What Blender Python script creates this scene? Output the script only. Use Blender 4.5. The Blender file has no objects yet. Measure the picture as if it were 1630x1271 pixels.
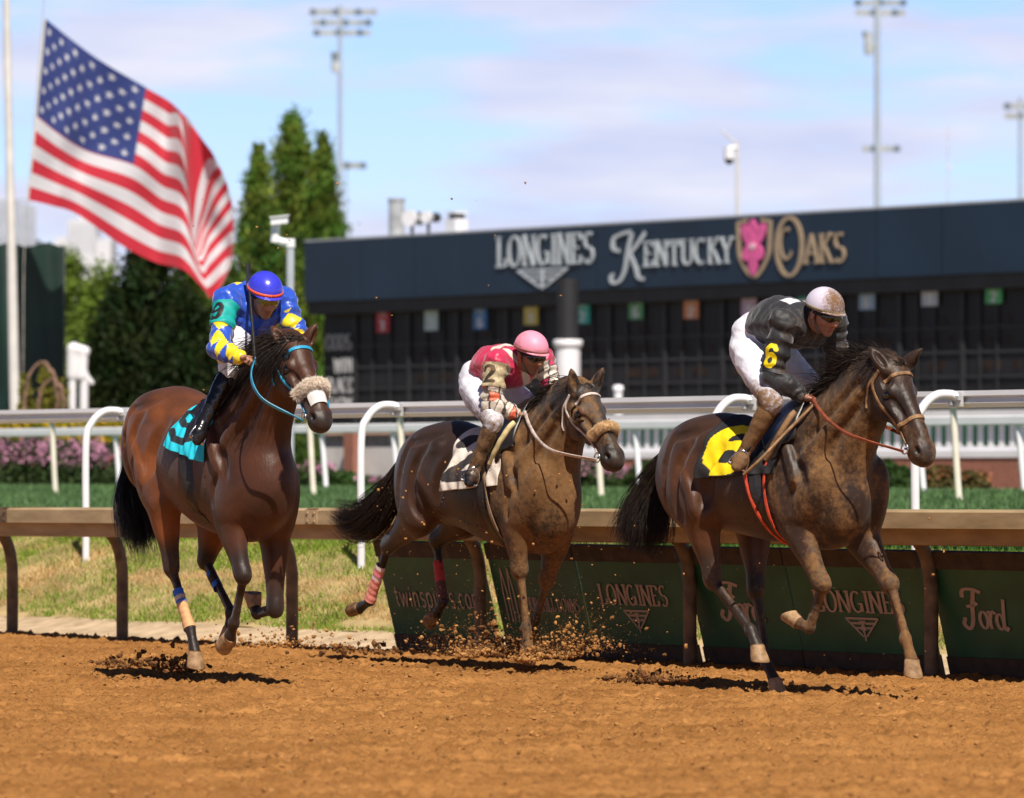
import bpy, math, random
import numpy as np
from mathutils import Vector, Matrix
from mathutils.bvhtree import BVHTree
random.seed(7); RNG = np.random.default_rng(11)
SC = bpy.context.scene
COL = SC.collection
# ------------------------------------------------------------------ camera, world, sun, exposure
FPX, CU, CV, HV, CAMH = 8150.0, 815.0, 635.5, 745.0, 1.33
PITCH = math.atan((HV - CV) / FPX)
cam = bpy.data.cameras.new('camera'); camo = bpy.data.objects.new('camera', cam); COL.objects.link(camo)
camo.location = (0, 0, CAMH); camo.rotation_euler = (math.pi / 2 + PITCH, 0, 0)
cam.sensor_width = 36; cam.lens = 36 * FPX / 1630; cam.clip_start = 1; cam.clip_end = 6000
cam.dof.use_dof = True; cam.dof.focus_distance = 31.2; cam.dof.aperture_fstop = 3.6
SC.camera = camo
SUN_EL, SUN_AZ = math.radians(53), math.radians(13)          # azimuth from behind the camera towards its right
sv = Vector((math.sin(SUN_AZ) * math.cos(SUN_EL), -math.cos(SUN_AZ) * math.cos(SUN_EL), math.sin(SUN_EL)))
sl = bpy.data.lights.new('sun', 'SUN'); sl.energy = 5.0; sl.angle = math.radians(.5); sl.color = (1, .93, .82)
so = bpy.data.objects.new('sun', sl); COL.objects.link(so); so.rotation_euler = sv.to_track_quat('Z', 'Y').to_euler()
SC.view_settings.view_transform = 'Standard'; SC.view_settings.look = 'None'
SC.view_settings.exposure = .35; SC.view_settings.gamma = 1
SC.cycles.use_denoising = True
W = bpy.data.worlds.new("World"); SC.world = W; W.use_nodes = True
def build_world():
    nt = W.node_tree; N = nt.nodes; L = nt.links; N.clear()
    out = N.new('ShaderNodeOutputWorld'); bg = N.new('ShaderNodeBackground'); L.new(bg.outputs[0], out.inputs[0])
    sky = N.new('ShaderNodeTexSky'); sky.sky_type = 'NISHITA'; sky.sun_disc = False
    sky.sun_elevation = SUN_EL; sky.sun_rotation = math.atan2(sv.x, sv.y); sky.air_density = 1.0; sky.dust_density = .2; sky.ozone_density = 2.5
    tc = N.new('ShaderNodeTexCoord')
    mp = N.new('ShaderNodeMapping'); mp.inputs['Scale'].default_value = (11, 1, 62); mp.inputs['Location'].default_value = (3.1, 0, .55)
    L.new(tc.outputs['Generated'], mp.inputs[0])
    n1 = N.new('ShaderNodeTexNoise'); n1.inputs['Scale'].default_value = 1; n1.inputs['Detail'].default_value = 6; n1.inputs['Roughness'].default_value = .52
    L.new(mp.outputs[0], n1.inputs[0])
    rp = N.new('ShaderNodeValToRGB'); rp.color_ramp.elements[0].position = .44; rp.color_ramp.elements[1].position = .56
    rp.color_ramp.elements[0].color = (0, 0, 0, 1); rp.color_ramp.elements[1].color = (1, 1, 1, 1); L.new(n1.outputs[0], rp.inputs[0])
    mp2 = N.new('ShaderNodeMapping'); mp2.inputs['Scale'].default_value = (16, 1, 85); mp2.inputs['Location'].default_value = (1.3, 4, .0)
    L.new(tc.outputs['Generated'], mp2.inputs[0])
    n2 = N.new('ShaderNodeTexNoise'); n2.inputs['Scale'].default_value = 1.0; n2.inputs['Detail'].default_value = 4; L.new(mp2.outputs[0], n2.inputs[0])
    r2 = N.new('ShaderNodeValToRGB'); r2.color_ramp.elements[0].position = .40; r2.color_ramp.elements[1].position = .68
    r2.color_ramp.elements[0].color = (5.5, 6.0, 8.1, 1); r2.color_ramp.elements[1].color = (7.2, 7.3, 8.5, 1); L.new(n2.outputs[0], r2.inputs[0])
    tint = N.new('ShaderNodeMix'); tint.data_type = 'RGBA'; tint.blend_type = 'MULTIPLY'; tint.inputs[0].default_value = 1
    tint.inputs[7].default_value = (.86, .955, 1.36, 1); L.new(sky.outputs[0], tint.inputs[6])
    sx = N.new('ShaderNodeSeparateXYZ'); L.new(tc.outputs['Generated'], sx.inputs[0])
    el = N.new('ShaderNodeMapRange'); el.inputs[1].default_value = .12; el.inputs[2].default_value = .35; el.inputs[3].default_value = 1; el.inputs[4].default_value = 0; L.new(sx.outputs[2], el.inputs[0])
    fm = N.new('ShaderNodeMath'); fm.operation = 'MULTIPLY'; L.new(rp.outputs[0], fm.inputs[0]); L.new(el.outputs[0], fm.inputs[1])
    mx = N.new('ShaderNodeMix'); mx.data_type = 'RGBA'; L.new(fm.outputs[0], mx.inputs[0])
    L.new(tint.outputs[2], mx.inputs[6]); L.new(r2.outputs[0], mx.inputs[7])
    gr = N.new('ShaderNodeMapRange'); gr.inputs[1].default_value = .09; gr.inputs[2].default_value = .28; gr.inputs[3].default_value = 1; gr.inputs[4].default_value = .24; L.new(sx.outputs[2], gr.inputs[0])
    sm = N.new('ShaderNodeVectorMath'); sm.operation = 'SCALE'; L.new(mx.outputs[2], sm.inputs[0]); L.new(gr.outputs[0], sm.inputs['Scale'])
    L.new(sm.outputs[0], bg.inputs[0]); bg.inputs[1].default_value = .092
build_world()

# ------------------------------------------------------------------ pixel / frame helpers (design-time measurement of the photo)
CAM = np.array([0, 0, CAMH])
def ray(u, v):
    x = (u - CU) / FPX; z = -(v - CV) / FPX; c, s = math.cos(PITCH), math.sin(PITCH)
    return np.array([x, c - z * s, s + z * c])
def at(u, v, depth):
    r = ray(u, v); return CAM + r * (depth / r[1])
def ground_at(u, v, z=0.0):
    r = ray(u, v); return CAM + r * ((z - CAMH) / r[2])
class Frame:
    def __init__(s, phi, u, v, lat):
        p = math.radians(phi); s.phi = p
        s.hd = np.array([math.cos(p), -math.sin(p), 0]); s.lt = np.array([-math.sin(p), -math.cos(p), 0])
        s.A = ground_at(u, v) - lat * s.lt; s.A[2] = 0
    def J(s, u, v, lat):                      # photo pixel + sideways offset -> local point (x forward, y left, z up)
        r = ray(u, v); t = ((s.A + lat * s.lt - CAM) @ s.lt) / (r @ s.lt); d = CAM + r * t - s.A
        return np.array([d @ s.hd, -(d @ s.lt), d[2]])
    def lray(s, u, v):
        r = ray(u, v); o = CAM - s.A
        return np.array([o @ s.hd, -(o @ s.lt), o[2]]), np.array([r @ s.hd, -(r @ s.lt), r[2]])
# rail frame: s along the rails (towards the camera, rightwards), t away from the track
RP0 = np.array([-4.09, 40.9, 0]); RD = np.array([.627, -.779, 0]); RN = np.array([.779, .627, 0])
def st(s, t, z=0): return RP0 + s * RD + t * RN + np.array([0, 0, z])
def s_of(u, t):
    k = (u - CU) / FPX; b = RP0 + t * RN
    return (k * b[1] - b[0]) / (RD[0] - k * RD[1])

# ------------------------------------------------------------------ materials
def new_mat(name):
    m = bpy.data.materials.new(name); m.use_nodes = True
    return m, m.node_tree.nodes, m.node_tree.links, m.node_tree.nodes['Principled BSDF']
MATS = {}
def M(name, c, rough=.6, var=.25, scale=8, bump=.0, bscale=60, metal=0, spec=.5, c2=None, coat=0, stretch=None, emis=None, sheen=0, detail=6, bdist=.01):
    if name in MATS: return MATS[name]
    m, N, L, P = new_mat(name)
    tc = N.new('ShaderNodeTexCoord'); mp = N.new('ShaderNodeMapping'); L.new(tc.outputs['Object'], mp.inputs[0])
    if stretch: mp.inputs['Scale'].default_value = stretch
    n = N.new('ShaderNodeTexNoise'); n.inputs['Scale'].default_value = scale; n.inputs['Detail'].default_value = detail; L.new(mp.outputs[0], n.inputs[0])
    r = N.new('ShaderNodeValToRGB'); L.new(n.outputs[0], r.inputs[0])
    c = tuple(c)
    lo = tuple(x * (1 - var) for x in c); hi = tuple(min(1, x * (1 + var)) for x in c) if c2 is None else tuple(c2)
    r.color_ramp.elements[0].position = .32; r.color_ramp.elements[1].position = .68
    r.color_ramp.elements[0].color = (*lo, 1); r.color_ramp.elements[1].color = (*hi, 1)
    L.new(r.outputs[0], P.inputs['Base Color'])
    P.inputs['Roughness'].default_value = rough; P.inputs['Metallic'].default_value = metal
    P.inputs['Specular IOR Level'].default_value = spec; P.inputs['Coat Weight'].default_value = coat
    if sheen: P.inputs['Sheen Weight'].default_value = sheen
    if bump:
        b = N.new('ShaderNodeBump'); n2 = N.new('ShaderNodeTexNoise'); n2.inputs['Scale'].default_value = bscale; n2.inputs['Detail'].default_value = 5
        L.new(mp.outputs[0], n2.inputs[0]); L.new(n2.outputs[0], b.inputs['Height']); b.inputs['Strength'].default_value = bump; b.inputs['Distance'].default_value = bdist
        L.new(b.outputs[0], P.inputs['Normal'])
    if emis: P.inputs['Emission Color'].default_value = (*c, 1); P.inputs['Emission Strength'].default_value = emis
    MATS[name] = m; return m
MUD = (.21, .105, .036)
def MC(name, rough=.5, bump=.25, bscale=45, mudscale=60, sheen=0, coat=0, rmud=.85, stretch=None, bdist=.012, spec=.5, var=.25):
    """material reading the surface colour from 'Col' and the share of dried mud from 'Mud'"""
    if name in MATS: return MATS[name]
    m, N, L, P = new_mat(name)
    a = N.new('ShaderNodeAttribute'); a.attribute_name = 'Col'
    g = N.new('ShaderNodeAttribute'); g.attribute_name = 'Mud'
    tc = N.new('ShaderNodeTexCoord')
    n = N.new('ShaderNodeTexNoise'); n.inputs['Scale'].default_value = mudscale; n.inputs['Detail'].default_value = 8; n.inputs['Roughness'].default_value = .72; L.new(tc.outputs['Object'], n.inputs[0])
    nb = N.new('ShaderNodeTexNoise'); nb.inputs['Scale'].default_value = mudscale * .12; nb.inputs['Detail'].default_value = 4; L.new(tc.outputs['Object'], nb.inputs[0])
    av = N.new('ShaderNodeMath'); av.operation = 'ADD'; L.new(n.outputs[0], av.inputs[0]); L.new(nb.outputs[0], av.inputs[1])
    # mud factor = smoothstep( noise*.5 + mud - .5 )
    h = N.new('ShaderNodeMath'); h.operation = 'MULTIPLY_ADD'; h.inputs[1].default_value = .95; h.inputs[2].default_value = -1.07; L.new(av.outputs[0], h.inputs[0])
    ad = N.new('ShaderNodeMath'); ad.operation = 'ADD'; L.new(h.outputs[0], ad.inputs[0]); L.new(g.outputs['Fac'], ad.inputs[1])
    mr = N.new('ShaderNodeMapRange'); mr.interpolation_type = 'SMOOTHSTEP'; mr.inputs[1].default_value = .12; mr.inputs[2].default_value = .62; L.new(ad.outputs[0], mr.inputs[0])
    gt = N.new('ShaderNodeMath'); gt.operation = 'MULTIPLY'; gt.use_clamp = True; L.new(mr.outputs[0], gt.inputs[0])
    g8 = N.new('ShaderNodeMath'); g8.operation = 'MULTIPLY'; g8.inputs[1].default_value = 8; g8.use_clamp = True; L.new(g.outputs['Fac'], g8.inputs[0]); L.new(g8.outputs[0], gt.inputs[1])
    vr = N.new('ShaderNodeMapRange'); vr.inputs[1].default_value = .3; vr.inputs[2].default_value = .7; vr.inputs[3].default_value = 1 - var; vr.inputs[4].default_value = 1 + var; L.new(nb.outputs[0], vr.inputs[0])
    mv = N.new('ShaderNodeVectorMath'); mv.operation = 'SCALE'; L.new(a.outputs['Color'], mv.inputs[0]); L.new(vr.outputs[0], mv.inputs['Scale'])
    md = N.new('ShaderNodeValToRGB'); L.new(n.outputs[0], md.inputs[0])
    md.color_ramp.elements[0].position = .3; md.color_ramp.elements[1].position = .7
    md.color_ramp.elements[0].color = (MUD[0] * .5, MUD[1] * .45, MUD[2] * .4, 1); md.color_ramp.elements[1].color = (*MUD, 1)
    mx = N.new('ShaderNodeMix'); mx.data_type = 'RGBA'; L.new(gt.outputs[0], mx.inputs[0]); L.new(mv.outputs[0], mx.inputs[6]); L.new(md.outputs[0], mx.inputs[7])
    L.new(mx.outputs[2], P.inputs['Base Color'])
    rr = N.new('ShaderNodeMapRange'); rr.inputs[3].default_value = rough; rr.inputs[4].default_value = rmud; L.new(gt.outputs[0], rr.inputs[0]); L.new(rr.outputs[0], P.inputs['Roughness'])
    P.inputs['Specular IOR Level'].default_value = spec
    if sheen: P.inputs['Sheen Weight'].default_value = sheen
    if coat: P.inputs['Coat Weight'].default_value = coat
    b = N.new('ShaderNodeBump'); b.inputs['Strength'].default_value = bump; b.inputs['Distance'].default_value = bdist
    mp = N.new('ShaderNodeMapping'); L.new(tc.outputs['Object'], mp.inputs[0])
    if stretch: mp.inputs['Scale'].default_value = stretch
    n3 = N.new('ShaderNodeTexNoise'); n3.inputs['Scale'].default_value = bscale; n3.inputs['Detail'].default_value = 6; L.new(mp.outputs[0], n3.inputs[0])
    ah = N.new('ShaderNodeMath'); ah.operation = 'MULTIPLY_ADD'; ah.inputs[1].default_value = .35; L.new(gt.outputs[0], ah.inputs[0]); L.new(n3.outputs[0], ah.inputs[2])
    L.new(ah.outputs[0], b.inputs['Height']); L.new(b.outputs[0], P.inputs['Normal'])
    MATS[name] = m; return m

# ------------------------------------------------------------------ object helpers
def empty(name, loc=(0, 0, 0), rz=0, label=None, cat=None, group=None):
    o = bpy.data.objects.new(name, None); COL.objects.link(o); o.location = loc; o.rotation_euler = (0, 0, rz)
    o.empty_display_size = .2
    return tag(o, label, cat, group)
def tag(o, label=None, cat=None, group=None, kind=None):
    if label: o['label'] = label
    if cat: o['category'] = cat
    if group: o['group'] = group
    if kind: o['kind'] = kind
    return o
def mesh_obj(name, V, F, mat, parent=None, col=None, mud=None, smooth=True, mats=None, midx=None, uv=None):
    V = np.asarray(V, dtype=np.float32)
    me = bpy.data.meshes.new(name)
    if isinstance(F, np.ndarray):
        n, k = F.shape
        me.vertices.add(len(V)); me.vertices.foreach_set('co', V.ravel())
        me.loops.add(n * k); me.loops.foreach_set('vertex_index', F.astype(np.int32).ravel())
        me.polygons.add(n); me.polygons.foreach_set('loop_start', np.arange(0, n * k, k, dtype=np.int32))
        me.polygons.foreach_set('loop_total', np.full(n, k, dtype=np.int32))
        me.update(calc_edges=True)
    else:
        me.from_pydata([tuple(map(float, v)) for v in V], [], [tuple(map(int, f)) for f in F])
    for m in (mats or [mat]): me.materials.append(m)
    if midx is not None: me.polygons.foreach_set('material_index', np.asarray(midx, dtype=np.int32))
    me.polygons.foreach_set('use_smooth', np.full(len(me.polygons), bool(smooth)))
    if col is not None:
        at_ = me.attributes.new('Col', 'FLOAT_COLOR', 'POINT'); c4 = np.ones((len(V), 4), np.float32); c4[:, :3] = col; at_.data.foreach_set('color', c4.ravel())
    if mud is not None:
        at_ = me.attributes.new('Mud', 'FLOAT', 'POINT'); at_.data.foreach_set('value', np.broadcast_to(np.asarray(mud, np.float32), (len(V),)).ravel().copy())
    me.validate(); me.update()
    o = bpy.data.objects.new(name, me); COL.objects.link(o)
    if parent is not None: o.parent = parent
    return o
class MB:
    def __init__(s): s.V = []; s.F = []; s.n = 0
    def add(s, V, F):
        V = np.asarray(V, float); s.V.append(V); s.F += [tuple(i + s.n for i in f) for f in F]; s.n += len(V); return s
    def box(s, c, size, R=None):
        x, y, z = np.array(size) / 2.; P = np.array([(-x, -y, -z), (x, -y, -z), (x, y, -z), (-x, y, -z), (-x, -y, z), (x, -y, z), (x, y, z), (-x, y, z)])
        if R is not None: P = P @ np.asarray(R).T
        return s.add(P + np.array(c), [(0, 3, 2, 1), (4, 5, 6, 7), (0, 1, 5, 4), (1, 2, 6, 5), (2, 3, 7, 6), (3, 0, 4, 7)])
    def tube(s, pts, r, n=10, caps=True, sx=None):
        V, F = tube_geo(pts, r, n, caps, sx); return s.add(V, F)
    def prism(s, poly, ex):                    # poly: Nx3 loop, ex: extrusion vector
        P = np.asarray(poly, float); n = len(P); ex = np.asarray(ex, float)
        return s.add(np.vstack([P, P + ex]), [tuple(range(n))[::-1], tuple(range(n, 2 * n))] + [(i, (i + 1) % n, n + (i + 1) % n, n + i) for i in range(n)])
    def build(s, name, mat, parent=None, smooth=False, **k):
        return mesh_obj(name, np.vstack(s.V), s.F, mat, parent, smooth=smooth, **k)
def tube_geo(pts, r, n=10, caps=True, side=None):
    """side=(vec, width): flat strap whose wide axis is vec"""
    P = np.asarray(pts, float); m = len(P); r = np.broadcast_to(np.asarray(r, float), (m,))
    T = np.gradient(P, axis=0); T /= np.linalg.norm(T, axis=1)[:, None] + 1e-9
    up = np.array([0, 0, 1.]) if abs(T[0, 2]) < .9 else np.array([1., 0, 0])
    V = []; b = None
    for i in range(m):
        a = np.cross(T[i], up if b is None else b); 
        if np.linalg.norm(a) < 1e-6: a = np.cross(T[i], [1, .3, 0])
        a /= np.linalg.norm(a); bb = np.cross(a, T[i])
        b = bb
        an = np.arange(n) * 2 * math.pi / n
        V.append(P[i] + r[i] * (np.cos(an)[:, None] * a + np.sin(an)[:, None] * bb))
    V = np.vstack(V); F = []
    for i in range(m - 1):
        for j in range(n): F.append((i * n + j, i * n + (j + 1) % n, (i + 1) * n + (j + 1) % n, (i + 1) * n + j))
    if caps:
        k = len(V); V = np.vstack([V, V[:n], V[-n:]]); F.append(tuple(range(k, k + n))); F.append(tuple(range(k + n, k + 2 * n))[::-1])
    return V, F
def cr(pts, n=6):
    """Catmull-Rom through rows of any width"""
    P = np.asarray(pts, float); Q = np.vstack([2 * P[0] - P[1], P, 2 * P[-1] - P[-2]]); out = []
    for i in range(1, len(Q) - 2):
        for t in np.arange(n) / n:
            out.append(.5 * ((2 * Q[i]) + (Q[i + 1] - Q[i - 1]) * t + (2 * Q[i - 1] - 5 * Q[i] + 4 * Q[i + 1] - Q[i + 2]) * t * t + (3 * Q[i] - Q[i - 1] - 3 * Q[i + 1] + Q[i + 2]) * t ** 3))
    out.append(P[-1]); return np.array(out)
def noise3(P, f, seed=0):
    """cheap smooth pseudo noise, about -1..1"""
    r = np.random.default_rng(seed); out = np.zeros(len(P))
    for k in range(5):
        d = r.normal(size=3); d /= np.linalg.norm(d); w = f * (.7 + .25 * k); q = r.normal(size=3)
        out += np.sin(P @ (d * w) + 1.7 * np.sin(P @ (q / np.linalg.norm(q) * w * .8) + k)) / 5 * 1.6
    return out

# ------------------------------------------------------------------ signed-distance modelling of organic bodies (one continuous surface)
class Vol:
    def __init__(s, lo, hi, h):
        s.lo = np.array(lo, np.float32); s.h = h; s.n = np.ceil((np.array(hi) - s.lo) / h).astype(int) + 1
        s.ax = [(s.lo[i] + h * np.arange(s.n[i])).astype(np.float32) for i in range(3)]
        s.D = np.full(s.n, .2, np.float32)
    def sub(s, lo, hi):
        a = np.clip(np.floor((np.array(lo) - s.lo) / s.h).astype(int), 0, s.n - 1); b = np.clip(np.ceil((np.array(hi) - s.lo) / s.h).astype(int) + 1, 1, s.n)
        if np.any(b - a < 1): return None
        sl = tuple(slice(a[i], b[i]) for i in range(3))
        return sl, s.ax[0][sl[0]][:, None, None], s.ax[1][sl[1]][None, :, None], s.ax[2][sl[2]][None, None, :]
    def comb(s, sl, d, k, op):
        A = s.D[sl]
        if op == 'u':
            if k > 0: hh = np.maximum(k - np.abs(A - d), 0) / k; s.D[sl] = np.minimum(A, d) - hh * hh * k * .25
            else: s.D[sl] = np.minimum(A, d)
        elif op == 's':
            d = -d
            if k > 0: hh = np.maximum(k - np.abs(A - d), 0) / k; s.D[sl] = np.maximum(A, d) + hh * hh * k * .25
            else: s.D[sl] = np.maximum(A, d)
    def seg(s, a, b, ra, rb, k=.02, op='u', side=(0, 1, 0), inf=0.):
        a = np.asarray(a, float); b = np.asarray(b, float)
        ra = np.broadcast_to(np.asarray(ra, float), (2,)) + inf; rb = np.broadcast_to(np.asarray(rb, float), (2,)) + inf
        R = max(ra.max(), rb.max()) + k + 2 * s.h; g = s.sub(np.minimum(a, b) - R, np.maximum(a, b) + R)
        if g is None: return
        sl, X, Y, Z = g; ab = b - a; l2 = float(ab @ ab) + 1e-12
        qx, qy, qz = X - a[0], Y - a[1], Z - a[2]
        t = np.clip((qx * ab[0] + qy * ab[1] + qz * ab[2]) / l2, 0, 1)
        qx = qx - t * ab[0]; qy = qy - t * ab[1]; qz = qz - t * ab[2]
        sd = np.asarray(side, float); sd = sd - ab * (sd @ ab) / l2; sd /= np.linalg.norm(sd) + 1e-9
        ds = qx * sd[0] + qy * sd[1] + qz * sd[2]; mm = np.maximum(qx * qx + qy * qy + qz * qz - ds * ds, 0)
        rm = ra[0] + (rb[0] - ra[0]) * t; rs = ra[1] + (rb[1] - ra[1]) * t
        e = np.sqrt(mm / (rm * rm) + ds * ds / (rs * rs))
        s.comb(sl, ((e - 1) * np.minimum(rm, rs)).astype(np.float32), k, op)
    def chain(s, P, R, k=.02, sub=3, op='u', side=(0, 1, 0), inf=0.):
        P = np.asarray(P, float); R = np.asarray(R, float)
        if R.ndim == 1: R = np.stack([R, R], 1)
        if sub > 1 and len(P) > 2: Q = cr(np.hstack([P, R]), sub); P, R = Q[:, :3], np.maximum(Q[:, 3:], .002)
        for i in range(len(P) - 1): s.seg(P[i], P[i + 1], R[i], R[i + 1], k, op, side, inf)
    def ell(s, c, r, k=.02, op='u', R=None, inf=0.):
        c = np.asarray(c, float); r = np.asarray(r, float) + inf; m = r.max() + k + 2 * s.h; g = s.sub(c - m, c + m)
        if g is None: return
        sl, X, Y, Z = g; q = [X - c[0], Y - c[1], Z - c[2]]
        if R is None: R = np.eye(3)
        e = 0
        for i in range(3): e = e + ((q[0] * R[i][0] + q[1] * R[i][1] + q[2] * R[i][2]) / r[i]) ** 2
        s.comb(sl, ((np.sqrt(e) - 1) * r.min()).astype(np.float32), k, op)
    def cut(s, n, c):                           # keep n.p < c
        n = np.asarray(n, np.float32)
        d = (s.ax[0][:, None, None] * n[0] + s.ax[1][None, :, None] * n[1] + s.ax[2][None, None, :] * n[2]) - c
        s.D = np.maximum(s.D, d.astype(np.float32))
    def mesh(s, smooth=0):
        D = s.D; n = np.array(D.shape); S = D < 0
        cnt = np.zeros(n - 1, np.int8)
        for i in (0, 1):
            for j in (0, 1):
                for k in (0, 1): cnt += S[i:n[0] - 1 + i, j:n[1] - 1 + j, k:n[2] - 1 + k]
        act = np.argwhere((cnt > 0) & (cnt < 8)); idx = np.full(n - 1, -1, np.int32); idx[tuple(act.T)] = np.arange(len(act))
        acc = np.zeros((len(act), 3)); w = np.zeros(len(act))
        cs = [(0, 0, 0), (1, 0, 0), (0, 1, 0), (1, 1, 0), (0, 0, 1), (1, 0, 1), (0, 1, 1), (1, 1, 1)]
        val = [D[tuple((act + c).T)].astype(float) for c in cs]
        for a in range(8):
            for b in range(a + 1, 8):
                if sum(x != y for x, y in zip(cs[a], cs[b])) != 1: continue
                m = (val[a] < 0) != (val[b] < 0); t = np.where(m, val[a] / (val[a] - val[b] + 1e-20), 0)
                p = np.array(cs[a]) + t[:, None] * (np.array(cs[b]) - np.array(cs[a])); acc += p * m[:, None]; w += m
        V = (acc / w[:, None] + act) * s.h + s.lo; F = []
        for ax in range(3):
            o1, o2 = [(1, 2), (2, 0), (0, 1)][ax]
            a_ = [slice(1, -1)] * 3; a_[ax] = slice(0, n[ax] - 1); b_ = list(a_); b_[ax] = slice(1, n[ax])
            A = S[tuple(a_)]; B = S[tuple(b_)]; e = np.argwhere(A != B)
            off = np.array([1, 1, 1]); off[ax] = 0; e2 = e + off
            u = np.zeros(3, int); u[o1] = 1; v = np.zeros(3, int); v[o2] = 1
            q = np.stack([idx[tuple((e2 - u - v).T)], idx[tuple((e2 - v).T)], idx[tuple(e2.T)], idx[tuple((e2 - u).T)]], 1)
            fl = ~A[tuple(e.T)]
            q[fl] = q[fl][:, ::-1]; F.append(q)
        F = np.vstack(F); F = F[(F >= 0).all(1)]
        for _ in range(smooth):
            a = np.zeros_like(V); c = np.zeros(len(V))
            for i in range(4):
                np.add.at(a, F[:, i], V[F[:, (i + 1) % 4]] + V[F[:, (i - 1) % 4]]); np.add.at(c, F[:, i], 2)
            V = .5 * V + .5 * a / np.maximum(c, 1)[:, None]
        return V, F
def vnormals(V, F):
    a, b, c, d = (V[F[:, i]] for i in range(4)); n = np.cross(c - a, d - b); N = np.zeros_like(V)
    for i in range(4): np.add.at(N, F[:, i], n)
    return N / (np.linalg.norm(N, axis=1)[:, None] + 1e-12)
def smoothstep(a, b, x): t = np.clip((x - a) / (b - a), 0, 1); return t * t * (3 - 2 * t)
DIGIT = {'2': [(.1, .72), (.22, .93), (.5, 1), (.8, .92), (.88, .7), (.7, .48), (.35, .24), (.1, .03), (.9, .03)],
         '6': [(.85, .82), (.7, .97), (.4, .97), (.17, .8), (.1, .5), (.14, .2), (.35, .02), (.65, .02), (.88, .18), (.86, .42), (.65, .55), (.35, .52), (.16, .36)]}
DIGIT['9'] = [(1 - x, 1 - y) for x, y in DIGIT['6']]
def stroke_d(u, v, P, asp=1.):
    d = np.full(u.shape, 9.)
    for (x0, y0), (x1, y1) in zip(P[:-1], P[1:]):
        ax, ay, bx, by = x0 * asp, y0, x1 * asp, y1; dx, dy = bx - ax, by - ay; l = dx * dx + dy * dy + 1e-9
        t = np.clip(((u * asp - ax) * dx + (v - ay) * dy) / l, 0, 1); d = np.minimum(d, np.hypot(u * asp - ax - t * dx, v - ay - t * dy))
    return d

# ------------------------------------------------------------------ noise and scatter helpers for the setting
def vnoise(x, y, seed=0):
    r = np.random.default_rng(seed); T_ = r.random((256, 256)).astype(np.float32); xi = np.floor(x).astype(int); yi = np.floor(y).astype(int); fx = x - xi; fy = y - yi
    fx = fx * fx * (3 - 2 * fx); fy = fy * fy * (3 - 2 * fy); g = lambda a, b: T_[a & 255, b & 255]
    return (g(xi, yi) * (1 - fx) + g(xi + 1, yi) * fx) * (1 - fy) + (g(xi, yi + 1) * (1 - fx) + g(xi + 1, yi + 1) * fx) * fy
def fbm(x, y, f, o=4, seed=0, g=.5):
    s = 0; a = 1; t = 0
    for i in range(o): s = s + a * vnoise(x * f + 13.7 * i, y * f + 7.1 * i, seed + i); t += a; a *= g; f *= 2.03
    return s / t
def sheet(name, X, Y, Z, mat, kind='structure', smooth=True):
    nx, ny = X.shape; V = np.stack([X, Y, Z], 2).reshape(-1, 3); I, J_ = np.meshgrid(np.arange(nx - 1), np.arange(ny - 1), indexing='ij'); a = (I * ny + J_).ravel()
    o = mesh_obj(name, V, np.stack([a, a + ny, a + ny + 1, a + 1], 1), mat, smooth=smooth); tag(o, kind=kind); return o
_ph = (1 + 5 ** .5) / 2
ICO = np.array([(-1, _ph, 0), (1, _ph, 0), (-1, -_ph, 0), (1, -_ph, 0), (0, -1, _ph), (0, 1, _ph), (0, -1, -_ph), (0, 1, -_ph), (_ph, 0, -1), (_ph, 0, 1), (-_ph, 0, -1), (-_ph, 0, 1)]) / 1.9
ICF = np.array([(0, 11, 5), (0, 5, 1), (0, 1, 7), (0, 7, 10), (0, 10, 11), (1, 5, 9), (5, 11, 4), (11, 10, 2), (10, 7, 6), (7, 1, 8), (3, 9, 4), (3, 4, 2), (3, 2, 6), (3, 6, 8), (3, 8, 9), (4, 9, 5), (2, 4, 11), (6, 2, 10), (8, 6, 7), (9, 8, 1)])
def clods(name, P, R, mat, kind='stuff', label=None, cat=None, flat=.75):
    n = len(P); rg = np.random.default_rng(len(P)); S = ICO[None] * rg.uniform(.55, 1.25, (n, 12, 1)) * rg.uniform(.7, 1.3, (n, 1, 3)); S[:, :, 2] *= flat
    an = rg.uniform(0, 6.28, n); c, s = np.cos(an)[:, None], np.sin(an)[:, None]; S = np.stack([S[..., 0] * c - S[..., 1] * s, S[..., 0] * s + S[..., 1] * c, S[..., 2]], 2)
    V = (P[:, None] + S * np.asarray(R)[:, None, None]).reshape(-1, 3); F = (ICF[None] + 12 * np.arange(n)[:, None, None]).reshape(-1, 3)
    o = mesh_obj(name, V, F, mat, smooth=False); return tag(o, label, cat, kind=kind)
def leaves(name, P, size, mat, parent=None, col=None, up=.0, seed=1, asp=.5, drop=None, **k):
    """leaf-sized bent quads: P centres, size per leaf"""
    n = len(P); rg = np.random.default_rng(seed); a = rg.normal(size=(n, 3)); a[:, 2] += up; a /= np.linalg.norm(a, axis=1)[:, None]; b = np.cross(a, rg.normal(size=(n, 3))); b /= np.linalg.norm(b, axis=1)[:, None] + 1e-9
    s = np.asarray(size).reshape(-1, 1) * np.ones((n, 1)) * rg.uniform(.6, 1.3, (n, 1)); A = a * s; B = b * s * asp
    V = np.stack([P - A, P - B * .9, P + A, P + B * .9], 1).reshape(-1, 3); F = np.arange(4 * n).reshape(n, 4)
    C = None if col is None else np.repeat(col, 4, 0)
    return mesh_obj(name, V, F, mat, parent, C, None if col is None else 0., smooth=False)
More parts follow.
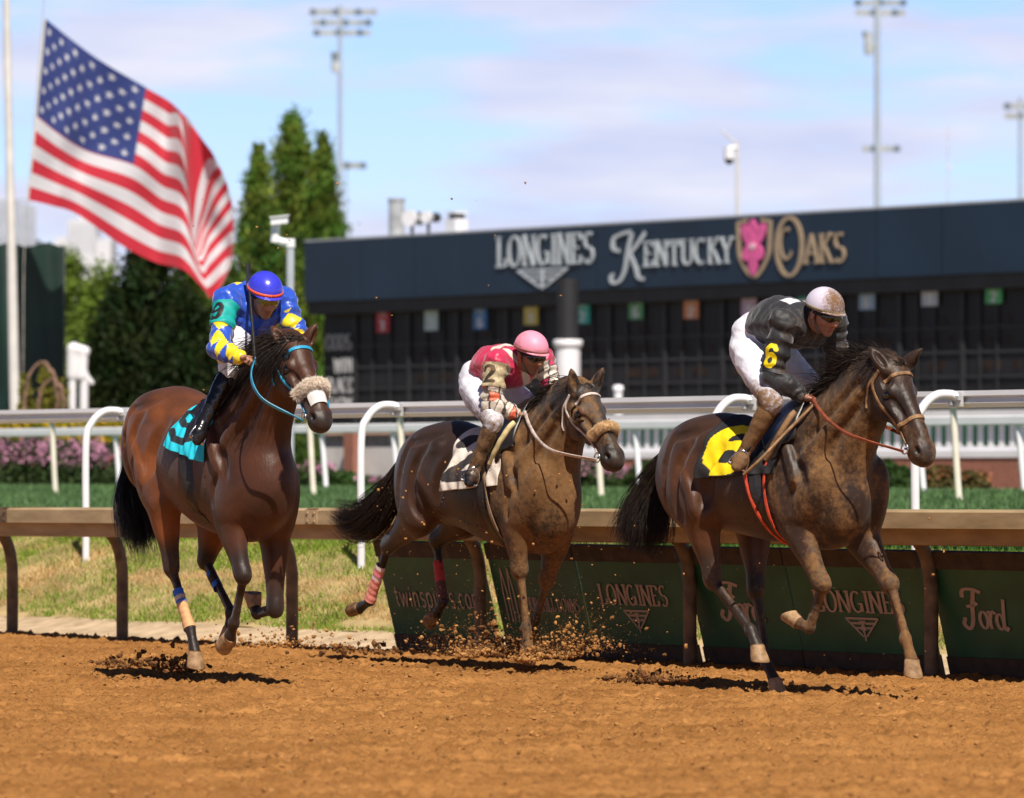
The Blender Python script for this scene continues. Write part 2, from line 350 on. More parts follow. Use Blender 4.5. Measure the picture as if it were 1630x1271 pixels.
def leafmat(name, rough=.55):
    if name in MATS: return MATS[name]
    m, N, L, P = new_mat(name); a = N.new('ShaderNodeAttribute'); a.attribute_name = 'Col'; L.new(a.outputs['Color'], P.inputs['Base Color']); P.inputs['Roughness'].default_value = rough; P.inputs['Specular IOR Level'].default_value = .12
    t = N.new('ShaderNodeBsdfTranslucent'); L.new(a.outputs['Color'], t.inputs[0]); mx = N.new('ShaderNodeMixShader'); mx.inputs[0].default_value = .3
    L.new(P.outputs[0], mx.inputs[1]); L.new(t.outputs[0], mx.inputs[2]); L.new(mx.outputs[0], N['Material Output'].inputs[0]); MATS[name] = m; return m
LEAF = leafmat('leaf')
def depth_of(s, t): return (RP0 + s * RD + t * RN)[1]
def z_at(v, depth): return CAMH + (HV - v) * depth / FPX

# ------------------------------------------------------------------ ground: dirt track, sand strip, grass bank, turf course, land beyond
def dirtmat():
    m, N, L, P = new_mat('dirt'); tc = N.new('ShaderNodeTexCoord')
    n = N.new('ShaderNodeTexNoise'); n.inputs['Scale'].default_value = 2.2; n.inputs['Detail'].default_value = 12; n.inputs['Roughness'].default_value = .7; L.new(tc.outputs['Object'], n.inputs[0])
    r = N.new('ShaderNodeValToRGB'); L.new(n.outputs[0], r.inputs[0]); e = r.color_ramp.elements
    e[0].position = .30; e[0].color = (.25, .108, .029, 1); e[1].position = .70; e[1].color = (.44, .205, .062, 1)
    P.inputs['Roughness'].default_value = .95; P.inputs['Specular IOR Level'].default_value = .15
    mp = N.new('ShaderNodeMapping'); mp.inputs['Rotation'].default_value = (0, 0, .893); mp.inputs['Scale'].default_value = (.35, 3.2, 1); L.new(tc.outputs['Object'], mp.inputs[0])
    n4 = N.new('ShaderNodeTexNoise'); n4.inputs['Scale'].default_value = 1.3; n4.inputs['Detail'].default_value = 5; L.new(mp.outputs[0], n4.inputs[0])
    r4 = N.new('ShaderNodeValToRGB'); L.new(n4.outputs[0], r4.inputs[0]); r4.color_ramp.elements[0].position = .35; r4.color_ramp.elements[0].color = (.74, .70, .64, 1); r4.color_ramp.elements[1].position = .62; r4.color_ramp.elements[1].color = (1.08, 1.08, 1.08, 1)
    m4 = N.new('ShaderNodeMix'); m4.data_type = 'RGBA'; m4.blend_type = 'MULTIPLY'; m4.inputs[0].default_value = 1; L.new(r.outputs[0], m4.inputs[6]); L.new(r4.outputs[0], m4.inputs[7]); L.new(m4.outputs[2], P.inputs['Base Color'])
    b = N.new('ShaderNodeBump'); n2 = N.new('ShaderNodeTexNoise'); n2.inputs['Scale'].default_value = 70; n2.inputs['Detail'].default_value = 6; L.new(tc.outputs['Object'], n2.inputs[0])
    L.new(n2.outputs[0], b.inputs['Height']); b.inputs['Distance'].default_value = .02; b.inputs['Strength'].default_value = .8; L.new(b.outputs[0], P.inputs['Normal']); return m
DIRT = dirtmat(); MATS['dirt'] = DIRT
CLOD = M('clod', (.33, .15, .045), .95, .45, 18, spec=.15, c2=(.50, .25, .085), bump=.5, bscale=120); CLODD = M('dark_clod', (.10, .045, .018), .95, .5, 18, spec=.15, c2=(.24, .11, .04))  # second clod material is a darker brown
def build_ground():
    # far land, always below the rest
    R = []
    prof = [(-160, 0), (-40, -.02), (0.2, -.02), (.95, -.02), (2.4, .66), (18, 1.0), (30, 1.02), (60, 1.03), (200, 1.03), (3500, 1.03)]
    ss = np.array([-2500, -800, -300, -150, -80, -40, -20, 0, 20, 40, 80, 150, 300, 800, 2500.])
    X = np.zeros((len(prof), len(ss))); Y = X.copy(); Z = X.copy()
    for i, (t, z) in enumerate(prof):
        for j, s in enumerate(ss): p = st(s, t, z); X[i, j], Y[i, j], Z[i, j] = p
    sheet('ground', X, Y, Z, M('far_ground', (.16, .15, .07), .95, .4, .2, c2=(.30, .22, .12)), smooth=False)
    # track
    xs = np.arange(-6.2, 6.2, .0205); ys = np.arange(17, 43.5, .022); X, Y = np.meshgrid(xs, ys, indexing='ij')
    rel = np.stack([X - RP0[0], Y - RP0[1]], 2); t = rel @ RN[:2]; s = rel @ RD[:2]
    Z = (fbm(X, Y, 1.1, 3, 3) - .5) * .022 + (fbm(X, Y * .8, 14, 4, 9, .8) - .5) * .034 + np.maximum(vnoise(X * 40, Y * 40, 5) - .62, 0) * .075 + np.maximum(vnoise(X * 20 + 9, Y * 20, 6) - .74, 0) * .10 - np.maximum(vnoise(X * 5 + 3, Y * 5, 16) - .76, 0) * .24
    Z += .010 * np.sin(t * 12 + 2 * fbm(s, t, .4, 2, 8)) * vnoise(s * .5, t * 2, 12)
    Z += np.where(t > .15, -smoothstep(.15, .45, t) * .05, 0)
    keep = t < .5
    nx, ny = X.shape; V = np.stack([X, Y, Z], 2).reshape(-1, 3); I, J_ = np.meshgrid(np.arange(nx - 1), np.arange(ny - 1), indexing='ij'); a = (I * ny + J_).ravel(); F = np.stack([a, a + ny, a + ny + 1, a + 1], 1)
    F = F[keep.reshape(-1)[F].all(1)]; us, inv = np.unique(F, return_inverse=True)
    V = V[us]; F = inv.reshape(F.shape)
    # coarse surroundings of the same track joined in the same sheet
    mb = []
    for (x0, x1, y0, y1) in ((-90, -6.2, -30, 43.4), (6.2, 90, -30, 43.4), (-6.2, 6.2, -30, 17)):
        mb.append((x0, x1, y0, y1))
    base = len(V); EV = []; EF = []
    def add_poly(pts):
        nonlocal base
        EV.extend([(p[0], p[1], -.004) for p in pts]); EF.append(tuple(range(base, base + len(pts)))); base += len(pts)
    def clip_t(poly):
        out = []
        f = lambda p: (np.array(p) - RP0[:2]) @ RN[:2] - .42
        for i in range(len(poly)):
            a_, b_ = poly[i], poly[(i + 1) % len(poly)]; fa, fb = f(a_), f(b_)
            if fa <= 0: out.append(a_)
            if fa * fb < 0: k = fa / (fa - fb); out.append((a_[0] + (b_[0] - a_[0]) * k, a_[1] + (b_[1] - a_[1]) * k))
        return out
    for x0, x1, y0, y1 in ((-90, -6.18, -30, 110), (6.18, 90, -90, 60), (-6.18, 6.18, -30, 17.02)): add_poly(clip_t([(x0, y0), (x1, y0), (x1, y1), (x0, y1)]))
    o = mesh_obj('track', V, F, DIRT); tag(o, kind='structure')
    o2 = mesh_obj('track', np.array(EV), EF, DIRT, smooth=False); tag(o2, kind='structure')
    # clods lying on the track
    rg = np.random.default_rng(4); n = 26000; px = rg.uniform(-6, 6, n); py = 17 + 25 * rg.random(n) ** .9; rel = np.stack([px - RP0[0], py - RP0[1]], 1); tt = rel @ RN[:2]; k = (tt < .3) & (np.abs(px) < py * .11 + .3)
    dens = fbm(px, py, .8, 3, 31) > rg.uniform(.2, .62, n); k &= dens
    px, py = px[k], py[k]; r = .004 + .010 * rg.random(len(px)) ** 3 + .010 * (rg.random(len(px)) < .03)
    clods('dirt_clods', np.stack([px, py, r * .6 + .004], 1), r, CLOD, label='loose brown clods scattered over the harrowed dirt track', cat='dirt clods')
    # sand strip, bank and turf in rail coordinates
    def strip(name, t0, t1, zf, mat, ds, dt, s0=-45, s1=22, bump=0, seed=1):
        S, T_ = np.meshgrid(np.arange(s0, s1, ds), np.append(np.arange(t0, t1, dt), t1), indexing='ij'); z = zf(T_)
        z = z + (fbm(S, T_, 3, 4, seed) - .5) * bump; X = RP0[0] + S * RD[0] + T_ * RN[0]; Y = RP0[1] + S * RD[1] + T_ * RN[1]; return sheet(name, X, Y, z, mat)
    strip('path', .38, 1.04, lambda t: np.where(t < .7, -.035 + .203 * (t - .38), bank_z(t) + .006), M('pale_sand', (.48, .34, .20), .95, .25, 5, bump=.6, bscale=60, c2=(.60, .44, .28)), .06, .06, bump=.03)
    def bz(t): return .02 + .70 * smoothstep(.95 - .3, 2.45, t) * 1.0
    strip('grass_bank', 1.0, 2.5, lambda t: bank_z(t), M('bank_soil', (.34, .25, .09), .95, .4, 3, c2=(.50, .36, .17)), .08, .06, bump=.05, seed=6)
    strip('turf', 2.48, 19.5, lambda t: turf_z(t), M('turf_ground', (.085, .15, .055), .9, .3, 1.2, c2=(.11, .19, .075), bump=.8, bscale=30), .5, .5, -90, 40, 0)
def bank_z(t): return .03 + .70 * smoothstep(.7, 2.55, np.asarray(t, float))
def turf_z(t): return .733 + (np.asarray(t, float) - 2.48) * .0205
build_ground()
def build_grass():
    rg = np.random.default_rng(9)
    def blades(name, S, T_, Z, hgt, w, col, lean, label, cat):
        n = len(S); P = np.stack([RP0[0] + S * RD[0] + T_ * RN[0], RP0[1] + S * RD[1] + T_ * RN[1], Z], 1); an = rg.uniform(0, 6.28, n); sd = np.stack([np.cos(an), np.sin(an), 0 * an], 1) * w
        ld = rg.normal(0, lean, (n, 3)); ld[:, 2] = 1; tip = P + ld * hgt[:, None]; V = np.stack([P - sd, P + sd, tip], 1).reshape(-1, 3); F = np.arange(3 * n).reshape(n, 3)
        o = mesh_obj(name, V, F, LEAF, None, np.repeat(col, 3, 0), 0., smooth=False); return tag(o, label, cat, kind='stuff')
    n = 150000; S = rg.uniform(-4, 14.5, n); T_ = rg.uniform(1.0, 3.2, n); g = fbm(S * .6, T_ * 2.2, 1.9, 4, 21); Z = np.where(T_ < 2.48, bank_z(T_), turf_z(T_)) - .012
    gr = smoothstep(.40, .55, g + .12 * smoothstep(1.7, 2.5, T_) + rg.normal(0, .05, n))[:, None]; dry = np.array((.62, .42, .19)); green = np.array((.24, .34, .045)); col = (dry * (1 - gr) + green * gr) * rg.uniform(.65, 1.3, (n, 1))
    top = smoothstep(2.3, 2.6, T_)[:, None]; col = col * (1 - top) + np.array((.06, .17, .03)) * rg.uniform(.7, 1.3, (n, 1)) * top
    keep = (T_ > 1.22) | (g > .5); blades('grass', S[keep], T_[keep], Z[keep], rg.uniform(.022, .07, keep.sum()), .0055, col[keep], .45, 'patchy green and straw coloured grass on the bank behind the brown rail', 'grass')
    n = 90000; T_ = 2.5 + 16 * rg.random(n) ** 1.0; S = rg.uniform(-30, 14, n); col = np.array((.105, .185, .070)) * rg.uniform(.6, 1.5, (n, 1)); 
    blades('turf_grass', S, T_, turf_z(T_) - .01, rg.uniform(.05, .09, n), .012, col, .35, 'short dense green grass of the turf course between the white rails', 'grass')
build_grass()

# ------------------------------------------------------------------ lettering: stroke skeletons with width that follows the stroke direction
def arc(cx, cy, rx, ry, a0, a1, n=14): return [(cx + rx * math.cos(math.radians(a0 + (a1 - a0) * i / n)), cy + ry * math.sin(math.radians(a0 + (a1 - a0) * i / n))) for i in range(n + 1)]
GL = {'A': (.8, [[(.02, 0), (.4, 1), (.78, 0)], [(.17, .35), (.63, .35)]]), 'C': (.8, [arc(.42, .5, .36, .48, 50, 310)]), 'D': (.8, [[(.1, 0), (.1, 1)], [(.1, .98)] + arc(.36, .5, .38, .48, 90, -90) + [(.1, .02)]]),
 'E': (.68, [[(.1, 0), (.1, 1)], [(.1, .97), (.58, .97), (.6, .78)], [(.1, .52), (.46, .52)], [(.1, .03), (.6, .03), (.64, .25)]]), 'G': (.85, [arc(.42, .5, .36, .48, 50, 340), [(.76, .40), (.76, .05)], [(.52, .42), (.84, .42)]]),
 'H': (.8, [[(.1, 0), (.1, 1)], [(.7, 0), (.7, 1)], [(.1, .5), (.7, .5)]]), 'I': (.34, [[(.17, 0), (.17, 1)]]), 'K': (.78, [[(.12, 0), (.12, 1)], [(.68, 1), (.14, .42)], [(.3, .58), (.74, 0)]]), 'L': (.66, [[(.1, 0), (.1, 1)], [(.1, .03), (.58, .03), (.62, .28)]]),
 'N': (.84, [[(.1, 0), (.1, 1)], [(.1, 1), (.72, 0)], [(.72, 0), (.72, 1)]]), 'O': (.9, [arc(.44, .5, .38, .49, 90, 450, 24)]), 'P': (.7, [[(.1, 0), (.1, 1)], [(.1, .97)] + arc(.36, .74, .26, .24, 90, -90) + [(.1, .5)]]),
 'R': (.76, [[(.1, 0), (.1, 1)], [(.1, .97)] + arc(.36, .74, .26, .24, 90, -90) + [(.1, .5)], [(.38, .5), (.7, 0)]]), 'S': (.68, [arc(.34, .74, .25, .24, 40, 260) + arc(.34, .26, .27, .25, 80, -140)]), 'T': (.76, [[(.38, 0), (.38, 1)], [(.03, .76), (.05, .97), (.71, .97), (.73, .76)]]),
 'U': (.82, [[(.1, 1), (.1, .3)] + arc(.4, .3, .3, .28, 180, 360) + [(.7, 1)]]), 'W': (1.05, [[(.04, 1), (.27, 0), (.52, .9), (.77, 0), (1.0, 1)]]), 'Y': (.76, [[(.02, 1), (.38, .45), (.74, 1)], [(.38, .45), (.38, 0)]]), ' ': (.4, []),
 't': (.38, [[(.16, .9), (.16, .12), (.3, .02)], [(.02, .66), (.34, .66)]]), 'w': (.78, [[(.04, .66), (.2, 0), (.38, .6), (.56, 0), (.72, .66)]]), 'i': (.24, [[(.12, 0), (.12, .66)], [(.12, .82), (.12, .9)]]), 'n': (.56, [[(.08, 0), (.08, .66)], [(.08, .48)] + arc(.28, .46, .19, .2, 150, 0) + [(.47, 0)]]),
 's': (.46, [arc(.22, .5, .16, .16, 40, 260) + arc(.22, .18, .17, .17, 80, -140)]), 'p': (.56, [[(.08, -.3), (.08, .66)], arc(.28, .33, .2, .32, 180, 540, 20)]), 'r': (.36, [[(.08, 0), (.08, .66)], [(.08, .44)] + arc(.25, .44, .16, .2, 150, 60)]), 'e': (.54, [[(.08, .34), (.46, .34)] + arc(.27, .33, .2, .32, 0, 300)]),
 '.': (.2, [[(.1, 0), (.1, .07)]]), 'c': (.48, [arc(.27, .33, .2, .32, 50, 310)]), 'o': (.56, [arc(.28, .33, .2, .32, 90, 450, 20)]), 'm': (.82, [[(.08, 0), (.08, .66)], [(.08, .48)] + arc(.25, .46, .15, .2, 150, 0) + [(.4, 0)], [(.4, .48)] + arc(.57, .46, .15, .2, 150, 0) + [(.72, 0)]]),
 '1': (.4, [[(.05, .8), (.22, 1), (.22, 0)]]), '2': (.6, [[(x * .5 + .05, y) for x, y in DIGIT['2']]]), '6': (.6, [[(x * .5 + .05, y) for x, y in DIGIT['6']]])}
def ribbon(mb, pts, thick, thin, fmap, z, dep, closed=False):
    P = np.array(pts, float); n = len(P)
    if n < 2: return
    T_ = np.gradient(P, axis=0); T_ /= np.linalg.norm(T_, axis=1)[:, None] + 1e-9
    Nn = np.stack([-T_[:, 1], T_[:, 0]], 1); w = (thin + (thick - thin) * np.abs(T_[:, 1]) ** 1.5)[:, None] / 2
    if n <= 5:                              # straight runs: split into clean pieces with square joints
        for k in range(n - 1):
            a, b = P[k], P[k + 1]; t = b - a; l = np.linalg.norm(t); t = t / l; nn = np.array([-t[1], t[0]]); ww = (thin + (thick - thin) * abs(t[1]) ** 1.5) / 2
            q = [a + nn * ww, b + nn * ww, b - nn * ww, a - nn * ww]; piece(mb, [q[0], q[3], q[2], q[1]], fmap, z + k * .0004, dep)
        return
    A = P + Nn * w; B = P - Nn * w
    front = [fmap(x, y, z + dep) for x, y in np.vstack([A, B])]; back = [fmap(x, y, z) for x, y in np.vstack([A, B])]
    F = []
    for i in range(n - 1): F += [(i, n + i, n + i + 1, i + 1), (2 * n + i, i, i + 1, 2 * n + i + 1), (n + i, 3 * n + i, 3 * n + i + 1, n + i + 1)]
    mb.add(front + back, F)
def piece(mb, poly, fmap, z, dep):
    n = len(poly); mb.add([fmap(x, y, z + dep) for x, y in poly] + [fmap(x, y, z) for x, y in poly], [tuple(range(n))] + [(i, n + i, n + (i + 1) % n, (i + 1) % n) for i in range(n)])
def text_strokes(txt, serif):
    out = []; x = 0
    for ch in txt:
        w, S = GL[ch]
        for sidx, p in enumerate(S): out.append([(a + x, b) for a, b in p])
        if serif and ch in 'LNIEKTHUYA':
            ends = {'L': [(.1, 0), (.1, 1)], 'N': [(.1, 0), (.1, 1), (.72, 1)], 'I': [(.17, 0), (.17, 1)], 'E': [(.1, 0), (.1, 1)], 'K': [(.12, 0), (.12, 1), (.7, 1), (.74, 0)], 'T': [(.38, 0)], 'H': [(.1, 0), (.1, 1), (.7, 0), (.7, 1)], 'U': [(.1, 1), (.7, 1)], 'Y': [(.05, 1), (.72, 1), (.38, 0)], 'A': [(.05, 0), (.75, 0)]}[ch]
            for ex, ey in ends: out.append([(ex + x - .16, abs(ey - .025)), (ex + x + .16, abs(ey - .025))])
        x += w + .1
    return out, x - .1
def text_geo(mb, txt, fmap, thick=.17, thin=.06, serif=True, dep=.01, z=.004):
    S, w = text_strokes(txt, serif)
    for i, s in enumerate(S):
        ribbon(mb, [(a / w, b) for a, b in s], thick / 1.0, thin, lambda x, y, zz: fmap(x, y, zz), z + (i % 7) * .0007, dep) if False else ribbon2(mb, s, w, thick, thin, fmap, z + (i % 7) * .0009, dep)
def ribbon2(mb, s, w, thick, thin, fmap, z, dep): ribbon(mb, s, thick, thin, lambda x, y, zz: fmap(x / w, y, zz), z, dep)

# ------------------------------------------------------------------ brown track rail with goosenecked posts
BROWN = M('dusty_brown_rail', (.36, .245, .125), .62, .22, 3, c2=(.45, .32, .175), bump=.25, bscale=80, stretch=(1, 1, 4), bdist=.004)
POSTM = M('muddy_steel_post', (.115, .068, .036), .65, .35, 9, c2=(.20, .125, .065), bump=.4, bscale=60, bdist=.004)
def rz(s): return 1.012 + .0047 * s
def build_rail():
    root = empty('track_rail', tuple(st(6, 0)), 0, 'long dusty brown rail on bent steel posts beside the dirt track', 'rail')
    o0 = np.array(root.location)
    prof = [(-.52, -.012), (-.50, .0), (-.08, .004), (-.05, -.012), (-.05, -.03), (-.30, -.10), (-.30, -.20), (-.12, -.215), (-.13, -.225), (-.36, -.215), (-.37, -.11), (-.52, -.112)]
    S = np.linspace(-30, 24, 28); V = []; n = len(prof)
    for s in S:
        for t, z in prof: V.append(st(s, t, rz(s) + z) - o0)
    F = []
    for i in range(len(S) - 1):
        for j in range(n): F.append((i * n + j, i * n + (j + 1) % n, (i + 1) * n + (j + 1) % n, (i + 1) * n + j))
    F += [tuple(range(n))[::-1], tuple(range((len(S) - 1) * n, len(S) * n))]
    mesh_obj('rail_beam', V, F, BROWN, root, smooth=False)
    us = [20, 195, 465, 765, 1098, 1482]; sp = [s_of(u, 0) for u in us]; d = sp[-1] - sp[-2]; sp = [sp[0] - 2 * d, sp[0] - d] + sp + [sp[-1] + d, sp[-1] + 2 * d]
    for s in sp:
        z = rz(s); mb = MB(); path = cr([st(s, 0, -.15), st(s, 0, .45), st(s, -.01, z - .42), st(s, -.05, z - .28), st(s, -.14, z - .17), st(s, -.24, z - .14)], 5) - o0
        mb.tube(path, .046, 14); mb.build('post', POSTM, root, smooth=True)
        mb = MB(); R = np.stack([RD, RN, np.array([0, 0, 1.])], 1); mb.box(st(s, -.215, z - .155) - o0, (.16, .16, .03), R); mb.box(st(s + .03, -.33, z - .118) - o0, (.05, .05, .06), R); mb.build('bracket', POSTM, root)
    for i, s in enumerate(np.array(sp[:-1]) + np.diff(sp) * .42):
        if i % 2: continue
        z = rz(s); mb = MB(); R = np.stack([RD, RN, np.array([0, 0, 1.])], 1); mb.box(st(s, -.522, z - .056) - o0, (.14, .006, .104), R); mb.box(st(s, -.29, z + .004) - o0, (.14, .44, .006), R)
        for q in (-.04, .04):
            for w in (-.03, .03): mb.box(st(s + q, -.529, z - .056 + w) - o0, (.016, .010, .016), R)
        mb.build('joint_sleeve', POSTM if i % 4 else BROWN, root)
    return sp
POSTS = build_rail(); print('post spacing', np.diff(POSTS).round(2))
# ------------------------------------------------------------------ green advertising boards behind the posts
GREEN = M('green_board', (.014, .085, .042), .5, .3, 2.5, c2=(.022, .11, .05), bump=.15, bscale=60, bdist=.004); BFR = M('dark_board_frame', (.05, .03, .02), .8, .4, 12); TAN = M('faded_pink_lettering', (.40, .27, .20), .7, .12, 20)
def brand_panel(u0, u1, what, label, fx=(.22, .78)):
    s0, s1 = s_of(u0, .12), s_of(u1, .12); root = empty('advertising_board', tuple(st((s0 + s1) / 2, .16)), 0, label, 'advertising board', 'green advertising boards behind the track rail'); o0 = np.array(root.location)
    zt, zb = .80, .02; tt, tb = -.02, .20
    def pm(x, y, z):                              # x 0..1 along, y 0..1 up
        return st(s0 + (s1 - s0) * x, tb + (tt - tb) * y, zb + (zt - zb) * y) - RN * z - o0 - np.array([0, 0, z * .25])
    def slab(x0, x1, y0, y1, z0, z1): 
        c = [pm(x, y, z) for z in (z0, z1) for x, y in ((x0, y0), (x1, y0), (x1, y1), (x0, y1))]; return c, [(0, 3, 2, 1), (4, 5, 6, 7), (0, 1, 5, 4), (1, 2, 6, 5), (2, 3, 7, 6), (3, 0, 4, 7)]
    mb = MB(); mb.add(*slab(0, 1, .14, .86, -.02, .0)); mb.build('board_face', GREEN, root)
    mb = MB(); mb.add(*slab(0, 1, -.06, .14, -.03, .012)); mb.build('base_board', BFR, root); mb = MB(); mb.add(*slab(0, 1, .86, 1.0, -.03, .014)); mb.build('top_board', BFR, root)
    L_ = (s1 - s0)
    def box(x0, x1, y0, y1): return lambda x, y, z: pm(x0 + (x1 - x0) * x, y0 + (y1 - y0) * y, z)
    mb = MB()
    if what == 'longines':
        text_geo(mb, 'LONGINES', box(.17, .83, .48, .66), .19, .07, True, .004, .002)
        m = box(.38, .62, .26, .44)
        for pts in ([(0, .95), (1, .95)], [(.12, .72), (.88, .72)], [(.24, .5), (.76, .5)], [(0, .95), (.45, .1)], [(1, .95), (.55, .1)], [(.5, -.1), (.5, .85)], [(.42, .85), (.58, .45), (.42, .45), (.58, .85)]): ribbon(mb, pts, .05, .10, m, .002 + .0006 * len(mb.V) % .004, .004)
    elif what == 'ford':
        m = box(fx[0], fx[1], .36, .70)
        for pts in ([(.06, .80), (.10, .97), (.3, 1.0), (.5, .92)], [(.34, .96), (.26, .6), (.2, .2), (.1, .05), (.0, .16), (.05, .32)], [(.12, .58), (.3, .62), (.38, .68)]): ribbon(mb, cr(pts, 5), .09, .07, m, .002, .004)
        ribbon(mb, arc(.46, .27, .085, .20, 90, 450, 20), .07, .05, m, .0028, .004)
        ribbon(mb, cr([(.56, .44), (.62, .46), (.60, .2), (.61, .06)], 5), .07, .05, m, .0036, .004); ribbon(mb, cr([(.62, .3), (.68, .48), (.75, .42)], 5), .06, .05, m, .0044, .004)
        ribbon(mb, arc(.83, .24, .075, .18, 60, 420, 20), .07, .05, m, .0052, .004); ribbon(mb, cr([(.98, .78), (.93, .4), (.91, .15), (.95, .04), (1.0, .12)], 5), .07, .05, m, .006, .004)
    elif what == 'spires':
        text_geo(mb, 'twinspires.com', box(.09, .93, .40, .60), .09, .085, False, .004, .002)
    elif what == 'downs':
        m = box(.06, .26, .30, .78)
        for pts in ([(.2, 0), (.2, .55), (.32, 1), (.44, .55), (.44, 0)], [(.6, 0), (.6, .55), (.72, 1), (.84, .55), (.84, 0)]): ribbon(mb, pts, .06, .04, m, .002, .004)
        text_geo(mb, 'CHURCHILL DOWNS', box(.30, .96, .40, .52), .15, .07, True, .004, .002)
    mb.build('lettering', TAN, root)
brand_panel(620, 784, 'spires', 'green board lettered twinspires.com, leftmost behind the brown rail')
brand_panel(796, 932, 'downs', 'green board with spires mark and small lettering behind the middle horse')
brand_panel(936, 1099, 'longines', 'green board with LONGINES lettering between the middle and leading horses')
brand_panel(1111, 1268, 'ford', 'green board with script lettering half hidden behind the leading horse', (.27, .70))
brand_panel(1270, 1484, 'longines', 'green board with LONGINES lettering behind the leading horse front legs')
brand_panel(1499, 1760, 'ford', 'green board with large script lettering at the right edge', (.155, .43))

# ------------------------------------------------------------------ white turf rails
WHITE = M('white_rail_paint', (.78, .77, .80), .35, .06, 2, spec=.5); CREAM = M('cream_post_paint', (.74, .68, .56), .4, .08, 6)
def white_rail(name, t, zt_of, s0, s1, label, prof, mat=WHITE):
    root = empty(name, tuple(st((s0 + s1) / 2, t)), 0, label, 'rail'); o0 = np.array(root.location); S = np.linspace(s0, s1, 20); V = []; n = len(prof)
    for s in S:
        for dt, dz in prof: V.append(st(s, t + dt, zt_of(s) + dz) - o0)
    F = []
    for i in range(len(S) - 1):
        for j in range(n): F.append((i * n + j, i * n + (j + 1) % n, (i + 1) * n + (j + 1) % n, (i + 1) * n + j))
    F += [tuple(range(n))[::-1], tuple(range((len(S) - 1) * n, len(S) * n))]
    mesh_obj('rail_beam', V, F, mat, root, smooth=False); return root, o0
def build_white():
    # near rail, its goosenecks reach over from posts standing on the bank
    t = 2.35; sL, sR = s_of(190, t), s_of(1525, t); zL, zR = z_at(650, depth_of(sL, t)), z_at(623, depth_of(sR, t)); zf = lambda s: zL + (zR - zL) * (s - sL) / (sR - sL)
    prof = [(-.10, -.035), (-.10, .0), (.10, .0), (.10, -.10), (-.02, -.112), (-.06, -.118), (-.085, -.085), (-.06, -.05)]
    root, o0 = white_rail('turf_rail', t, zf, -40, 26, 'near white rail carried by curved white posts above the grass bank', prof)
    for up, ub in ((137, 195), (575, 634), (1133, 1195), (1457, 1524)):
        tp = t - .42; sb = s_of(ub, t - .12); s = s_of(up, tp); z = zf(sb); zg = float(bank_z(tp)) - .2
        P = [st(s, tp, zg), st(s, tp, zg + .5), st(s + .0, tp, z - .30), st(s + (sb - s) * .10, tp + .05, z - .13), st(s + (sb - s) * .40, tp + .15, z - .035), st(s + (sb - s) * .75, t - .16, z - .025), st(sb, t - .12, z - .045)]
        mb = MB(); mb.tube(cr(P, 6) - o0, .031, 14); mb.build('curved_post', WHITE, root, smooth=True)
        R = np.stack([RD, RN, np.array([0, 0, 1.])], 1); mb = MB(); mb.box(st(sb - .02, t - .115, z - .06) - o0, (.12, .03, .10), R); mb.box(st(sb + .035, t - .145, z - .05) - o0, (.03, .03, .03), R); mb.box(st(sb - .04, t - .145, z - .085) - o0, (.03, .03, .03), R); mb.build('bracket', M('rail_bracket', (.55, .55, .56), .4, .2, 20, metal=.3), root)
    # far rails of the turf course
    for name, t, us, v0, v1, mat, lab, vb in (('outer_turf_rail', 15.0, (83, 205, 493, 637, 950, 1518), 657, 632, CREAM, 'white rail on cream posts at the far side of the turf course', 783),
                                           ('outer_turf_rail', 18.2, (185, 513, 627, 812, 1012, 1095, 1462, 1622), 682, 662, WHITE, 'lower pale rail on white posts in front of the flower beds', 777)):
        sL, sR = s_of(83, t), s_of(1518, t); zL, zR = z_at(v0, depth_of(sL, t)), z_at(v1, depth_of(sR, t)); zf = lambda s, zL=zL, zR=zR, sL=sL, sR=sR: zL + (zR - zL) * (s - sL) / (sR - sL)
        root, o0 = white_rail(name, t, zf, sL - 40, sR + 20, lab, [(-.06, -.02), (-.05, .0), (.05, .0), (.06, -.02), (.06, -.10), (.04, -.115), (-.04, -.115), (-.06, -.10)])
        for u in us:
            s = s_of(u, t); mb = MB(); z0 = float(turf_z(t)) - .1; z1 = zf(s) - .10; mb.tube(cr([st(s + .10, t, z0), st(s + .06, t, z0 + .3), st(s, t, z1 - .1), st(s - .01, t - .01, z1)], 4) - o0, .036, 12); mb.build('post', mat, root, smooth=True)
build_white()

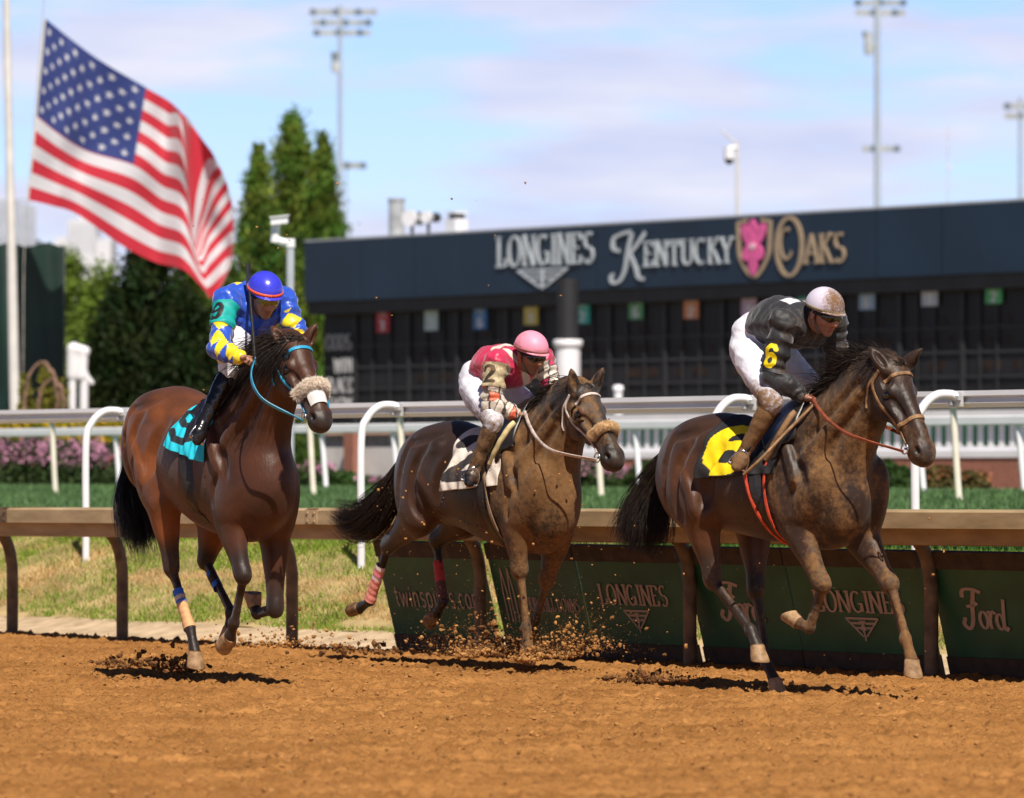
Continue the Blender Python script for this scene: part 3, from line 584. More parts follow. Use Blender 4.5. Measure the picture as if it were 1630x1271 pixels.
# ------------------------------------------------------------------ tote board
NAVY = M('navy_fascia', (.007, .021, .044), .5, .25, .4); BLK = M('tote_black', (.010, .010, .013), .6, .3, 1.5); GREYT = M('soffit_grey', (.035, .035, .04), .7, .2, 2)
SIGNW = M('sign_silver', (.50, .55, .60), .45, .1, 5); SIGNG = M('sign_gold', (.40, .30, .20), .45, .1, 5); PINK = M('lily_pink', (.75, .12, .35), .5, .15, 5)
TB = 49.0
def tp(u, v, z=0.):                                  # pixel on the tote board plane
    s = s_of(u, TB - z); return st(s, TB - z, z_at(v, depth_of(s, TB - z)))
def build_tote():
    sl_, sr_ = s_of(484, TB), s_of(1900, TB); ztop = 6.62; root = empty('tote_board', tuple(st((sl_ + sr_) / 2, TB)), 0, 'long dark tote board with navy fascia lettered LONGINES and KENTUCKY OAKS', 'tote board'); o0 = np.array(root.location)
    R = np.stack([RD, RN, np.array([0, 0, 1.])], 1)
    def bx(mb, s0, s1, t0, t1, z0, z1): mb.box(st((s0 + s1) / 2, (t0 + t1) / 2, (z0 + z1) / 2) - o0, (abs(s1 - s0), abs(t1 - t0), abs(z1 - z0)), R); return mb
    zf = z_at(481, depth_of(sl_, TB)); zs = zf - .30
    joints = [sl_, s_of(575, TB), s_of(660, TB), s_of(950, TB), s_of(1395, TB), s_of(1500, TB), sr_]
    mb = MB()
    for a, b in zip(joints[:-1], joints[1:]): bx(mb, a + .012, b - .012, TB, TB + 1.6, zf, ztop)
    mb.build('fascia', NAVY, root)
    bx(MB(), sl_, sr_, TB + .01, TB + 1.59, ztop, ztop + .05).build('fascia_cap', M('cap_metal', (.35, .36, .38), .5, .1, 4), root)
    bx(MB(), sl_, sr_, TB + .12, TB + 1.7, zs, zf - .003).build('soffit', GREYT, root)
    mb = bx(MB(), sl_ + .1, sr_, TB + .5, TB + 1.6, 1.0, zs - .004); mb.build('display_wall', BLK, root)
    # mullions and display rows
    mb = MB(); mb2 = MB(); us = [485, 565, 650, 727, 806, 888, 970, 1058, 1150, 1244, 1338, 1432, 1532, 1640]
    for u in us: s = s_of(u, TB + .45); bx(mb, s - .05, s + .05, TB + .44, TB + .49, 1.1, zs - .02)
    for u in us[1:-1]:
        for q in (.33, .67): s = s_of(u + 82 * q, TB + .45); bx(mb, s - .02, s + .02, TB + .45, TB + .485, 1.1, zs - .02)
    for z in (zs - .75, zs - 1.25, zs - 1.75): bx(mb, sl_ + .2, sr_, TB + .46, TB + .485, z - .03, z + .03)
    mb.build('mullion', M('mullion_grey', (.028, .028, .032), .6, .2, 3), root)
    LED = M('dim_display_digit', (.040, .018, .008), .6, .5, 3)
    rg = random.Random(3)
    for a, b in zip(us[2:-1], us[3:]):
        s0, s1 = s_of(a, TB + .45), s_of(b, TB + .45); w = s1 - s0
        for r_, (z, k) in enumerate(((zs - .58, 2), (zs - 1.0, 5), (zs - 1.52, 5))):
            for i in range(k):
                c = s0 + w * (.5 + (i - (k - 1) / 2) * .14 + (.1 if k == 2 else 0)); h = .2 if k == 2 else .16
                if rg.random() < .3: continue
                mb = MB()
                for dz in (-h / 2, 0, h / 2): bx(mb, c - .05, c + .05, TB + .484, TB + .50, z + dz - .012, z + dz + .012)
                for dx in (-.06, .06): bx(mb, c + dx - .012, c + dx + .012, TB + .484, TB + .50, z - h / 2, z + h / 2)
                mb.build('display_digit', LED, root)
    def fm(u0, v0, u1, v1, slope=-.055, zoff=0.):
        s0, s1 = s_of(u0, TB + zoff), s_of(u1, TB + zoff); za, zb = z_at(v0, depth_of(s0, TB + zoff)), z_at(v1, depth_of(s0, TB + zoff))       # v0 bottom, v1 top at the left end
        return lambda x, y, z: st(s0 + (s1 - s0) * x, TB + zoff - z * 3, za + (zb - za) * y) - o0
    mb = MB(); text_geo(mb, 'LONGINES', fm(793, 426, 947, 378), .17, .07, True, .01, .004)
    m = fm(826, 459, 905, 430)
    for i, pts in enumerate(([(0, .95), (1, .95)], [(.14, .7), (.86, .7)], [(.26, .45), (.74, .45)], [(0, .95), (.45, 0)], [(1, .95), (.55, 0)], [(.5, -.1), (.5, .9)])): ribbon(mb, pts, .05, .12, m, .004 + i * .001, .008)
    text_geo(mb, 'ENTUCKY', fm(1027, 425, 1168, 385), .16, .07, True, .01, .004)
    m = fm(972, 452, 1030, 370)
    for i, pts in enumerate(([(.34, .95), (.12, .88), (.10, .68), (.3, .62)], [(.62, .98), (.5, .6), (.42, .25), (.28, .05), (.08, .02), (.04, .14), (.14, .18)], [(1.0, .97), (.75, .72), (.52, .52)], [(.56, .56), (.72, .3), (.8, .1), (.98, .06)], [(.3, .95), (.62, 1.0)])): ribbon(mb, cr(pts, 6), .10, .06, m, .004 + i * .0012, .008)
    mb.build('lettering', SIGNW, root)
    mb = MB(); text_geo(mb, 'AKS', fm(1283, 420, 1348, 374), .17, .07, True, .01, .004); m = fm(1234, 442, 1282, 346)
    ribbon(mb, arc(.5, .5, .42, .48, 90, 450, 30), .13, .05, m, .004, .008); ribbon(mb, arc(.42, .55, .2, .25, 60, 330, 20), .07, .04, m, .006, .008)
    m = fm(1174, 442, 1230, 350); ribbon(mb, cr([(.04, .95), (.06, .6), (.1, .35), (.3, .1), (.5, 0), (.7, .1), (.9, .35), (.94, .6), (.96, .95)], 5), .10, .05, m, .004, .008); ribbon(mb, [(0, .93), (.3, .98)], .05, .06, m, .006, .008); ribbon(mb, [(.7, .98), (1, .93)], .05, .06, m, .0066, .008)
    mb.build('lettering', SIGNG, root)
    mb = MB(); k = 0
    for a, l in ((95, .48), (50, .5), (130, .5), (-90, .5), (-35, .34), (215, .34)):
        ca, sa = math.cos(math.radians(a)), math.sin(math.radians(a)); pts = []
        for q in range(12): f_ = q / 12 * 2 * math.pi; r1, r2 = l / 2 * math.cos(f_) + l / 2, .13 * math.sin(f_); pts.append((.5 + (r1 * ca - r2 * sa), .52 + (r1 * sa + r2 * ca)))
        piece(mb, pts, m, .006 + k * .0015, .01); k += 1
    mb.build('lily_emblem', PINK, root)
    mb = MB(); piece(mb, arc(.5, .52, .09, .06, 0, 330, 11), m, .018, .01); mb.build('lily_centre', M('lily_pale', (.8, .5, .6), .5), root)
    mb = MB()
    for t_, u0, u1, v0, v1 in (('ODDS', 520, 561, 557, 534), ('WIN', 533, 562, 594, 571), ('PLACE', 522, 562, 626, 603), ('SHOW', 524, 562, 655, 634)): text_geo(mb, t_, fm(u0, v0, u1, v1, zoff=.47), .2, .15, False, .01, .004)
    mb.build('row_lettering', M('row_letter_white', (.42, .42, .44), .6, .1, 3), root)
    cols = [(611, 510, (.50, .03, .05)), (688, 507, (.45, .60, .62)), (766, 505, (.05, .20, .50)), (847, 498, (.62, .52, .12)), (929, 496, (.04, .45, .40)), (1014, 489, (.10, .35, .16)), (1102, 488, (.68, .26, .12)), (1194, 484, (.55, .38, .52)), (1283, 476, (.02, .35, .30)), (1382, 474, (.30, .42, .58)), (1482, 468, (.52, .56, .64)), (1584, 464, (.10, .45, .16))]
    for i, (u, v, c) in enumerate(cols):
        nm = 'entry_sign'; f_ = fm(u - 10 - i * .25, v + 20, u + 10 + i * .25, v - 20, zoff=.46); mb = MB(); piece(mb, [(0, 0), (1, 0), (1, 1), (0, 1)], f_, .003, .01)
        sg = mb.build(nm, M('entry_sign_%d' % i, c, .5, .1, 6), root); mb = MB(); n_ = str(i + 1)
        f2 = (lambda f_: lambda x, y, z: f_(.28 + .44 * x, .08 + .40 * y, z))(f_)
        for ch in ('1' if i in (0, 3, 7, 8, 10) else '6' if i in (2, 5, 9) else '2',): text_geo(mb, ch, f2, .2, .18, False, .004, .010)
        f3 = (lambda f_: lambda x, y, z: f_(.2 + .6 * x, .62 + .25 * y, z))(f_); text_geo(mb, 'IHE', f3, .1, .1, False, .004, .010)
        mb.build('sign_digit', M('sign_digit_white', (.66, .66, .68), .5, .1, 4), sg)
    # wall of the board seen under the fascia reaches down behind the balustrade
    def roof(name, lab, cat, parts, u, v):
        r = empty(name, tuple(tp(u, v, -.8)), 0, lab, cat); return r
    # rooftop equipment stands on the board: things of their own
    P0 = tp(631, 380, -.8); P0[2] = ztop + .05; px = 120 / FPX
    r = empty('roof_flue', tuple(P0), 0, 'grey metal flue cylinder standing on the left part of the tote board roof', 'flue'); mb = MB(); mb.tube([(0, 0, 0), (0, 0, .86)], .185, 20); mb.build('flue_pipe', M('flue_metal', (.55, .56, .56), .4, .25, 3, metal=.4), r, smooth=True); mb = MB(); mb.tube([(0, 0, .84), (0, 0, .90)], .205, 20); mb.build('flue_collar', M('cap_metal', (1, 1, 1)), r, smooth=True)
    for (u, rr, lab) in ((656, .19, 'white dish with black back on the roof beside the flue'), (682, .14, 'small pale dish right of the larger one on the board roof')):
        P1 = tp(u, 380, -.6); P1[2] = ztop + .05; r = empty('satellite_dish', tuple(P1), -.5, lab, 'dish', 'dishes on the tote board roof'); mb = MB(); mb.tube([(0, 0, 0), (0, 0, .34)], .04, 8); mb.build('mast', M('dish_mast', (.03, .03, .03), .5), r, smooth=True)
        mb = MB(); mb.tube([(0, -.16, .40), (0, -.05, .40), (0, .03, .40), (0, .12, .40)], [rr * .98, rr, rr * .85, rr * .3], 18); mb.build('dish_shell', WHITE, r, smooth=True); mb = MB(); mb.tube([(.1, .10, .40), (.1, .22, .40)], rr * .8, 14); mb.build('dish_back', M('dish_mast', (0, 0, 0)), r, smooth=True)
    P1 = tp(727, 378, -.8); P1[2] = ztop + .05; r = empty('roof_vent', tuple(P1), -.9, 'white box vent with dark opening on the tote board roof', 'vent'); MB().box((0, 0, .17), (.36, .36, .34)).build('vent_box', WHITE, r); MB().box((0, 0, .40), (.26, .26, .12)).build('vent_opening', M('dish_mast', (0, 0, 0)), r); MB().box((0, 0, .48), (.36, .36, .05)).build('vent_cap', WHITE, r)
build_tote()
R_RAIL = np.stack([RD, RN, np.array([0, 0, 1.])], 1)
def build_mid():
    # white column with a dark upper section, short white post
    d = 96; b = at(904, 745, d); b[2] = 1.0; r = empty('column', tuple(b), 0, 'round column, white below and dark grey above, in front of the tote board', 'column'); px = d / FPX
    z1 = z_at(541, d) - 1; z2 = z_at(470, d) - 1; mb = MB(); mb.tube([(0, 0, 0), (0, 0, z1 - .15)], 20 * px, 24); mb.build('lower_shaft', WHITE, r, smooth=True)
    mb = MB(); mb.tube([(0, 0, z1 - .15), (0, 0, z1 - .12), (0, 0, z1 - .02), (0, 0, z1)], [20.5 * px, 23.5 * px, 23.5 * px, 21 * px], 24); mb.build('collar', WHITE, r, smooth=True)
    mb = MB(); mb.tube([(0, 0, z1), (0, 0, z2 + .3)], 17 * px, 24); mb.build('upper_shaft', M('dark_column', (.018, .018, .02), .6, .2, 3), r, smooth=True)
    d = 88; b = at(984, 745, d); b[2] = 1.0; r = empty('bollard', tuple(b), 0, 'short white round-topped post left of the balustrade', 'post'); mb = MB(); h = z_at(613, d) - 1; mb.tube([(0, 0, 0), (0, 0, h - .1)], 7 * d / FPX, 16); mb.build('shaft', WHITE, r, smooth=True); mb = MB(); mb.tube([(0, 0, h - .1), (0, 0, h - .02), (0, 0, h)], [8.5 * d / FPX, 8.5 * d / FPX, 4 * d / FPX], 16); mb.build('cap', WHITE, r, smooth=True)
    # balustrade with arched openings over a brick base
    t = 31.4; s0, s1 = s_of(820, t), s_of(1760, t); zb, zt = 1.585, 2.10; root = empty('balustrade', tuple(st((s0 + s1) / 2, t)), 0, 'white balustrade with a row of small arched openings over a brick base', 'balustrade'); o0 = np.array(root.location)
    def bx(mb, a, b_, t0, t1, z0, z1): return mb.box(st((a + b_) / 2, (t0 + t1) / 2, (z0 + z1) / 2) - o0, (abs(b_ - a), abs(t1 - t0), z1 - z0), R_RAIL)
    bx(MB(), s0, s1, t - .14, t + .14, zt, zt + .10).build('coping', WHITE, root); bx(MB(), s0, s1, t - .12, t + .12, zb - .10, zb).build('sill', WHITE, root)
    mod = .228; n = int((s1 - s0) / mod); ow = .062; ya, yt = zb + .0, zt - .16; mb = MB()
    for i in range(n):
        a = s0 + i * mod; c = a + mod / 2
        bx(mb, a, c - ow, t - .015, t + .015, zb + .001, zt - .001); bx(mb, c + ow, a + mod, t - .015, t + .015, zb + .001, zt - .001); bx(mb, c - ow, c + ow, t - .014, t + .014, yt + ow, zt - .001); bx(mb, c - ow, c + ow, t - .014, t + .014, zb + .001, zb + .07)
        for q in (-1, 1): mb.prism([st(c + q * ow, t - .0135, yt + ow) - o0, st(c + q * ow, t - .0135, yt + .004) - o0, st(c + q * ow * .8, t - .0135, yt + ow * .6) - o0, st(c + q * ow * .4, t - .0135, yt + ow * .92) - o0, st(c, t - .0135, yt + ow) - o0], RN * .027)
    mb.build('arched_panel', WHITE, root)
    bm_, N_, L_, P_ = new_mat('brick'); tc = N_.new('ShaderNodeTexCoord'); br = N_.new('ShaderNodeTexBrick'); mp = N_.new('ShaderNodeMapping'); mp.inputs['Rotation'].default_value = (math.pi / 2, 0, -math.atan2(.779, .627)); L_.new(tc.outputs['Object'], mp.inputs[0]); L_.new(mp.outputs[0], br.inputs[0]); br.inputs['Scale'].default_value = 5; br.inputs['Color1'].default_value = (.34, .10, .055, 1); br.inputs['Color2'].default_value = (.26, .075, .045, 1); br.inputs['Mortar'].default_value = (.36, .28, .22, 1); L_.new(br.outputs[0], P_.inputs['Base Color']); P_.inputs['Roughness'].default_value = .9
    MATS['brick'] = bm_; bx(MB(), s0, s1, t - .10, t + .10, .9, zb - .103).build('brick_base', bm_, root)
    # green fence seen through the arches
    t2 = t + 1.2; r = empty('green_screen', tuple(st((s0 + s1) / 2, t2)), 0, 'dark green screen fence seen through the balustrade arches', 'fence'); o0 = np.array(r.location); mb = MB(); bx(mb, s0, s1, t2, t2 + .05, 1.0, 2.0); mb.build('screen_panel', M('screen_green', (.015, .10, .055), .6, .3, 2), r)
    # low pale wall, railing and brick piers to the left
    sA, sB = s_of(520, t), s_of(815, t); r = empty('garden_wall', tuple(st((sA + sB) / 2, t)), 0, 'low whitish garden wall with dark railing and brick piers', 'wall'); o0 = np.array(r.location); z_ = z_at(712, depth_of((sA + sB) / 2, t))
    bx(MB(), sA, sB, t - .1, t + .1, .95, z_).build('wall_panel', M('wall_offwhite', (.62, .58, .56), .8, .12, 2), r); bx(MB(), sA, sB, t - .13, t + .13, z_ + .22, z_ + .34).build('top_rail', M('wall_salmon', (.60, .38, .30), .8, .12, 2), r)
    mb = MB(); k = 0
    for a in np.arange(sA, sB, .09): mb.box(st(a, t, z_ + .11) - o0, (.025, .03, .218), R_RAIL)
    mb.build('railing_bars', M('railing_grey', (.25, .25, .25), .6), r)
    for u in (562, 668, 760): s = s_of(u, t - .2); bx(MB(), s - .14, s + .14, t - .3, t - .14, .95, z_ + .25).build('brick_pier', bm_, r)
build_mid()

# ------------------------------------------------------------------ planting
def bush(name, c, rx, ry, h, n, col, size, label, cat, flower=None, fn=0, seed=1, group=None):
    rg = np.random.default_rng(seed); root = empty(name, tuple(c), 0, label, cat, group)
    a = rg.uniform(0, 6.28, n); r = rg.random(n) ** .4; z = rg.random(n) ** .75; env = np.sqrt(np.clip(1 - (z * .95) ** 2.4, 0, 1)) * (1 + .25 * np.sin(a * 3 + seed) * np.cos(z * 5 + seed)) 
    P = np.stack([np.cos(a) * r * env * rx, np.sin(a) * r * env * ry, z * h * (1 + .12 * np.sin(a * 4 + seed))], 1)
    cc = np.array(col) * rg.uniform(.45, 1.5, (n, 1)); leaves('foliage', P, size, LEAF, root, cc, up=.4, seed=seed)
    mb = MB()
    for k in range(5):
        q = rg.uniform(-1, 1, 2) * [rx * .5, ry * .5]; mb.tube([(q[0] * .2, q[1] * .2, 0), (q[0], q[1], h * .7)], [.02, .008], 5)
    mb.build('stem', M('stem_brown', (.10, .06, .035), .9), root)
    if flower is not None:
        a = rg.uniform(0, 6.28, fn); z = rg.uniform(.55, 1.12, fn); r = rg.random(fn) ** .5; cl = np.floor(rg.random(fn) * 14); a = a * .3 + cl * .45
        P = np.stack([np.cos(a) * r * rx * 1.0, np.sin(a) * r * ry, z * h * (.92 + .1 * np.sin(cl * 2.1))], 1); leaves('blossom', P, size * .8, LEAF, root, np.array(flower) * rg.uniform(.7, 1.25, (fn, 1)), up=.8, seed=seed + 9)
    return root
def build_bushes():
    rg = random.Random(2); G = .03
    def gp(u, d): p = at(u, 745, d); p[2] = 1.03; return p
    for i, (u, top) in enumerate(((-25, 712), (12, 706), (52, 704), (95, 708), (132, 706), (168, 712), (205, 730), (240, 738))):
        d = 78 + .6 * (i % 3); h = (745 - top) / FPX * d + .30; bush('flowering_shrub', gp(u, d), .34, .5, h, 1600, (.05, .085, .03), .045, 'pink flowering shrub in the bed at left, %s' % ('cut by the left edge', 'left of the first cream post', 'behind the first cream post', 'right of the first cream post', 'behind the curved white post', 'beside the short white post', 'low and reddish by the horse tail', 'low, hidden behind the left horse')[i], 'shrub', (.62, .30, .44) if i < 6 else (.45, .16, .16), 520 if i < 6 else 220, 20 + i, 'flowering shrubs in the bed behind the turf course')
    for i, (u, top, fl) in enumerate(((505, 716, 1), (540, 730, 0), (585, 738, 1), (622, 748, 0), (900, 708, 0), (938, 716, 1), (975, 722, 1), (1030, 716, 0), (1062, 714, 0), (1092, 720, 1), (1160, 722, 1), (1405, 712, 0), (1432, 722, 0), (1500, 722, 2), (1545, 730, 2))):
        d = 72 if u > 1300 else 75; h = (745 - top - 8) / FPX * d + .16; where = ('right of the left horse muzzle', 'low beyond the left horse chest', 'left of the second curved post', 'right of the second curved post', 'behind the middle horse chest', 'under the middle horse nose', 'right of the middle horse nose', 'dark leafy left of the leading horse tail', 'dense green above the leading horse tail', 'behind the leading horse croup', 'behind the leading horse rump', 'under the leading horse nose', 'beside the right curved post', 'reddish beside the right cream post', 'low reddish in front of the brick base')[i]
        bush('garden_shrub', gp(u, d), .30 + .05 * (i % 2), .4, h, 1500, ((.05, .10, .025), (.055, .10, .03), (.12, .10, .035))[fl], .045, 'green garden shrub ' + where, 'shrub', (.60, .28, .42) if fl == 1 else (.5, .16, .08) if fl == 2 else None, 260 if fl == 1 else 80, 50 + i, 'garden shrubs along the far side of the turf course')
    for i, u in enumerate((-10, 22, 60, 100, 140, 180, 222)):
        d = 88; h = z_at(670 + 3 * (i % 2), d) - 1.03; bush('yellow_flower_shrub', gp(u, d), .36, .4, h, 1500, (.16, .19, .02), .05, 'yellow blossoming shrub behind the pink bed, %s' % ('cut by the left edge', 'by the flagpole foot', 'first right of the flagpole', 'below the green wall end', 'right of the green wall', 'below the dark trees', 'rightmost, by the left horse rump')[i], 'shrub', (.80, .52, .02), 420, 90 + i, 'yellow flowering shrubs behind the pink bed')
    for i, (u, top) in enumerate(((40, 612), (72, 600), (98, 618))): d = 91; h = z_at(top, d) - 1.03; bush('tall_wispy_shrub', gp(u, d), .22, .3, h, 900, (.20, .19, .03), .06, ('wispy yellow green shrub right of the flagpole', 'wispy yellow green shrub below the dry vine arch', 'wispy yellow green shrub at the end of the green wall')[i], 'shrub', None, 0, 130 + i, 'wispy shrubs at the foot of the green wall')
build_bushes()
def conifer(c, R, Hh, n, label, seed, col, size=.085, lobes=1.0):
    rg = np.random.default_rng(seed); root = empty('conifer_tree', tuple(c), 0, label, 'tree', 'evergreen trees left of the tote board')
    MB().tube([(0, 0, 0), (0, 0, Hh * .5), (0, 0, Hh * .96)], [R * .12, R * .07, .02], 10).build('trunk', M('bark', (.08, .05, .03), .9, .4, 6, bump=.5), root, smooth=True)
    # crown: upswept sprays, each a clump of leaf sprigs, on an uneven cone
    nb = int(230 * lobes); hb = rg.random(nb) ** .85; ab = rg.uniform(0, 6.28, nb); env = (1 - hb ** 1.7) ** .82 * (1 + .20 * np.sin(ab * 3 + hb * 9 + seed) + .14 * rg.normal(size=nb)); rb = R * env
    k = n // nb; idx = np.repeat(np.arange(nb), k); q = rg.random(len(idx)) ** .6; sp = (.11 + .10 * (1 - hb[idx])) * R * 1.5
    P = np.stack([np.cos(ab[idx]) * rb[idx] * q, np.sin(ab[idx]) * rb[idx] * q, hb[idx] * Hh * .94 + q * R * .32 * (1 - .4 * hb[idx])], 1) + rg.normal(size=(len(idx), 3)) * sp[:, None] * [.5, .5, .75] * (.4 + q[:, None] * .6)
    P[:, 2] = np.maximum(P[:, 2], .05); tint = rg.uniform(.6, 1.5, nb)[idx][:, None] * rg.uniform(.7, 1.3, (len(idx), 1)); C = np.array(col) * tint; C[:, 0] *= rg.uniform(.8, 1.7, nb)[idx]
    leaves('crown', P, size, LEAF, root, C, up=1.2, seed=seed, asp=.35)
    return root
def gp(u, d, z=1.0): p = at(u, 745, d); p[2] = z; return p
def build_trees():
    px = 110 / FPX
    G1 = (.105, .20, .030); G2 = (.068, .135, .024); G_SHADE = (.014, .030, .008)  # last green: shadow on the clump's lower left, put into the leaf colour
    conifer(gp(466, 130), 118 * px, z_at(168, 130) - 1, 36000, 'tallest pointed conifer in the middle of the clump', 3, G1)
    conifer(gp(514, 128), 72 * px, z_at(196, 128) - 1, 26000, 'second pointed conifer at the right side of the clump, by the tote board', 5, G1)
    conifer(gp(412, 122), 74 * px, z_at(218, 122) - 1, 26000, 'lower pointed conifer left of the tallest one, beside the flag', 8, G1)
    conifer(gp(425, 107), 58 * px, z_at(330, 107) - 1, 26000, 'broad dense conifer in front of the tallest one behind the left jockey', 28, G2)
    conifer(gp(330, 106), 105 * px, z_at(345, 106) - 1, 30000, 'broad dark conifer behind the lower part of the flag', 12, G2)
    conifer(gp(235, 105), 100 * px, z_at(368, 105) - 1, 30000, 'conifer darkened with painted shade, left of the broad one, under the flag', 17, G_SHADE)
    conifer(gp(180, 103), 62 * px, z_at(470, 103) - 1, 16000, 'low conifer with shade painted into its leaves beside the pale structure', 23, G_SHADE)
    conifer(gp(300, 101), 82 * px, z_at(470, 101) - 1, 22000, 'low conifer with shadow painted into its leaves above the left horse croup', 33, G_SHADE)
    # broadleaf tree, light green
    for i, (u, v, r_, lab) in enumerate(((118, 398, 52, 'light green broadleaf tree right of the green wall'), (160, 430, 45, 'smaller light green tree behind the dark conifers'))):
        rg = np.random.default_rng(70 + i); root = empty('broadleaf_tree', tuple(gp(u, 118 - i)), 0, lab, 'tree', 'light green broadleaf trees'); Hh = z_at(v, 118) - 1; px2 = 118 / FPX; n = 20000
        MB().tube([(0, 0, 0), (0, 0, Hh * .7)], [.12, .05], 8).build('trunk', M('bark', (0, 0, 0)), root, smooth=True)
        nb = 70; cb = rg.normal(size=(nb, 3)); cb /= np.linalg.norm(cb, axis=1)[:, None]; cb *= rg.random((nb, 1)) ** .35; cb = cb * [r_ * px2, r_ * px2, Hh * .46] + [0, 0, Hh * .52]; idx = rg.integers(0, nb, n)
        P = cb[idx] + rg.normal(size=(n, 3)) * .17; leaves('crown', P, .075, LEAF, root, np.array((.16, .24, .035)) * rg.uniform(.6, 1.3, nb)[idx][:, None] * rg.uniform(.7, 1.3, (n, 1)), seed=3 + i)
build_trees()
# ------------------------------------------------------------------ flag, pole, left background
def build_flag():
    D = 93.0
    cols = [ # s along the fly: list of (t down the flag, u, v, depth offset)
        (0.0, [(0, 70, 28, 0), (.5, 57, 172, 0), (1, 43, 318, 0)]),
        (.14, [(0, 112, 62, -.12), (.5, 97, 205, -.14), (1, 84, 328, -.1)]),
        (.26, [(0, 160, 97, .10), (.5, 142, 232, .12), (1, 124, 342, .10)]),
        (.40, [(0, 233, 140, -.05), (.538, 213, 263, -.05), (1, 196, 392, -.08)]),
        (.50, [(0, 268, 160, .12), (.5, 258, 285, .12), (1, 248, 418, .1)]),
        (.585, [(0, 290, 180, -.10), (.5, 294, 308, -.12), (1, 292, 430, -.1)]),
        (.64, [(0, 298, 186, .06), (.08, 301, 385, .1), (.35, 309, 398, .1), (.6, 316, 412, .1), (1, 325, 462, .05)]),
        (.72, [(0, 308, 200, .22), (.12, 316, 335, .26), (.35, 324, 362, .26), (.6, 334, 385, .24), (1, 332, 474, .10)]),
        (.86, [(0, 322, 222, .10), (.14, 332, 280, .16), (.35, 344, 320, .14), (.6, 354, 362, .14), (.85, 360, 412, .1), (1, 345, 467, .08)]),
        (1.0, [(0, 336, 240, -.04), (.14, 348, 262, -.02), (.35, 362, 295, -.02), (.6, 371, 342, 0), (.85, 370, 410, 0), (1, 358, 446, 0)])]
    nu, nv = 260, 196; ss = np.linspace(0, 1, nu); tt = np.linspace(0, 1, nv); K = []
    for s, r in cols:
        r = np.array(r); d = cr(r, 12); K.append(np.stack([np.interp(tt, d[:, 0], d[:, k]) for k in (1, 2, 3)], 1))
    K = np.array(K); sc_ = np.array([c[0] for c in cols]); Q = cr(np.concatenate([sc_[:, None], K.reshape(len(K), -1)], 1), 16); G = np.stack([np.interp(ss, Q[:, 0], Q[:, k]) for k in range(1, Q.shape[1])], 1).reshape(nu, nv, 3)
    S_, T_ = np.meshgrid(ss, tt, indexing='ij'); amp = .055 * smoothstep(.02, .35, S_); rip = np.sin(S_ * 17 + T_ * 7) * amp + np.sin(S_ * 31 - T_ * 9 + 1) * .022 * smoothstep(0, .3, S_) + np.sin(T_ * 15 + S_ * 22) * .02
    V = np.zeros((nu, nv, 3))
    for i in range(nu):
        for j in range(nv): V[i, j] = at(G[i, j, 0], G[i, j, 1], D + G[i, j, 2] * 1.3 + rip[i, j])
    C = np.tile(np.array((.72, .70, .74)), (nu, nv, 1)); red = np.array((.60, .020, .045)); st_ = np.floor(T_ * 13 - 1e-6).astype(int); C[st_ % 2 == 0] = red
    can = (S_ < .40) & (T_ < 7 / 13); C[can] = (.030, .050, .22)
    for r_ in range(9):
        for c_ in range(6 if r_ % 2 == 0 else 5):
            cx = .40 * ((c_ * 2 + 1 + (r_ % 2)) / 12); cy = (7 / 13) * (r_ + 1) / 10; x = (S_ - cx) * 1.9; y = (T_ - cy); a = np.arctan2(x, -y); rr = np.hypot(x, y)
            pr = .0235 * (.42 + .58 * np.clip(1 - np.abs(((a / (2 * math.pi / 5) + .5) % 1) - .5) * 2 / .62, 0, 1)); C[can & (rr < pr)] = (.75, .75, .78)
    C[S_ < .010] = (.8, .78, .74)
    org = at(50, 172, D); root = empty('flag', tuple(org), 0, 'large American flag blowing to the right with folded fly end', 'flag'); Vf = V.reshape(-1, 3) - org
    n = nu * nv; I, J_ = np.meshgrid(np.arange(nu - 1), np.arange(nv - 1), indexing='ij'); a = (I * nv + J_).ravel(); F = np.stack([a, a + 1, a + nv + 1, a + nv], 1)
    m, N, L, P = new_mat('flag_cloth'); at_ = N.new('ShaderNodeAttribute'); at_.attribute_name = 'Col'; L.new(at_.outputs['Color'], P.inputs['Base Color']); P.inputs['Roughness'].default_value = .7; P.inputs['Sheen Weight'].default_value = .2
    t = N.new('ShaderNodeBsdfTranslucent'); L.new(at_.outputs['Color'], t.inputs[0]); mx = N.new('ShaderNodeMixShader'); mx.inputs[0].default_value = .25; L.new(P.outputs[0], mx.inputs[1]); L.new(t.outputs[0], mx.inputs[2]); L.new(mx.outputs[0], N['Material Output'].inputs[0]); MATS['flag_cloth'] = m
    mesh_obj('cloth', Vf, F, m, root, C.reshape(-1, 3))
    b = at(26, 700, D + .3); b[2] = 1.0; tp_ = at(9, -60, D + .3); r = empty('flagpole', tuple(b), 0, 'tall white flagpole at the left edge beside the flag', 'flagpole'); d_ = tp_ - b; PW = M('pole_paint', (.66, .63, .60), .4, .1, 3)
    MB().tube([(0, 0, 0), d_ * .35, d_ * .7, d_], [.098, .09, .072, .06], 16).build('pole', PW, r, smooth=True)
    h1 = at(68, 30, D) - b; h2 = at(44, 318, D) - b; lo_ = at(36, 655, D + .2) - b; top = d_ + np.array([.06, 0, 0])
    mb = MB(); mb.tube(cr([top, at(62, -20, D) - b, h1, h2, at(38, 420, D) - b, at(37, 540, D + .1) - b, lo_], 6), .009, 6); mb.build('halyard', M('rope', (.45, .42, .38), .9), r, smooth=True)
    MB().tube([(0, 0, -.1), (0, 0, .12)], .17, 14).build('base', PW, r, smooth=True)
build_flag()
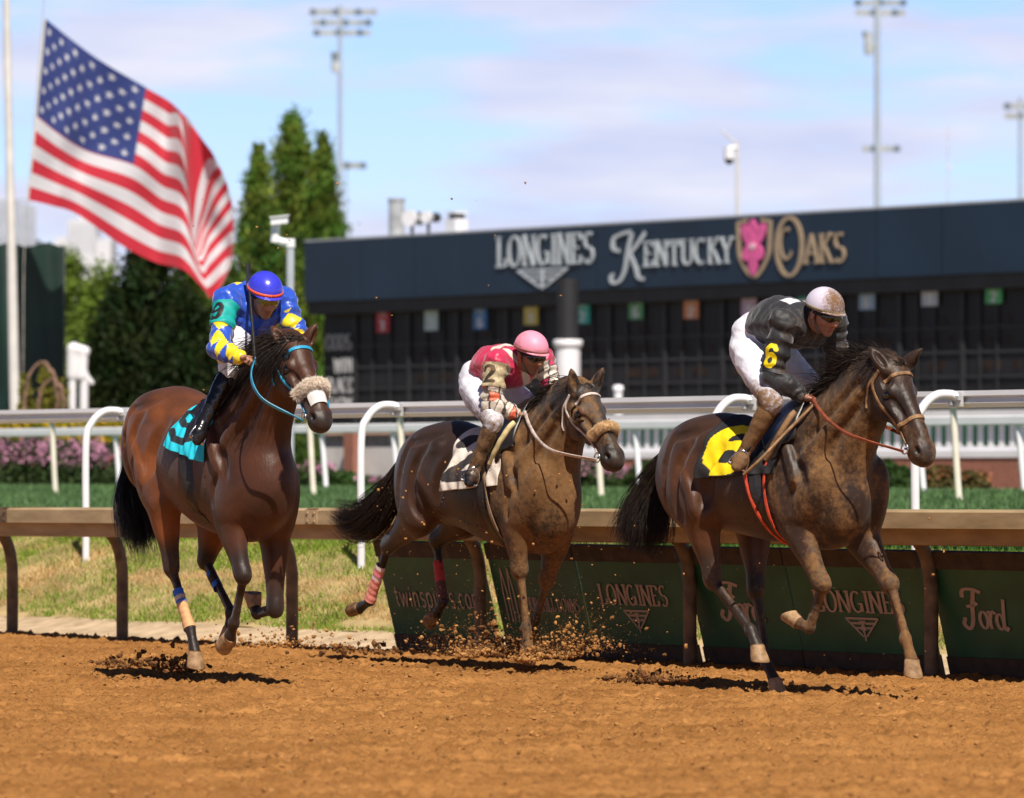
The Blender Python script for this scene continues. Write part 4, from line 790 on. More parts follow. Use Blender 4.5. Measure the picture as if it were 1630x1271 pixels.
def build_left():
    px = 95 / FPX; R = np.eye(3)
    # green screened wall with folds
    b = gp(-60, 96); r = empty('screened_wall', tuple(b), 0, 'tall dark green fabric screened wall behind the flagpole', 'wall'); w = 163 * px; h = z_at(390, 96) - 1; n = 60; X = np.linspace(0, w, n); V = []
    for k in range(12):
        z = h * k / 11
        for i, x in enumerate(X): V.append((x, .10 * math.sin(x * 4 + .4 * math.sin(k)) + .05 * math.sin(x * 11 + k * .3), z + (.04 * math.sin(x * 9) if k == 11 else 0)))
    F = [(k * n + i, k * n + i + 1, (k + 1) * n + i + 1, (k + 1) * n + i) for k in range(11) for i in range(n - 1)]; m2 = len(V); V2 = V + [(x, y + .03, z) for x, y, z in V]; F2 = F + [tuple(j + m2 for j in f[::-1]) for f in F]
    mesh_obj('screen_fabric', V2, F2, M('screen_fabric', (.006, .026, .020), .6, .35, .8), r); mb = MB()
    for x in (.02, w / 3, w * 2 / 3, w - .03): mb.tube([(x, .17, 0), (x, .17, h)], .035, 8)
    mb.build('support_post', M('steel_grey', (.3, .3, .31), .5, metal=.3), r)
    # dry vine arches
    for i, (u, v, ru, rv) in enumerate(((66, 640, 26, 62), (82, 645, 20, 40))):
        c = gp(u, 90, 1.0); r = empty('dry_vine_arch', tuple(c), 0, ('larger dry brown vine arch by the green wall', 'smaller dry vine arch beside the larger one')[i], 'arch', 'dry vine arches'); p9 = 90 / FPX; mb = MB(); z0 = z_at(v, 90) - 1
        for k in range(3): mb.tube([(ru * p9 * math.cos(a) + .02 * math.sin(a * 9 + k), .04 * math.sin(a * 7 + k * 2), max(0, z0 + rv * p9 * math.sin(a) + .02 * math.cos(a * 8 + k))) for a in np.linspace(-.5, math.pi + .5, 30)], .022, 6)
        mb.build('vine', M('dry_vine', (.22, .13, .09), .9, .4, 9), r, smooth=True)
    # pale two-legged structure
    b = gp(124, 98); r = empty('garden_structure', tuple(b), 0, 'pale white two-legged garden structure beside the dark conifer', 'structure'); p9 = 98 / FPX; z0 = z_at(548, 98) - 1; z1 = z_at(600, 98) - 1
    mb = MB(); mb.tube([(-10 * p9, 0, 0), (-9 * p9, 0, z1 + .1)], .075, 8); mb.tube([(8 * p9, 0, 0), (10 * p9, 0, z1 + .1)], .085, 8); mb.build('leg', WHITE, r, smooth=True)
    V_ = Vol((-.5, -.4, z1 - .4), (.6, .4, z0 + .2), .03); V_.seg((-.10, 0, z0 - .1), (-.12, 0, z1), (.12, .12), (.10, .10), .05); V_.seg((-.08, 0, z0 - .08), (.14, 0, z0 - .14), .11, .10, .05); V_.seg((.10, 0, z0 - .15), (.06, 0, z1), .10, .12, .05); V_.seg((.06, 0, z1 + .1), (.26, 0, z1 - .12), .08, .06, .05); v_, f_ = V_.mesh(2); mesh_obj('upper_body', v_, f_, WHITE, r)
    # grandstand framework and far towers
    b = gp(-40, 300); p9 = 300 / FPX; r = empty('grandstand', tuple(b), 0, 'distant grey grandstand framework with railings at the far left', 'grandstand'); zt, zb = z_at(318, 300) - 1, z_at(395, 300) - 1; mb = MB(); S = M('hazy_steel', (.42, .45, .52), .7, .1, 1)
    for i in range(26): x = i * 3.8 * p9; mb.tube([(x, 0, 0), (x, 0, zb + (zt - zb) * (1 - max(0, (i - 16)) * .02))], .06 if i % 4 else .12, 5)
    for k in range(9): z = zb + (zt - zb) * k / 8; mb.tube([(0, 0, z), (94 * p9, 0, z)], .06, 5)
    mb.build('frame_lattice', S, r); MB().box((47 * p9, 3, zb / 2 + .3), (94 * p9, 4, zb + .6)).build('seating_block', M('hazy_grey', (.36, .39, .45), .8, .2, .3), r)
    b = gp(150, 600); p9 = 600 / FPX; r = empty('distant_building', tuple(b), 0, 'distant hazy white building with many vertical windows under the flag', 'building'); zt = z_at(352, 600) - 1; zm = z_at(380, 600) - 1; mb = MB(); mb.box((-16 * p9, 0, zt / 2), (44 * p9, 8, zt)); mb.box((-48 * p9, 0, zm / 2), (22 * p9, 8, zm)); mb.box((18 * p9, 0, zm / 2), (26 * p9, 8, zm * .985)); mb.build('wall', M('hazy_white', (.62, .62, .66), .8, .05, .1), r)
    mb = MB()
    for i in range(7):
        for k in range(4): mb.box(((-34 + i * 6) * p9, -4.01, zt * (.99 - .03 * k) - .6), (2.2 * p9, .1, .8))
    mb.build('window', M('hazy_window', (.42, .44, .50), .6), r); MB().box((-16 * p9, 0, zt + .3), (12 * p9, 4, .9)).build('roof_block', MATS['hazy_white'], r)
    # security camera on its pole
    def cctv(u, v, d, zb_px, label, big=1.):
        p = d / FPX; b = gp(u, d); r = empty('security_camera', tuple(b), 0, label, 'camera', 'security cameras on posts'); z = z_at(v, d) - 1; return r, p, z
    r, p, z = cctv(462, 388, 60, 0, 'large white security camera on a pole beside the conifers')
    MB().tube([(0, 0, 0), (0, 0, z)], 6.5 * p, 14).build('pole', M('galvanised', (.5, .53, .56), .4, .1, 3, metal=.3), r, smooth=True)
    mb = MB(); mb.tube([(0, 0, z - 6 * p), (0, 0, z + 8 * p)], 8 * p, 14); mb.tube([(0, 0, z + 2 * p), (-12 * p, 0, z + 2 * p), (-23 * p, 0, z + 6 * p)], [6 * p, 7 * p, 7 * p], 12); mb.tube([(-24 * p, 0, z + 2 * p), (-24 * p, 0, z + 22 * p), (-22 * p, 0, z + 32 * p)], [8 * p, 7 * p, 7 * p], 12); mb.build('bracket_arm', WHITE, r, smooth=True)
    mb = MB(); mb.box((-17 * p, -.05, z + 36 * p), (27 * p, .16, 11 * p), [[1, 0, -.12], [0, 1, 0], [.12, 0, 1]]); mb.box((-17 * p, -.05, z + 42.5 * p), (31 * p, .2, 2 * p), [[1, 0, -.12], [0, 1, 0], [.12, 0, 1]]); mb.build('camera_housing', WHITE, r); MB().tube([(-4 * p, -.05, z + 35 * p), (-1 * p, -.05, z + 35 * p)], 4 * p, 12).build('lens', M('dish_mast', (0, 0, 0)), r, smooth=True)
    r, p, z = cctv(1174, 225, 130, 0, 'white dome camera on a thin pole above the tote board')
    MB().tube([(0, 0, 0), (0, 0, z)], 2.6 * p, 8).build('pole', M('pole_paint', (1, 1, 1)), r, smooth=True); MB().tube([(0, 0, z - 5 * p), (-26 * p, 0, z + 18 * p)], 1.6 * p, 6).build('antenna_arm', M('pole_paint', (1, 1, 1)), r, smooth=True)
    mb = MB(); mb.tube([(0, 0, z - 10 * p), (-14 * p, 0, z - 11 * p)], 4 * p, 8); mb.tube([(-13 * p, 0, z - 10 * p), (-13 * p, 0, z - 28 * p)], [8 * p, 9 * p], 12); mb.build('camera_housing', WHITE, r, smooth=True); MB().tube([(-13 * p, 0, z - 28 * p), (-13 * p, 0, z - 34 * p), (-13 * p, 0, z - 37 * p)], [8 * p, 6 * p, 2 * p], 12).build('lens', M('dome_glass', (.05, .05, .06), .1), r, smooth=True)
    # floodlight towers
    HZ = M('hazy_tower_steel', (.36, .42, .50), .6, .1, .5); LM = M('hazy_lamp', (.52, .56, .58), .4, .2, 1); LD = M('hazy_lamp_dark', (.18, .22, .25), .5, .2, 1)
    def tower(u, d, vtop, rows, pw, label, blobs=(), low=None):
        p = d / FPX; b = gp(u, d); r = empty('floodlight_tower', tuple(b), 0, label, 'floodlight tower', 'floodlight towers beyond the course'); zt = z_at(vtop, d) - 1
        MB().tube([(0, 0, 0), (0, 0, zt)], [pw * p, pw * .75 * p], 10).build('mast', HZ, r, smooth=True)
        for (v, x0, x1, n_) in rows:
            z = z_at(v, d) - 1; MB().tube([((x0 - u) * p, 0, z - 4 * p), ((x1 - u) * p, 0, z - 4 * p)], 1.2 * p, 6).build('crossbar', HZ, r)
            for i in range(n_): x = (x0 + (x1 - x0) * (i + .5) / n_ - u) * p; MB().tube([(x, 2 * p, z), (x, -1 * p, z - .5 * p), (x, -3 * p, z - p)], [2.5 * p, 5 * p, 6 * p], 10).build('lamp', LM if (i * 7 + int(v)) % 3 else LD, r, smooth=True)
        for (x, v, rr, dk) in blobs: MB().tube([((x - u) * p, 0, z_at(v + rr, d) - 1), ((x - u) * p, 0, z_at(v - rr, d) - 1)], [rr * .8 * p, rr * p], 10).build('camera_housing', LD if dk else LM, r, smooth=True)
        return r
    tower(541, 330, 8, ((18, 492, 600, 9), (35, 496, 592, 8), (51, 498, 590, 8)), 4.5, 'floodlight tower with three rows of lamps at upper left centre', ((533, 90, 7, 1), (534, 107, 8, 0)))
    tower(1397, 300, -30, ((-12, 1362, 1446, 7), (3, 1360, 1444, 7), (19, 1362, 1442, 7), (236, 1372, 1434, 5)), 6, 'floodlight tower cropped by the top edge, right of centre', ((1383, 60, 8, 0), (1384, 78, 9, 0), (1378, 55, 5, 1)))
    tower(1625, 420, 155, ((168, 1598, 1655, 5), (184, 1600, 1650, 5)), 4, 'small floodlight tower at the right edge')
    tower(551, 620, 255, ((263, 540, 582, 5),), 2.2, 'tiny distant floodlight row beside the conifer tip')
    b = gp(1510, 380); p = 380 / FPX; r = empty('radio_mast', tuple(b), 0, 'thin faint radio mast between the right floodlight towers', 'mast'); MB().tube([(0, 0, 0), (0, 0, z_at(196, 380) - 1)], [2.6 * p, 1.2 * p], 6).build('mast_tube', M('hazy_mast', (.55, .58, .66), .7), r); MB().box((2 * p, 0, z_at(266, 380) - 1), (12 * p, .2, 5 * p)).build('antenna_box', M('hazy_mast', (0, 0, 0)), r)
build_left()

# ------------------------------------------------------------------ horses
def segdist(P, a, b):
    ab = b - a; t = np.clip((P - a) @ ab / (ab @ ab + 1e-9), 0, 1); return np.linalg.norm(P - a - t[:, None] * ab, axis=1), t
def hoof_geo(cor, toe, fwd_hint=None):
    """hoof from the coronet centre; toe = end of the pastern axis"""
    d = toe - cor; d /= np.linalg.norm(d); f = np.array([-d[2], 0, d[0]])
    f /= np.linalg.norm(f)
    n = .80 * d - .60 * f; n /= np.linalg.norm(n); td = .60 * d + .80 * f; td /= np.linalg.norm(td)
    y = np.array([0, 1., 0]); V = []; F = []; K = 24
    rings = [(-.022, .0, .036, .034), (-.012, .0, .044, .042), (.0, .002, .047, .045), (.012, .006, .048, .046), (.05, .022, .056, .054), (.078, .032, .061, .058), (.084, .033, .060, .057), (.085, .032, .05, .047)]
    for h, sh, rx, ry in rings:
        for j in range(K):
            a = 2 * math.pi * j / K; cx = math.cos(a); r = rx * (1 if cx > 0 else .86)
            hh = h * (1 if cx > 0 else .86 + .14 * (1 + cx)) + (0.012 * (1 - cx) * .5 if h < .02 else 0)
            V.append(cor + n * hh + td * (sh + r * cx) + y * ry * math.sin(a))
    for i in range(len(rings) - 1):
        for j in range(K): F.append((i * K + j, i * K + (j + 1) % K, (i + 1) * K + (j + 1) % K, (i + 1) * K + j))
    k = len(V); V = np.vstack([V, V[-K:]]); F.append(tuple(range(k, k + K))[::-1]); F.append(tuple(range(K)))
    return np.array(V), F
def strands(name, roots, dirs, n_seg, r0, mat, parent, curve):
    """hair: thin three-sided strands. roots Nx3; curve(i)-> (n_seg+1)x3 offsets"""
    V = []; F = []; base = 0; k = 3
    for i in range(len(roots)):
        P = curve(i); m = len(P); T = np.gradient(P, axis=0); T /= np.linalg.norm(T, axis=1)[:, None] + 1e-9
        a = np.cross(T, [0.3, .9, .2]); a /= np.linalg.norm(a, axis=1)[:, None] + 1e-9; b = np.cross(a, T)
        rr = r0 * (1 - np.linspace(0, 1, m) ** 2 * .85)
        for j in range(k):
            an = 2 * math.pi * j / k; V.append(P + rr[:, None] * (math.cos(an) * a + math.sin(an) * b))
        I = np.arange(m - 1)
        for j in range(k):
            j2 = (j + 1) % k
            F.append(np.stack([base + j * m + I, base + j2 * m + I, base + j2 * m + I + 1, base + j * m + I + 1], 1))
        base += k * m
    return mesh_obj(name, np.vstack(V), np.vstack(F), mat, parent)
HAIR = M('black_hair', (.016, .009, .006), .5, .6, 30, spec=.3, c2=(.028, .017, .011))
HAIRM = M('dusty_black_hair', (.028, .018, .012), .6, .6, 14, c2=(.07, .04, .02), spec=.4)
EYEM = M('horse_eye', (.006, .004, .003), .05, 0, 1, coat=1)
HOOF = M('muddy_hoof', (.30, .17, .075), .6, .35, 25, bump=.3, bscale=40, c2=(.42, .26, .13))
HOOFD = M('dark_hoof', (.12, .062, .03), .6, .5, 25, bump=.3, bscale=40, c2=(.3, .16, .07))
def build_horse(sp):
    fr = sp['frame']; J = fr.J
    root = empty(sp['name'], tuple(fr.A), -fr.phi, sp['label'], 'horse', 'racehorses galloping on the dirt track')
    T = {k: J(u, v, l) for k, (u, v, l) in sp['T'].items()}
    cp, wi, po, no = T['croup'], T['withers'], T['poll'], T['nose']
    L = wi[0] - cp[0]; sc = .87 / .87
    legs = {k: [J(*p) for p in v] for k, v in sp['legs'].items()}
    allp = np.vstack([np.vstack(v) for v in legs.values()] + [np.vstack([cp, wi, po, no])])
    lo = allp.min(0) - [.3, 0, .1]; hi = allp.max(0) + [.22, 0, .25]; lo[0] = min(lo[0], cp[0] - .62); lo[1], hi[1] = -.42, .42
    V = Vol(lo, hi, .0078)
    wd = sp.get('width', 1.0)
    # ---- trunk
    St = [(-.44, -.30, .26, .10), (-.34, -.13, .46, .19), (-.2, -.045, .58, .235), (0, .0, .64, .265), (.2, -.035, .62, .262), (.42, -.075, .64, .285), (.65, -.09, .70, .295), (.85, -.04, .76, .255), (1.0, .0, .78, .225), (1.14, -.09, .72, .205), (1.27, -.25, .52, .185), (1.36, -.38, .32, .15), (1.42, -.46, .16, .10)]
    P, R = [], []
    for f, dz, dep, hw in St:
        x = cp[0] + f * L if f < 1 else wi[0] + (f - 1) * sp.get('front', .84); dep = dep * (1 - (1 - sp.get('deep', 1)) * smoothstep(.2, .7, f)); z = cp[2] + (wi[2] - cp[2]) * np.clip(f, 0, 1.1) + dz; P.append((x, 0, z - dep / 2)); R.append((dep / 2, hw * wd * (1 - (1 - sp.get('fw', 1)) * smoothstep(.8, 1.1, f))))
    V.chain(P, R, .05, 3)
    def tr(f, y, dz):
        if dz < -.2 and f > .5: dz = dz * sp.get('deep', 1)
        return np.array([cp[0] + f * L if f < 1 else wi[0] + (f - 1) * sp.get('front', .84), y, cp[2] + (wi[2] - cp[2]) * np.clip(f, 0, 1.1) + dz])
    V.chain([tr(.7, 0, -.08), tr(.92, 0, -.01), tr(1.05, 0, -.005), tr(1.25, 0, -.02)], [(.05, .04), (.06, .045), (.07, .05), (.06, .05)], .10)   # withers
    for s in (-1, 1):
        V.ell(tr(-.10, s * .13, -.24), (.26, .15, .22), .05)                       # rump
        V.ell(tr(-.33, s * .105, -.36), (.13, .11, .26), .05)                      # hamstring
        V.ell(tr(.14, s * .21, -.15), (.06, .05, .05), .06)                        # point of hip
        V.ell(tr(1.02, s * .155, -.30), (.13, .07, .27), .05)                      # shoulder blade
        V.ell(tr(1.0, s * .165, -.50), (.14, .06, .15), .06)                       # triceps
        V.ell(tr(1.33, s * .10, -.50), (.10, .085, .12), .018)                      # breast
        V.ell(tr(1.24, s * .155, -.46), (.10, .05, .14), .02)                       # point of shoulder
        V.chain([tr(1.40, s * .0, -.40), tr(1.47, 0, -.52), tr(1.42, 0, -.64)], [.012, .02, .012], .03, op='s')
        pass   # shoulder groove
        V.chain([tr(.30, s * .33, -.24), tr(.22, s * .34, -.42), tr(.12, s * .31, -.56)], [.02, .035, .02], .06, op='s')           # flank hollow
        V.chain([tr(-.02, s * .30, -.22), tr(-.14, s * .315, -.42), tr(-.16, s * .30, -.62)], [.008, .016, .010], .035, op='s')    # thigh groove
        V.chain([tr(-.27, s * .25, -.28), tr(-.30, s * .25, -.45), tr(-.28, s * .24, -.62)], [.008, .014, .008], .03, op='s')
    # ---- neck
    hv = no - po; hl = np.linalg.norm(hv); hv /= hl; pn = np.array([hv[2], 0, -hv[0]])
    if pn[0] > 0: pn = -pn                                                          # towards the throat
    nb = tr(1.06, 0, -.32); nt = po + pn * .12 - hv * .0
    d = nt - nb; up = np.array([-d[2], 0, d[0]]); up /= np.linalg.norm(up)
    NK = [nb - d * .1, nb + d * .18 + up * .0, nb + d * .42 + up * .01, nb + d * .68 + up * .03, nb + d * .88 + up * .035, nt]
    nf = sp.get('fw', 1); NR = [(.31, .165 * nf), (.25, .145 * nf), (.185, .112), (.145, .092), (.122, .083), (.11, .082)]
    V.chain(NK, NR, .07, 3)
    V.chain([nb + d * .1 + up * .22, nb + d * .42 + up * .185, nb + d * .7 + up * .165, nb + d * .92 + up * .135], [(.05, .035)] * 4, .07)   # crest
    for s in (-1, 1): V.chain([nb + d * .1 - up * .22 + [0, s * .07, 0], nb + d * .5 - up * .13 + [0, s * .06, 0], nb + d * .85 - up * .07 + [0, s * .05, 0]], [(.06, .05), (.045, .04), (.04, .035)], .04)
    # ---- head
    def hp(t, q, y=0.): return po + hv * hl * t + pn * q + np.array([0, y, 0])
    HR = np.array([hv, [0, 1, 0], pn])
    V.chain([hp(.03, .10), hp(.16, .115), hp(.3, .12), hp(.46, .105), hp(.64, .085), hp(.8, .078), hp(.92, .075), hp(.97, .072)],
            [(.095, .088), (.112, .098), (.112, .088), (.086, .062), (.068, .049), (.064, .050), (.068, .058), (.052, .052)], .022)
    V.ell(hp(.12, .05), (.08, .07, .06), .05, R=HR)
    V.chain([hp(.3, .03), hp(.55, .028), hp(.8, .02)], [(.03, .042), (.025, .032), (.022, .03)], .03)        # nasal bone
    for s in (-1, 1):
        V.ell(hp(.27, .18, s * .058), (.115, .032, .10), .016, R=HR)                # cheek
        V.chain([hp(.40, .17, s * .075), hp(.44, .12, s * .082), hp(.42, .07, s * .085)], [.006, .010, .006], .02, op='s')
        V.ell(hp(.245, .055, s * .083), (.052, .024, .030), .02, R=HR)                # brow
        V.chain([hp(.34, .105, s * .082), hp(.48, .10, s * .066), hp(.6, .095, s * .055)], [.016, .013, .01], .02)   # facial crest
        V.ell(hp(.90, .05, s * .05), (.055, .022, .038), .014, R=HR)                # nostril wing
        V.ell(hp(.935, .042, s * .066), (.028, .020, .018), .006, 's', R=HR)
        V.ell(hp(.275, .086, s * .104), (.032, .020, .023), .010, 's', R=HR)        # eye socket
        V.ell(hp(.15, .06, s * .085), (.035, .02, .03), .03, 's', R=HR)             # temple hollow
    V.ell(hp(.955, .085), (.038, .046, .045), .015, R=HR); V.ell(hp(.90, .145), (.05, .036, .026), .018, R=HR)                             # lower lip
    V.ell(hp(.86, .155), (.03, .026, .02), .02, R=HR)
    V.seg(hp(.90, .125, -.07), hp(.90, .125, .07), (.004, .004), (.004, .004), .006, 's')
    V.seg(hp(.87, .128, -.07), hp(.99, .122, -.07), (.005, .02), (.004, .02), .006, 's'); V.seg(hp(.87, .128, .07), hp(.99, .122, .07), (.005, .02), (.004, .02), .006, 's')
    ears = []
    for s, key in ((-1, 'earR'), (1, 'earL')):
        b = hp(.01, .05, s * .068); tip = J(*sp[key]); dv = (tip - b); dv = dv / np.linalg.norm(dv) * min(max(np.linalg.norm(dv), .15), .20)
        V.chain([b - dv * .1, b + dv * .25, b + dv * .6, b + dv * .98], [(.034, .034), (.037, .037), (.028, .029), (.004, .005)], .015, 3)
        inn = b + dv * .45 + np.array([.034, s * .016, 0]); eu = dv / np.linalg.norm(dv)
        e2 = np.cross(eu, [0, 1, 0]); e2 /= np.linalg.norm(e2); V.ell(inn, (.066, .020, .022), .005, 's', R=np.array([eu, np.cross(e2, eu), e2]))
    # ---- legs
    hoofs = []
    for key, p in legs.items():
        s = np.sign(p[1][1])
        H = key[0] == 'H'
        kn, fe, toe = p[2], p[3], p[4]
        if H:
            hipj, sti = p[0], p[1]
            mid = sti + (kn - sti) * .36
            bk = np.array([-(kn - sti)[2], 0, (kn - sti)[0]]); bk /= np.linalg.norm(bk); bk = -bk     # to the rear of the gaskin
            V.chain([hipj, hipj + (sti - hipj) * .5, sti], [(.19, .115), (.17, .11), (.115, .088)], .06)
            V.chain([sti + bk * .02, mid + bk * .012, sti + (kn - sti) * .72, kn], [(.112, .08), (.088, .066), (.053, .042), (.048, .038)], .035)
            V.chain([sti + (kn - sti) * .25 + bk * .05, sti + (kn - sti) * .7 + bk * .045, kn + bk * .045], [(.05, .035), (.02, .016), (.021, .02)], .02)      # hamstring tendon
            V.ell(kn, (.056, .042, .058), .02)
        else:
            sh, el = p[0], p[1]; d2 = kn - el; bk = np.array([-d2[2], 0, d2[0]]); bk /= np.linalg.norm(bk); bk = -bk
            V.chain([sh, sh + (el - sh) * .5, el], [(.13, .075), (.125, .08), (.10, .07)], .05)
            V.chain([el, el + d2 * .3 , el + d2 * .62, el + d2 * .88, kn], [(.098, .068), (.082, .058), (.054, .043), (.042, .038), (.046, .042)], .035)
            V.chain([el + d2 * .12 - bk * .05, el + d2 * .5 - bk * .028, el + d2 * .85 - bk * .012], [(.04, .034), (.03, .026), (.018, .018)], .02)
            V.ell(kn, (.049, .044, .056), .018); V.chain([el + d2 * .15 + bk * .075, el + d2 * .45 + bk * .05, el + d2 * .8 + bk * .03], [(.03, .026), (.022, .02), (.012, .012)], .012)
            V.chain([el + d2 * .1 + [0, s * .062, 0], el + d2 * .4 + [0, s * .052, 0], el + d2 * .75 + [0, s * .03, 0]], [(.026, .018), (.022, .016), (.010, .010)], .012)
        c = fe - kn; cl = np.linalg.norm(c); cu = c / cl; rear = -np.array([-cu[2], 0, cu[0]])
        a = kn + cu * .03; 
        V.chain([a - rear * .006, kn + c * .5 - rear * .009, fe - cu * .02 - rear * .004], [(.029, .028), (.020, .021), (.026, .026)], .007, 2)
        V.chain([a + rear * .026, kn + c * .5 + rear * .025, fe + rear * .016], [(.015, .014), (.0115, .011), (.021, .019)], .006, 2); V.ell(fe + rear * .032, (.014, .018, .016), .012); V.ell(kn - rear * .030 - cu * .02, (.022, .034, .022), .01); V.ell(kn - rear * .022 + cu * .026, (.020, .030, .018), .01)
        for q_ in (-1, 1): V.ell(kn + np.array([0, q_ * .036, 0]) - cu * .004, (.022, .010, .024), .008); V.ell(fe + np.array([0, q_ * .027, 0]) + rear * .012, (.016, .010, .018), .008)
        V.ell(fe + rear * .004, (.036, .032, .038), .014)
        if H: V.seg(kn + rear * .03 - cu * .055, kn + rear * .02 + cu * .06, (.022, .02), (.014, .014), .02)
        pt = toe - fe; pl = np.linalg.norm(pt); cor = fe + pt / pl * max(pl - .085, .06)
        V.chain([fe, fe + (cor - fe) * .5, cor], [(.031, .029), (.027, .028), (.038, .037)], .012, 2)
        hoofs.append((cor, toe))
    def ysurf(x, z, s):
        i = int(np.clip(round((x - V.lo[0]) / V.h), 0, V.n[0] - 1)); k = int(np.clip(round((z - V.lo[2]) / V.h), 0, V.n[2] - 1)); col_ = V.D[i, :, k]; ins = np.where(col_ < 0)[0]
        if len(ins) == 0: return None
        return V.ax[1][ins[0] if s < 0 else ins[-1]]
    def line(pts, s, r, k=.02, op='s', dep=.35):
        Q = cr([tr(f, 0, dz) if len(p_) == 2 else p_[2] for p_ in pts for f, dz in [p_[:2]]], 5); out = []
        for q in Q:
            y = ysurf(q[0], q[2], s)
            if y is not None: out.append((q[0], y + s * r * (dep + .30 if op == 's' else -.30), q[2]))
        n_ = len(out)
        if n_ < 3: return
        R_ = r * np.sin(np.linspace(.25, math.pi - .25, n_)) ** .5
        V.chain(out, np.stack([R_, R_], 1) * .8, k * 1.5, 1, op)
    for s in (-1, 1):
        line([(1.07, -.13), (1.20, -.30), (1.30, -.45)], s, .022, .03); line([(1.0, -.14), (1.08, -.28), (1.17, -.42)], s, .016, .03, 'u')
        line([(.88, -.18), (.82, -.36), (.84, -.54)], s, .013, .03)
        line([(1.18, -.44), (1.12, -.52), (1.10, -.62)], s, .014, .02)
        line([(.36, -.18), (.26, -.34), (.20, -.50)], s, .030, .05); line([(.06, -.12), (-.06, -.30), (-.08, -.50), (-.02, -.62)], s, .018, .03)
        line([(-.16, -.10), (-.24, -.30), (-.27, -.55)], s, .016, .025); line([(-.02, -.34), (.08, -.46), (.12, -.58)], s, .016, .03, 'u')
        line([(.12, -.06), (-.02, -.10), (-.16, -.12)], s, .014, .03)
        line([(.35, -.60), (.6, -.68), (.85, -.70)], s, .008, .012, 'u'); line([(.95, -.30), (1.02, -.42), (1.0, -.55)], s, .006, .010, 'u')
        g0 = lambda t, o: (0, 0, nb + d * t + up * o)
        line([g0(.2, -.15), g0(.5, -.085), g0(.85, -.05)], s, .018, .03); line([g0(.18, .06), g0(.5, .05), g0(.85, .03)], s, .014, .035); line([g0(.1, -.04), g0(.4, -.02), g0(.8, -.01)], s, .016, .04, 'u')
        h0 = lambda t, q: (0, 0, hp(t, q))
        line([h0(.42, .10), h0(.52, .09), h0(.66, .10)], s, .006, .010, 'u'); line([h0(.34, .06), h0(.46, .055), h0(.60, .05)], s, .009, .014)
    Vt, F = V.mesh(2)
    # ---- coat: brown body, black lower legs, muzzle and ears
    N_ = noise3(Vt, 9, 3)
    base = np.array(sp['coat']); dark = np.array(sp['dark']); lower = np.array(sp['lower'])
    lowleg = np.zeros(len(Vt))
    for p in legs.values():
        d1, t1 = segdist(Vt, p[1], p[2]); d2, _ = segdist(Vt, p[2], p[3]); d3, _ = segdist(Vt, p[3], p[4])
        lowleg = np.maximum(lowleg, np.maximum((np.minimum(d2, d3) < .085) * 1., (d1 < .12) * smoothstep(.35, .85, t1 + N_ * .08)))
    topl = smoothstep(cp[2] - .30, cp[2] - .02, Vt[:, 2] + N_ * .05) * (Vt[:, 0] < wi[0] + .1)
    dm, tm = segdist(Vt, hp(.3, .08), hp(1, .08)); muz = smoothstep(.72, .92, tm + N_ * .04) * (dm < .16)
    w = np.clip(np.maximum(topl * sp.get('topdark', .6), smoothstep(.1, .9, (Vt[:, 0] - cp[0]) / L + .3 * N_) * sp.get('frontdark', .3)), 0, 1)[:, None]
    C = base * (1 - w) + dark * w
    C = C * (1 - lowleg[:, None]) + lower * lowleg[:, None]; C = C * (1 - muz[:, None]) + np.array([.03, .018, .014]) * muz[:, None]
    if sp.get('hood'):
        d_, t_ = segdist(Vt, hp(0, .08), hp(.56, .08)); hd_ = (d_ < .2) & (t_ > .0) & (t_ < .999) & (Vt[:, 0] > hp(0, .12)[0] - .02); C[hd_] = (.035, .027, .024)
        for s in (-1, 1): C[np.linalg.norm(Vt - hp(.275, .086, s * .1), axis=1) < .062] = (.13, .055, .025)
    for s in (-1, 1):
        C[np.linalg.norm(Vt - hp(.935, .042, s * .062), axis=1) < .021] = (.006, .004, .004); C[np.linalg.norm((Vt - hp(.275, .086, s * .088)), axis=1) < .036] = (.012, .008, .006)
    N2 = noise3(Vt * [1, 1, .45], 16, 12); N3 = noise3(Vt * [1, 1, .6], 42, 13)
    md = sp['mudf'](Vt, T, N_, lowleg); md = np.where(md > .05, np.clip(md + .16 * N2 + .10 * N3, 0, .8), md)
    body = mesh_obj('body', Vt, F, MC('coat_' + sp['key'], .47, .30, 60, 34, stretch=(1, 1, .35), bdist=.010, spec=.34, var=.42, sheen=.08), root, C, md)
    bvh = BVHTree.FromPolygons([tuple(v) for v in Vt.tolist()], F.tolist())
    for cor, toe in hoofs:
        hv_, hf = hoof_geo(cor, toe); mesh_obj('hoof', hv_, hf, sp.get('hoofmat', HOOF), root)
    for s in (-1, 1):
        e = MB(); c = hp(.275, .086, s * .086); n = 12
        Vs = []; Fs = []
        for i in range(n + 1):
            for j in range(n * 2):
                th = math.pi * i / n; ph = math.pi * j / n; Vs.append(c + .0255 * np.array([math.sin(th) * math.cos(ph), math.sin(th) * math.sin(ph), math.cos(th)]))
        for i in range(n):
            for j in range(n * 2): Fs.append((i * 2 * n + j, i * 2 * n + (j + 1) % (2 * n), (i + 1) * 2 * n + (j + 1) % (2 * n), (i + 1) * 2 * n + j))
        e.add(Vs, Fs); e.build('eye', EYEM, root, smooth=True)
    # ---- mane and forelock
    cr_ = cr([nb + d * .12 + up * .27, nb + d * .42 + up * .235, nb + d * .7 + up * .215, nb + d * .93 + up * .17, hp(-.03, .01), hp(.05, -.01)], 40)
    rg = np.random.default_rng(5); nM = 3000; ri = (len(cr_) * (.16 + .80 * rg.random(nM) ** .75)).astype(int); rt = cr_[ri] + rg.normal(0, .008, (nM, 3)) * [1, 2.2, 1] - [0, 0, .012]
    ml = sp.get('mane_len', .2); mdv = np.array(sp.get('mane_dir', (-.75, -.35, .35)))
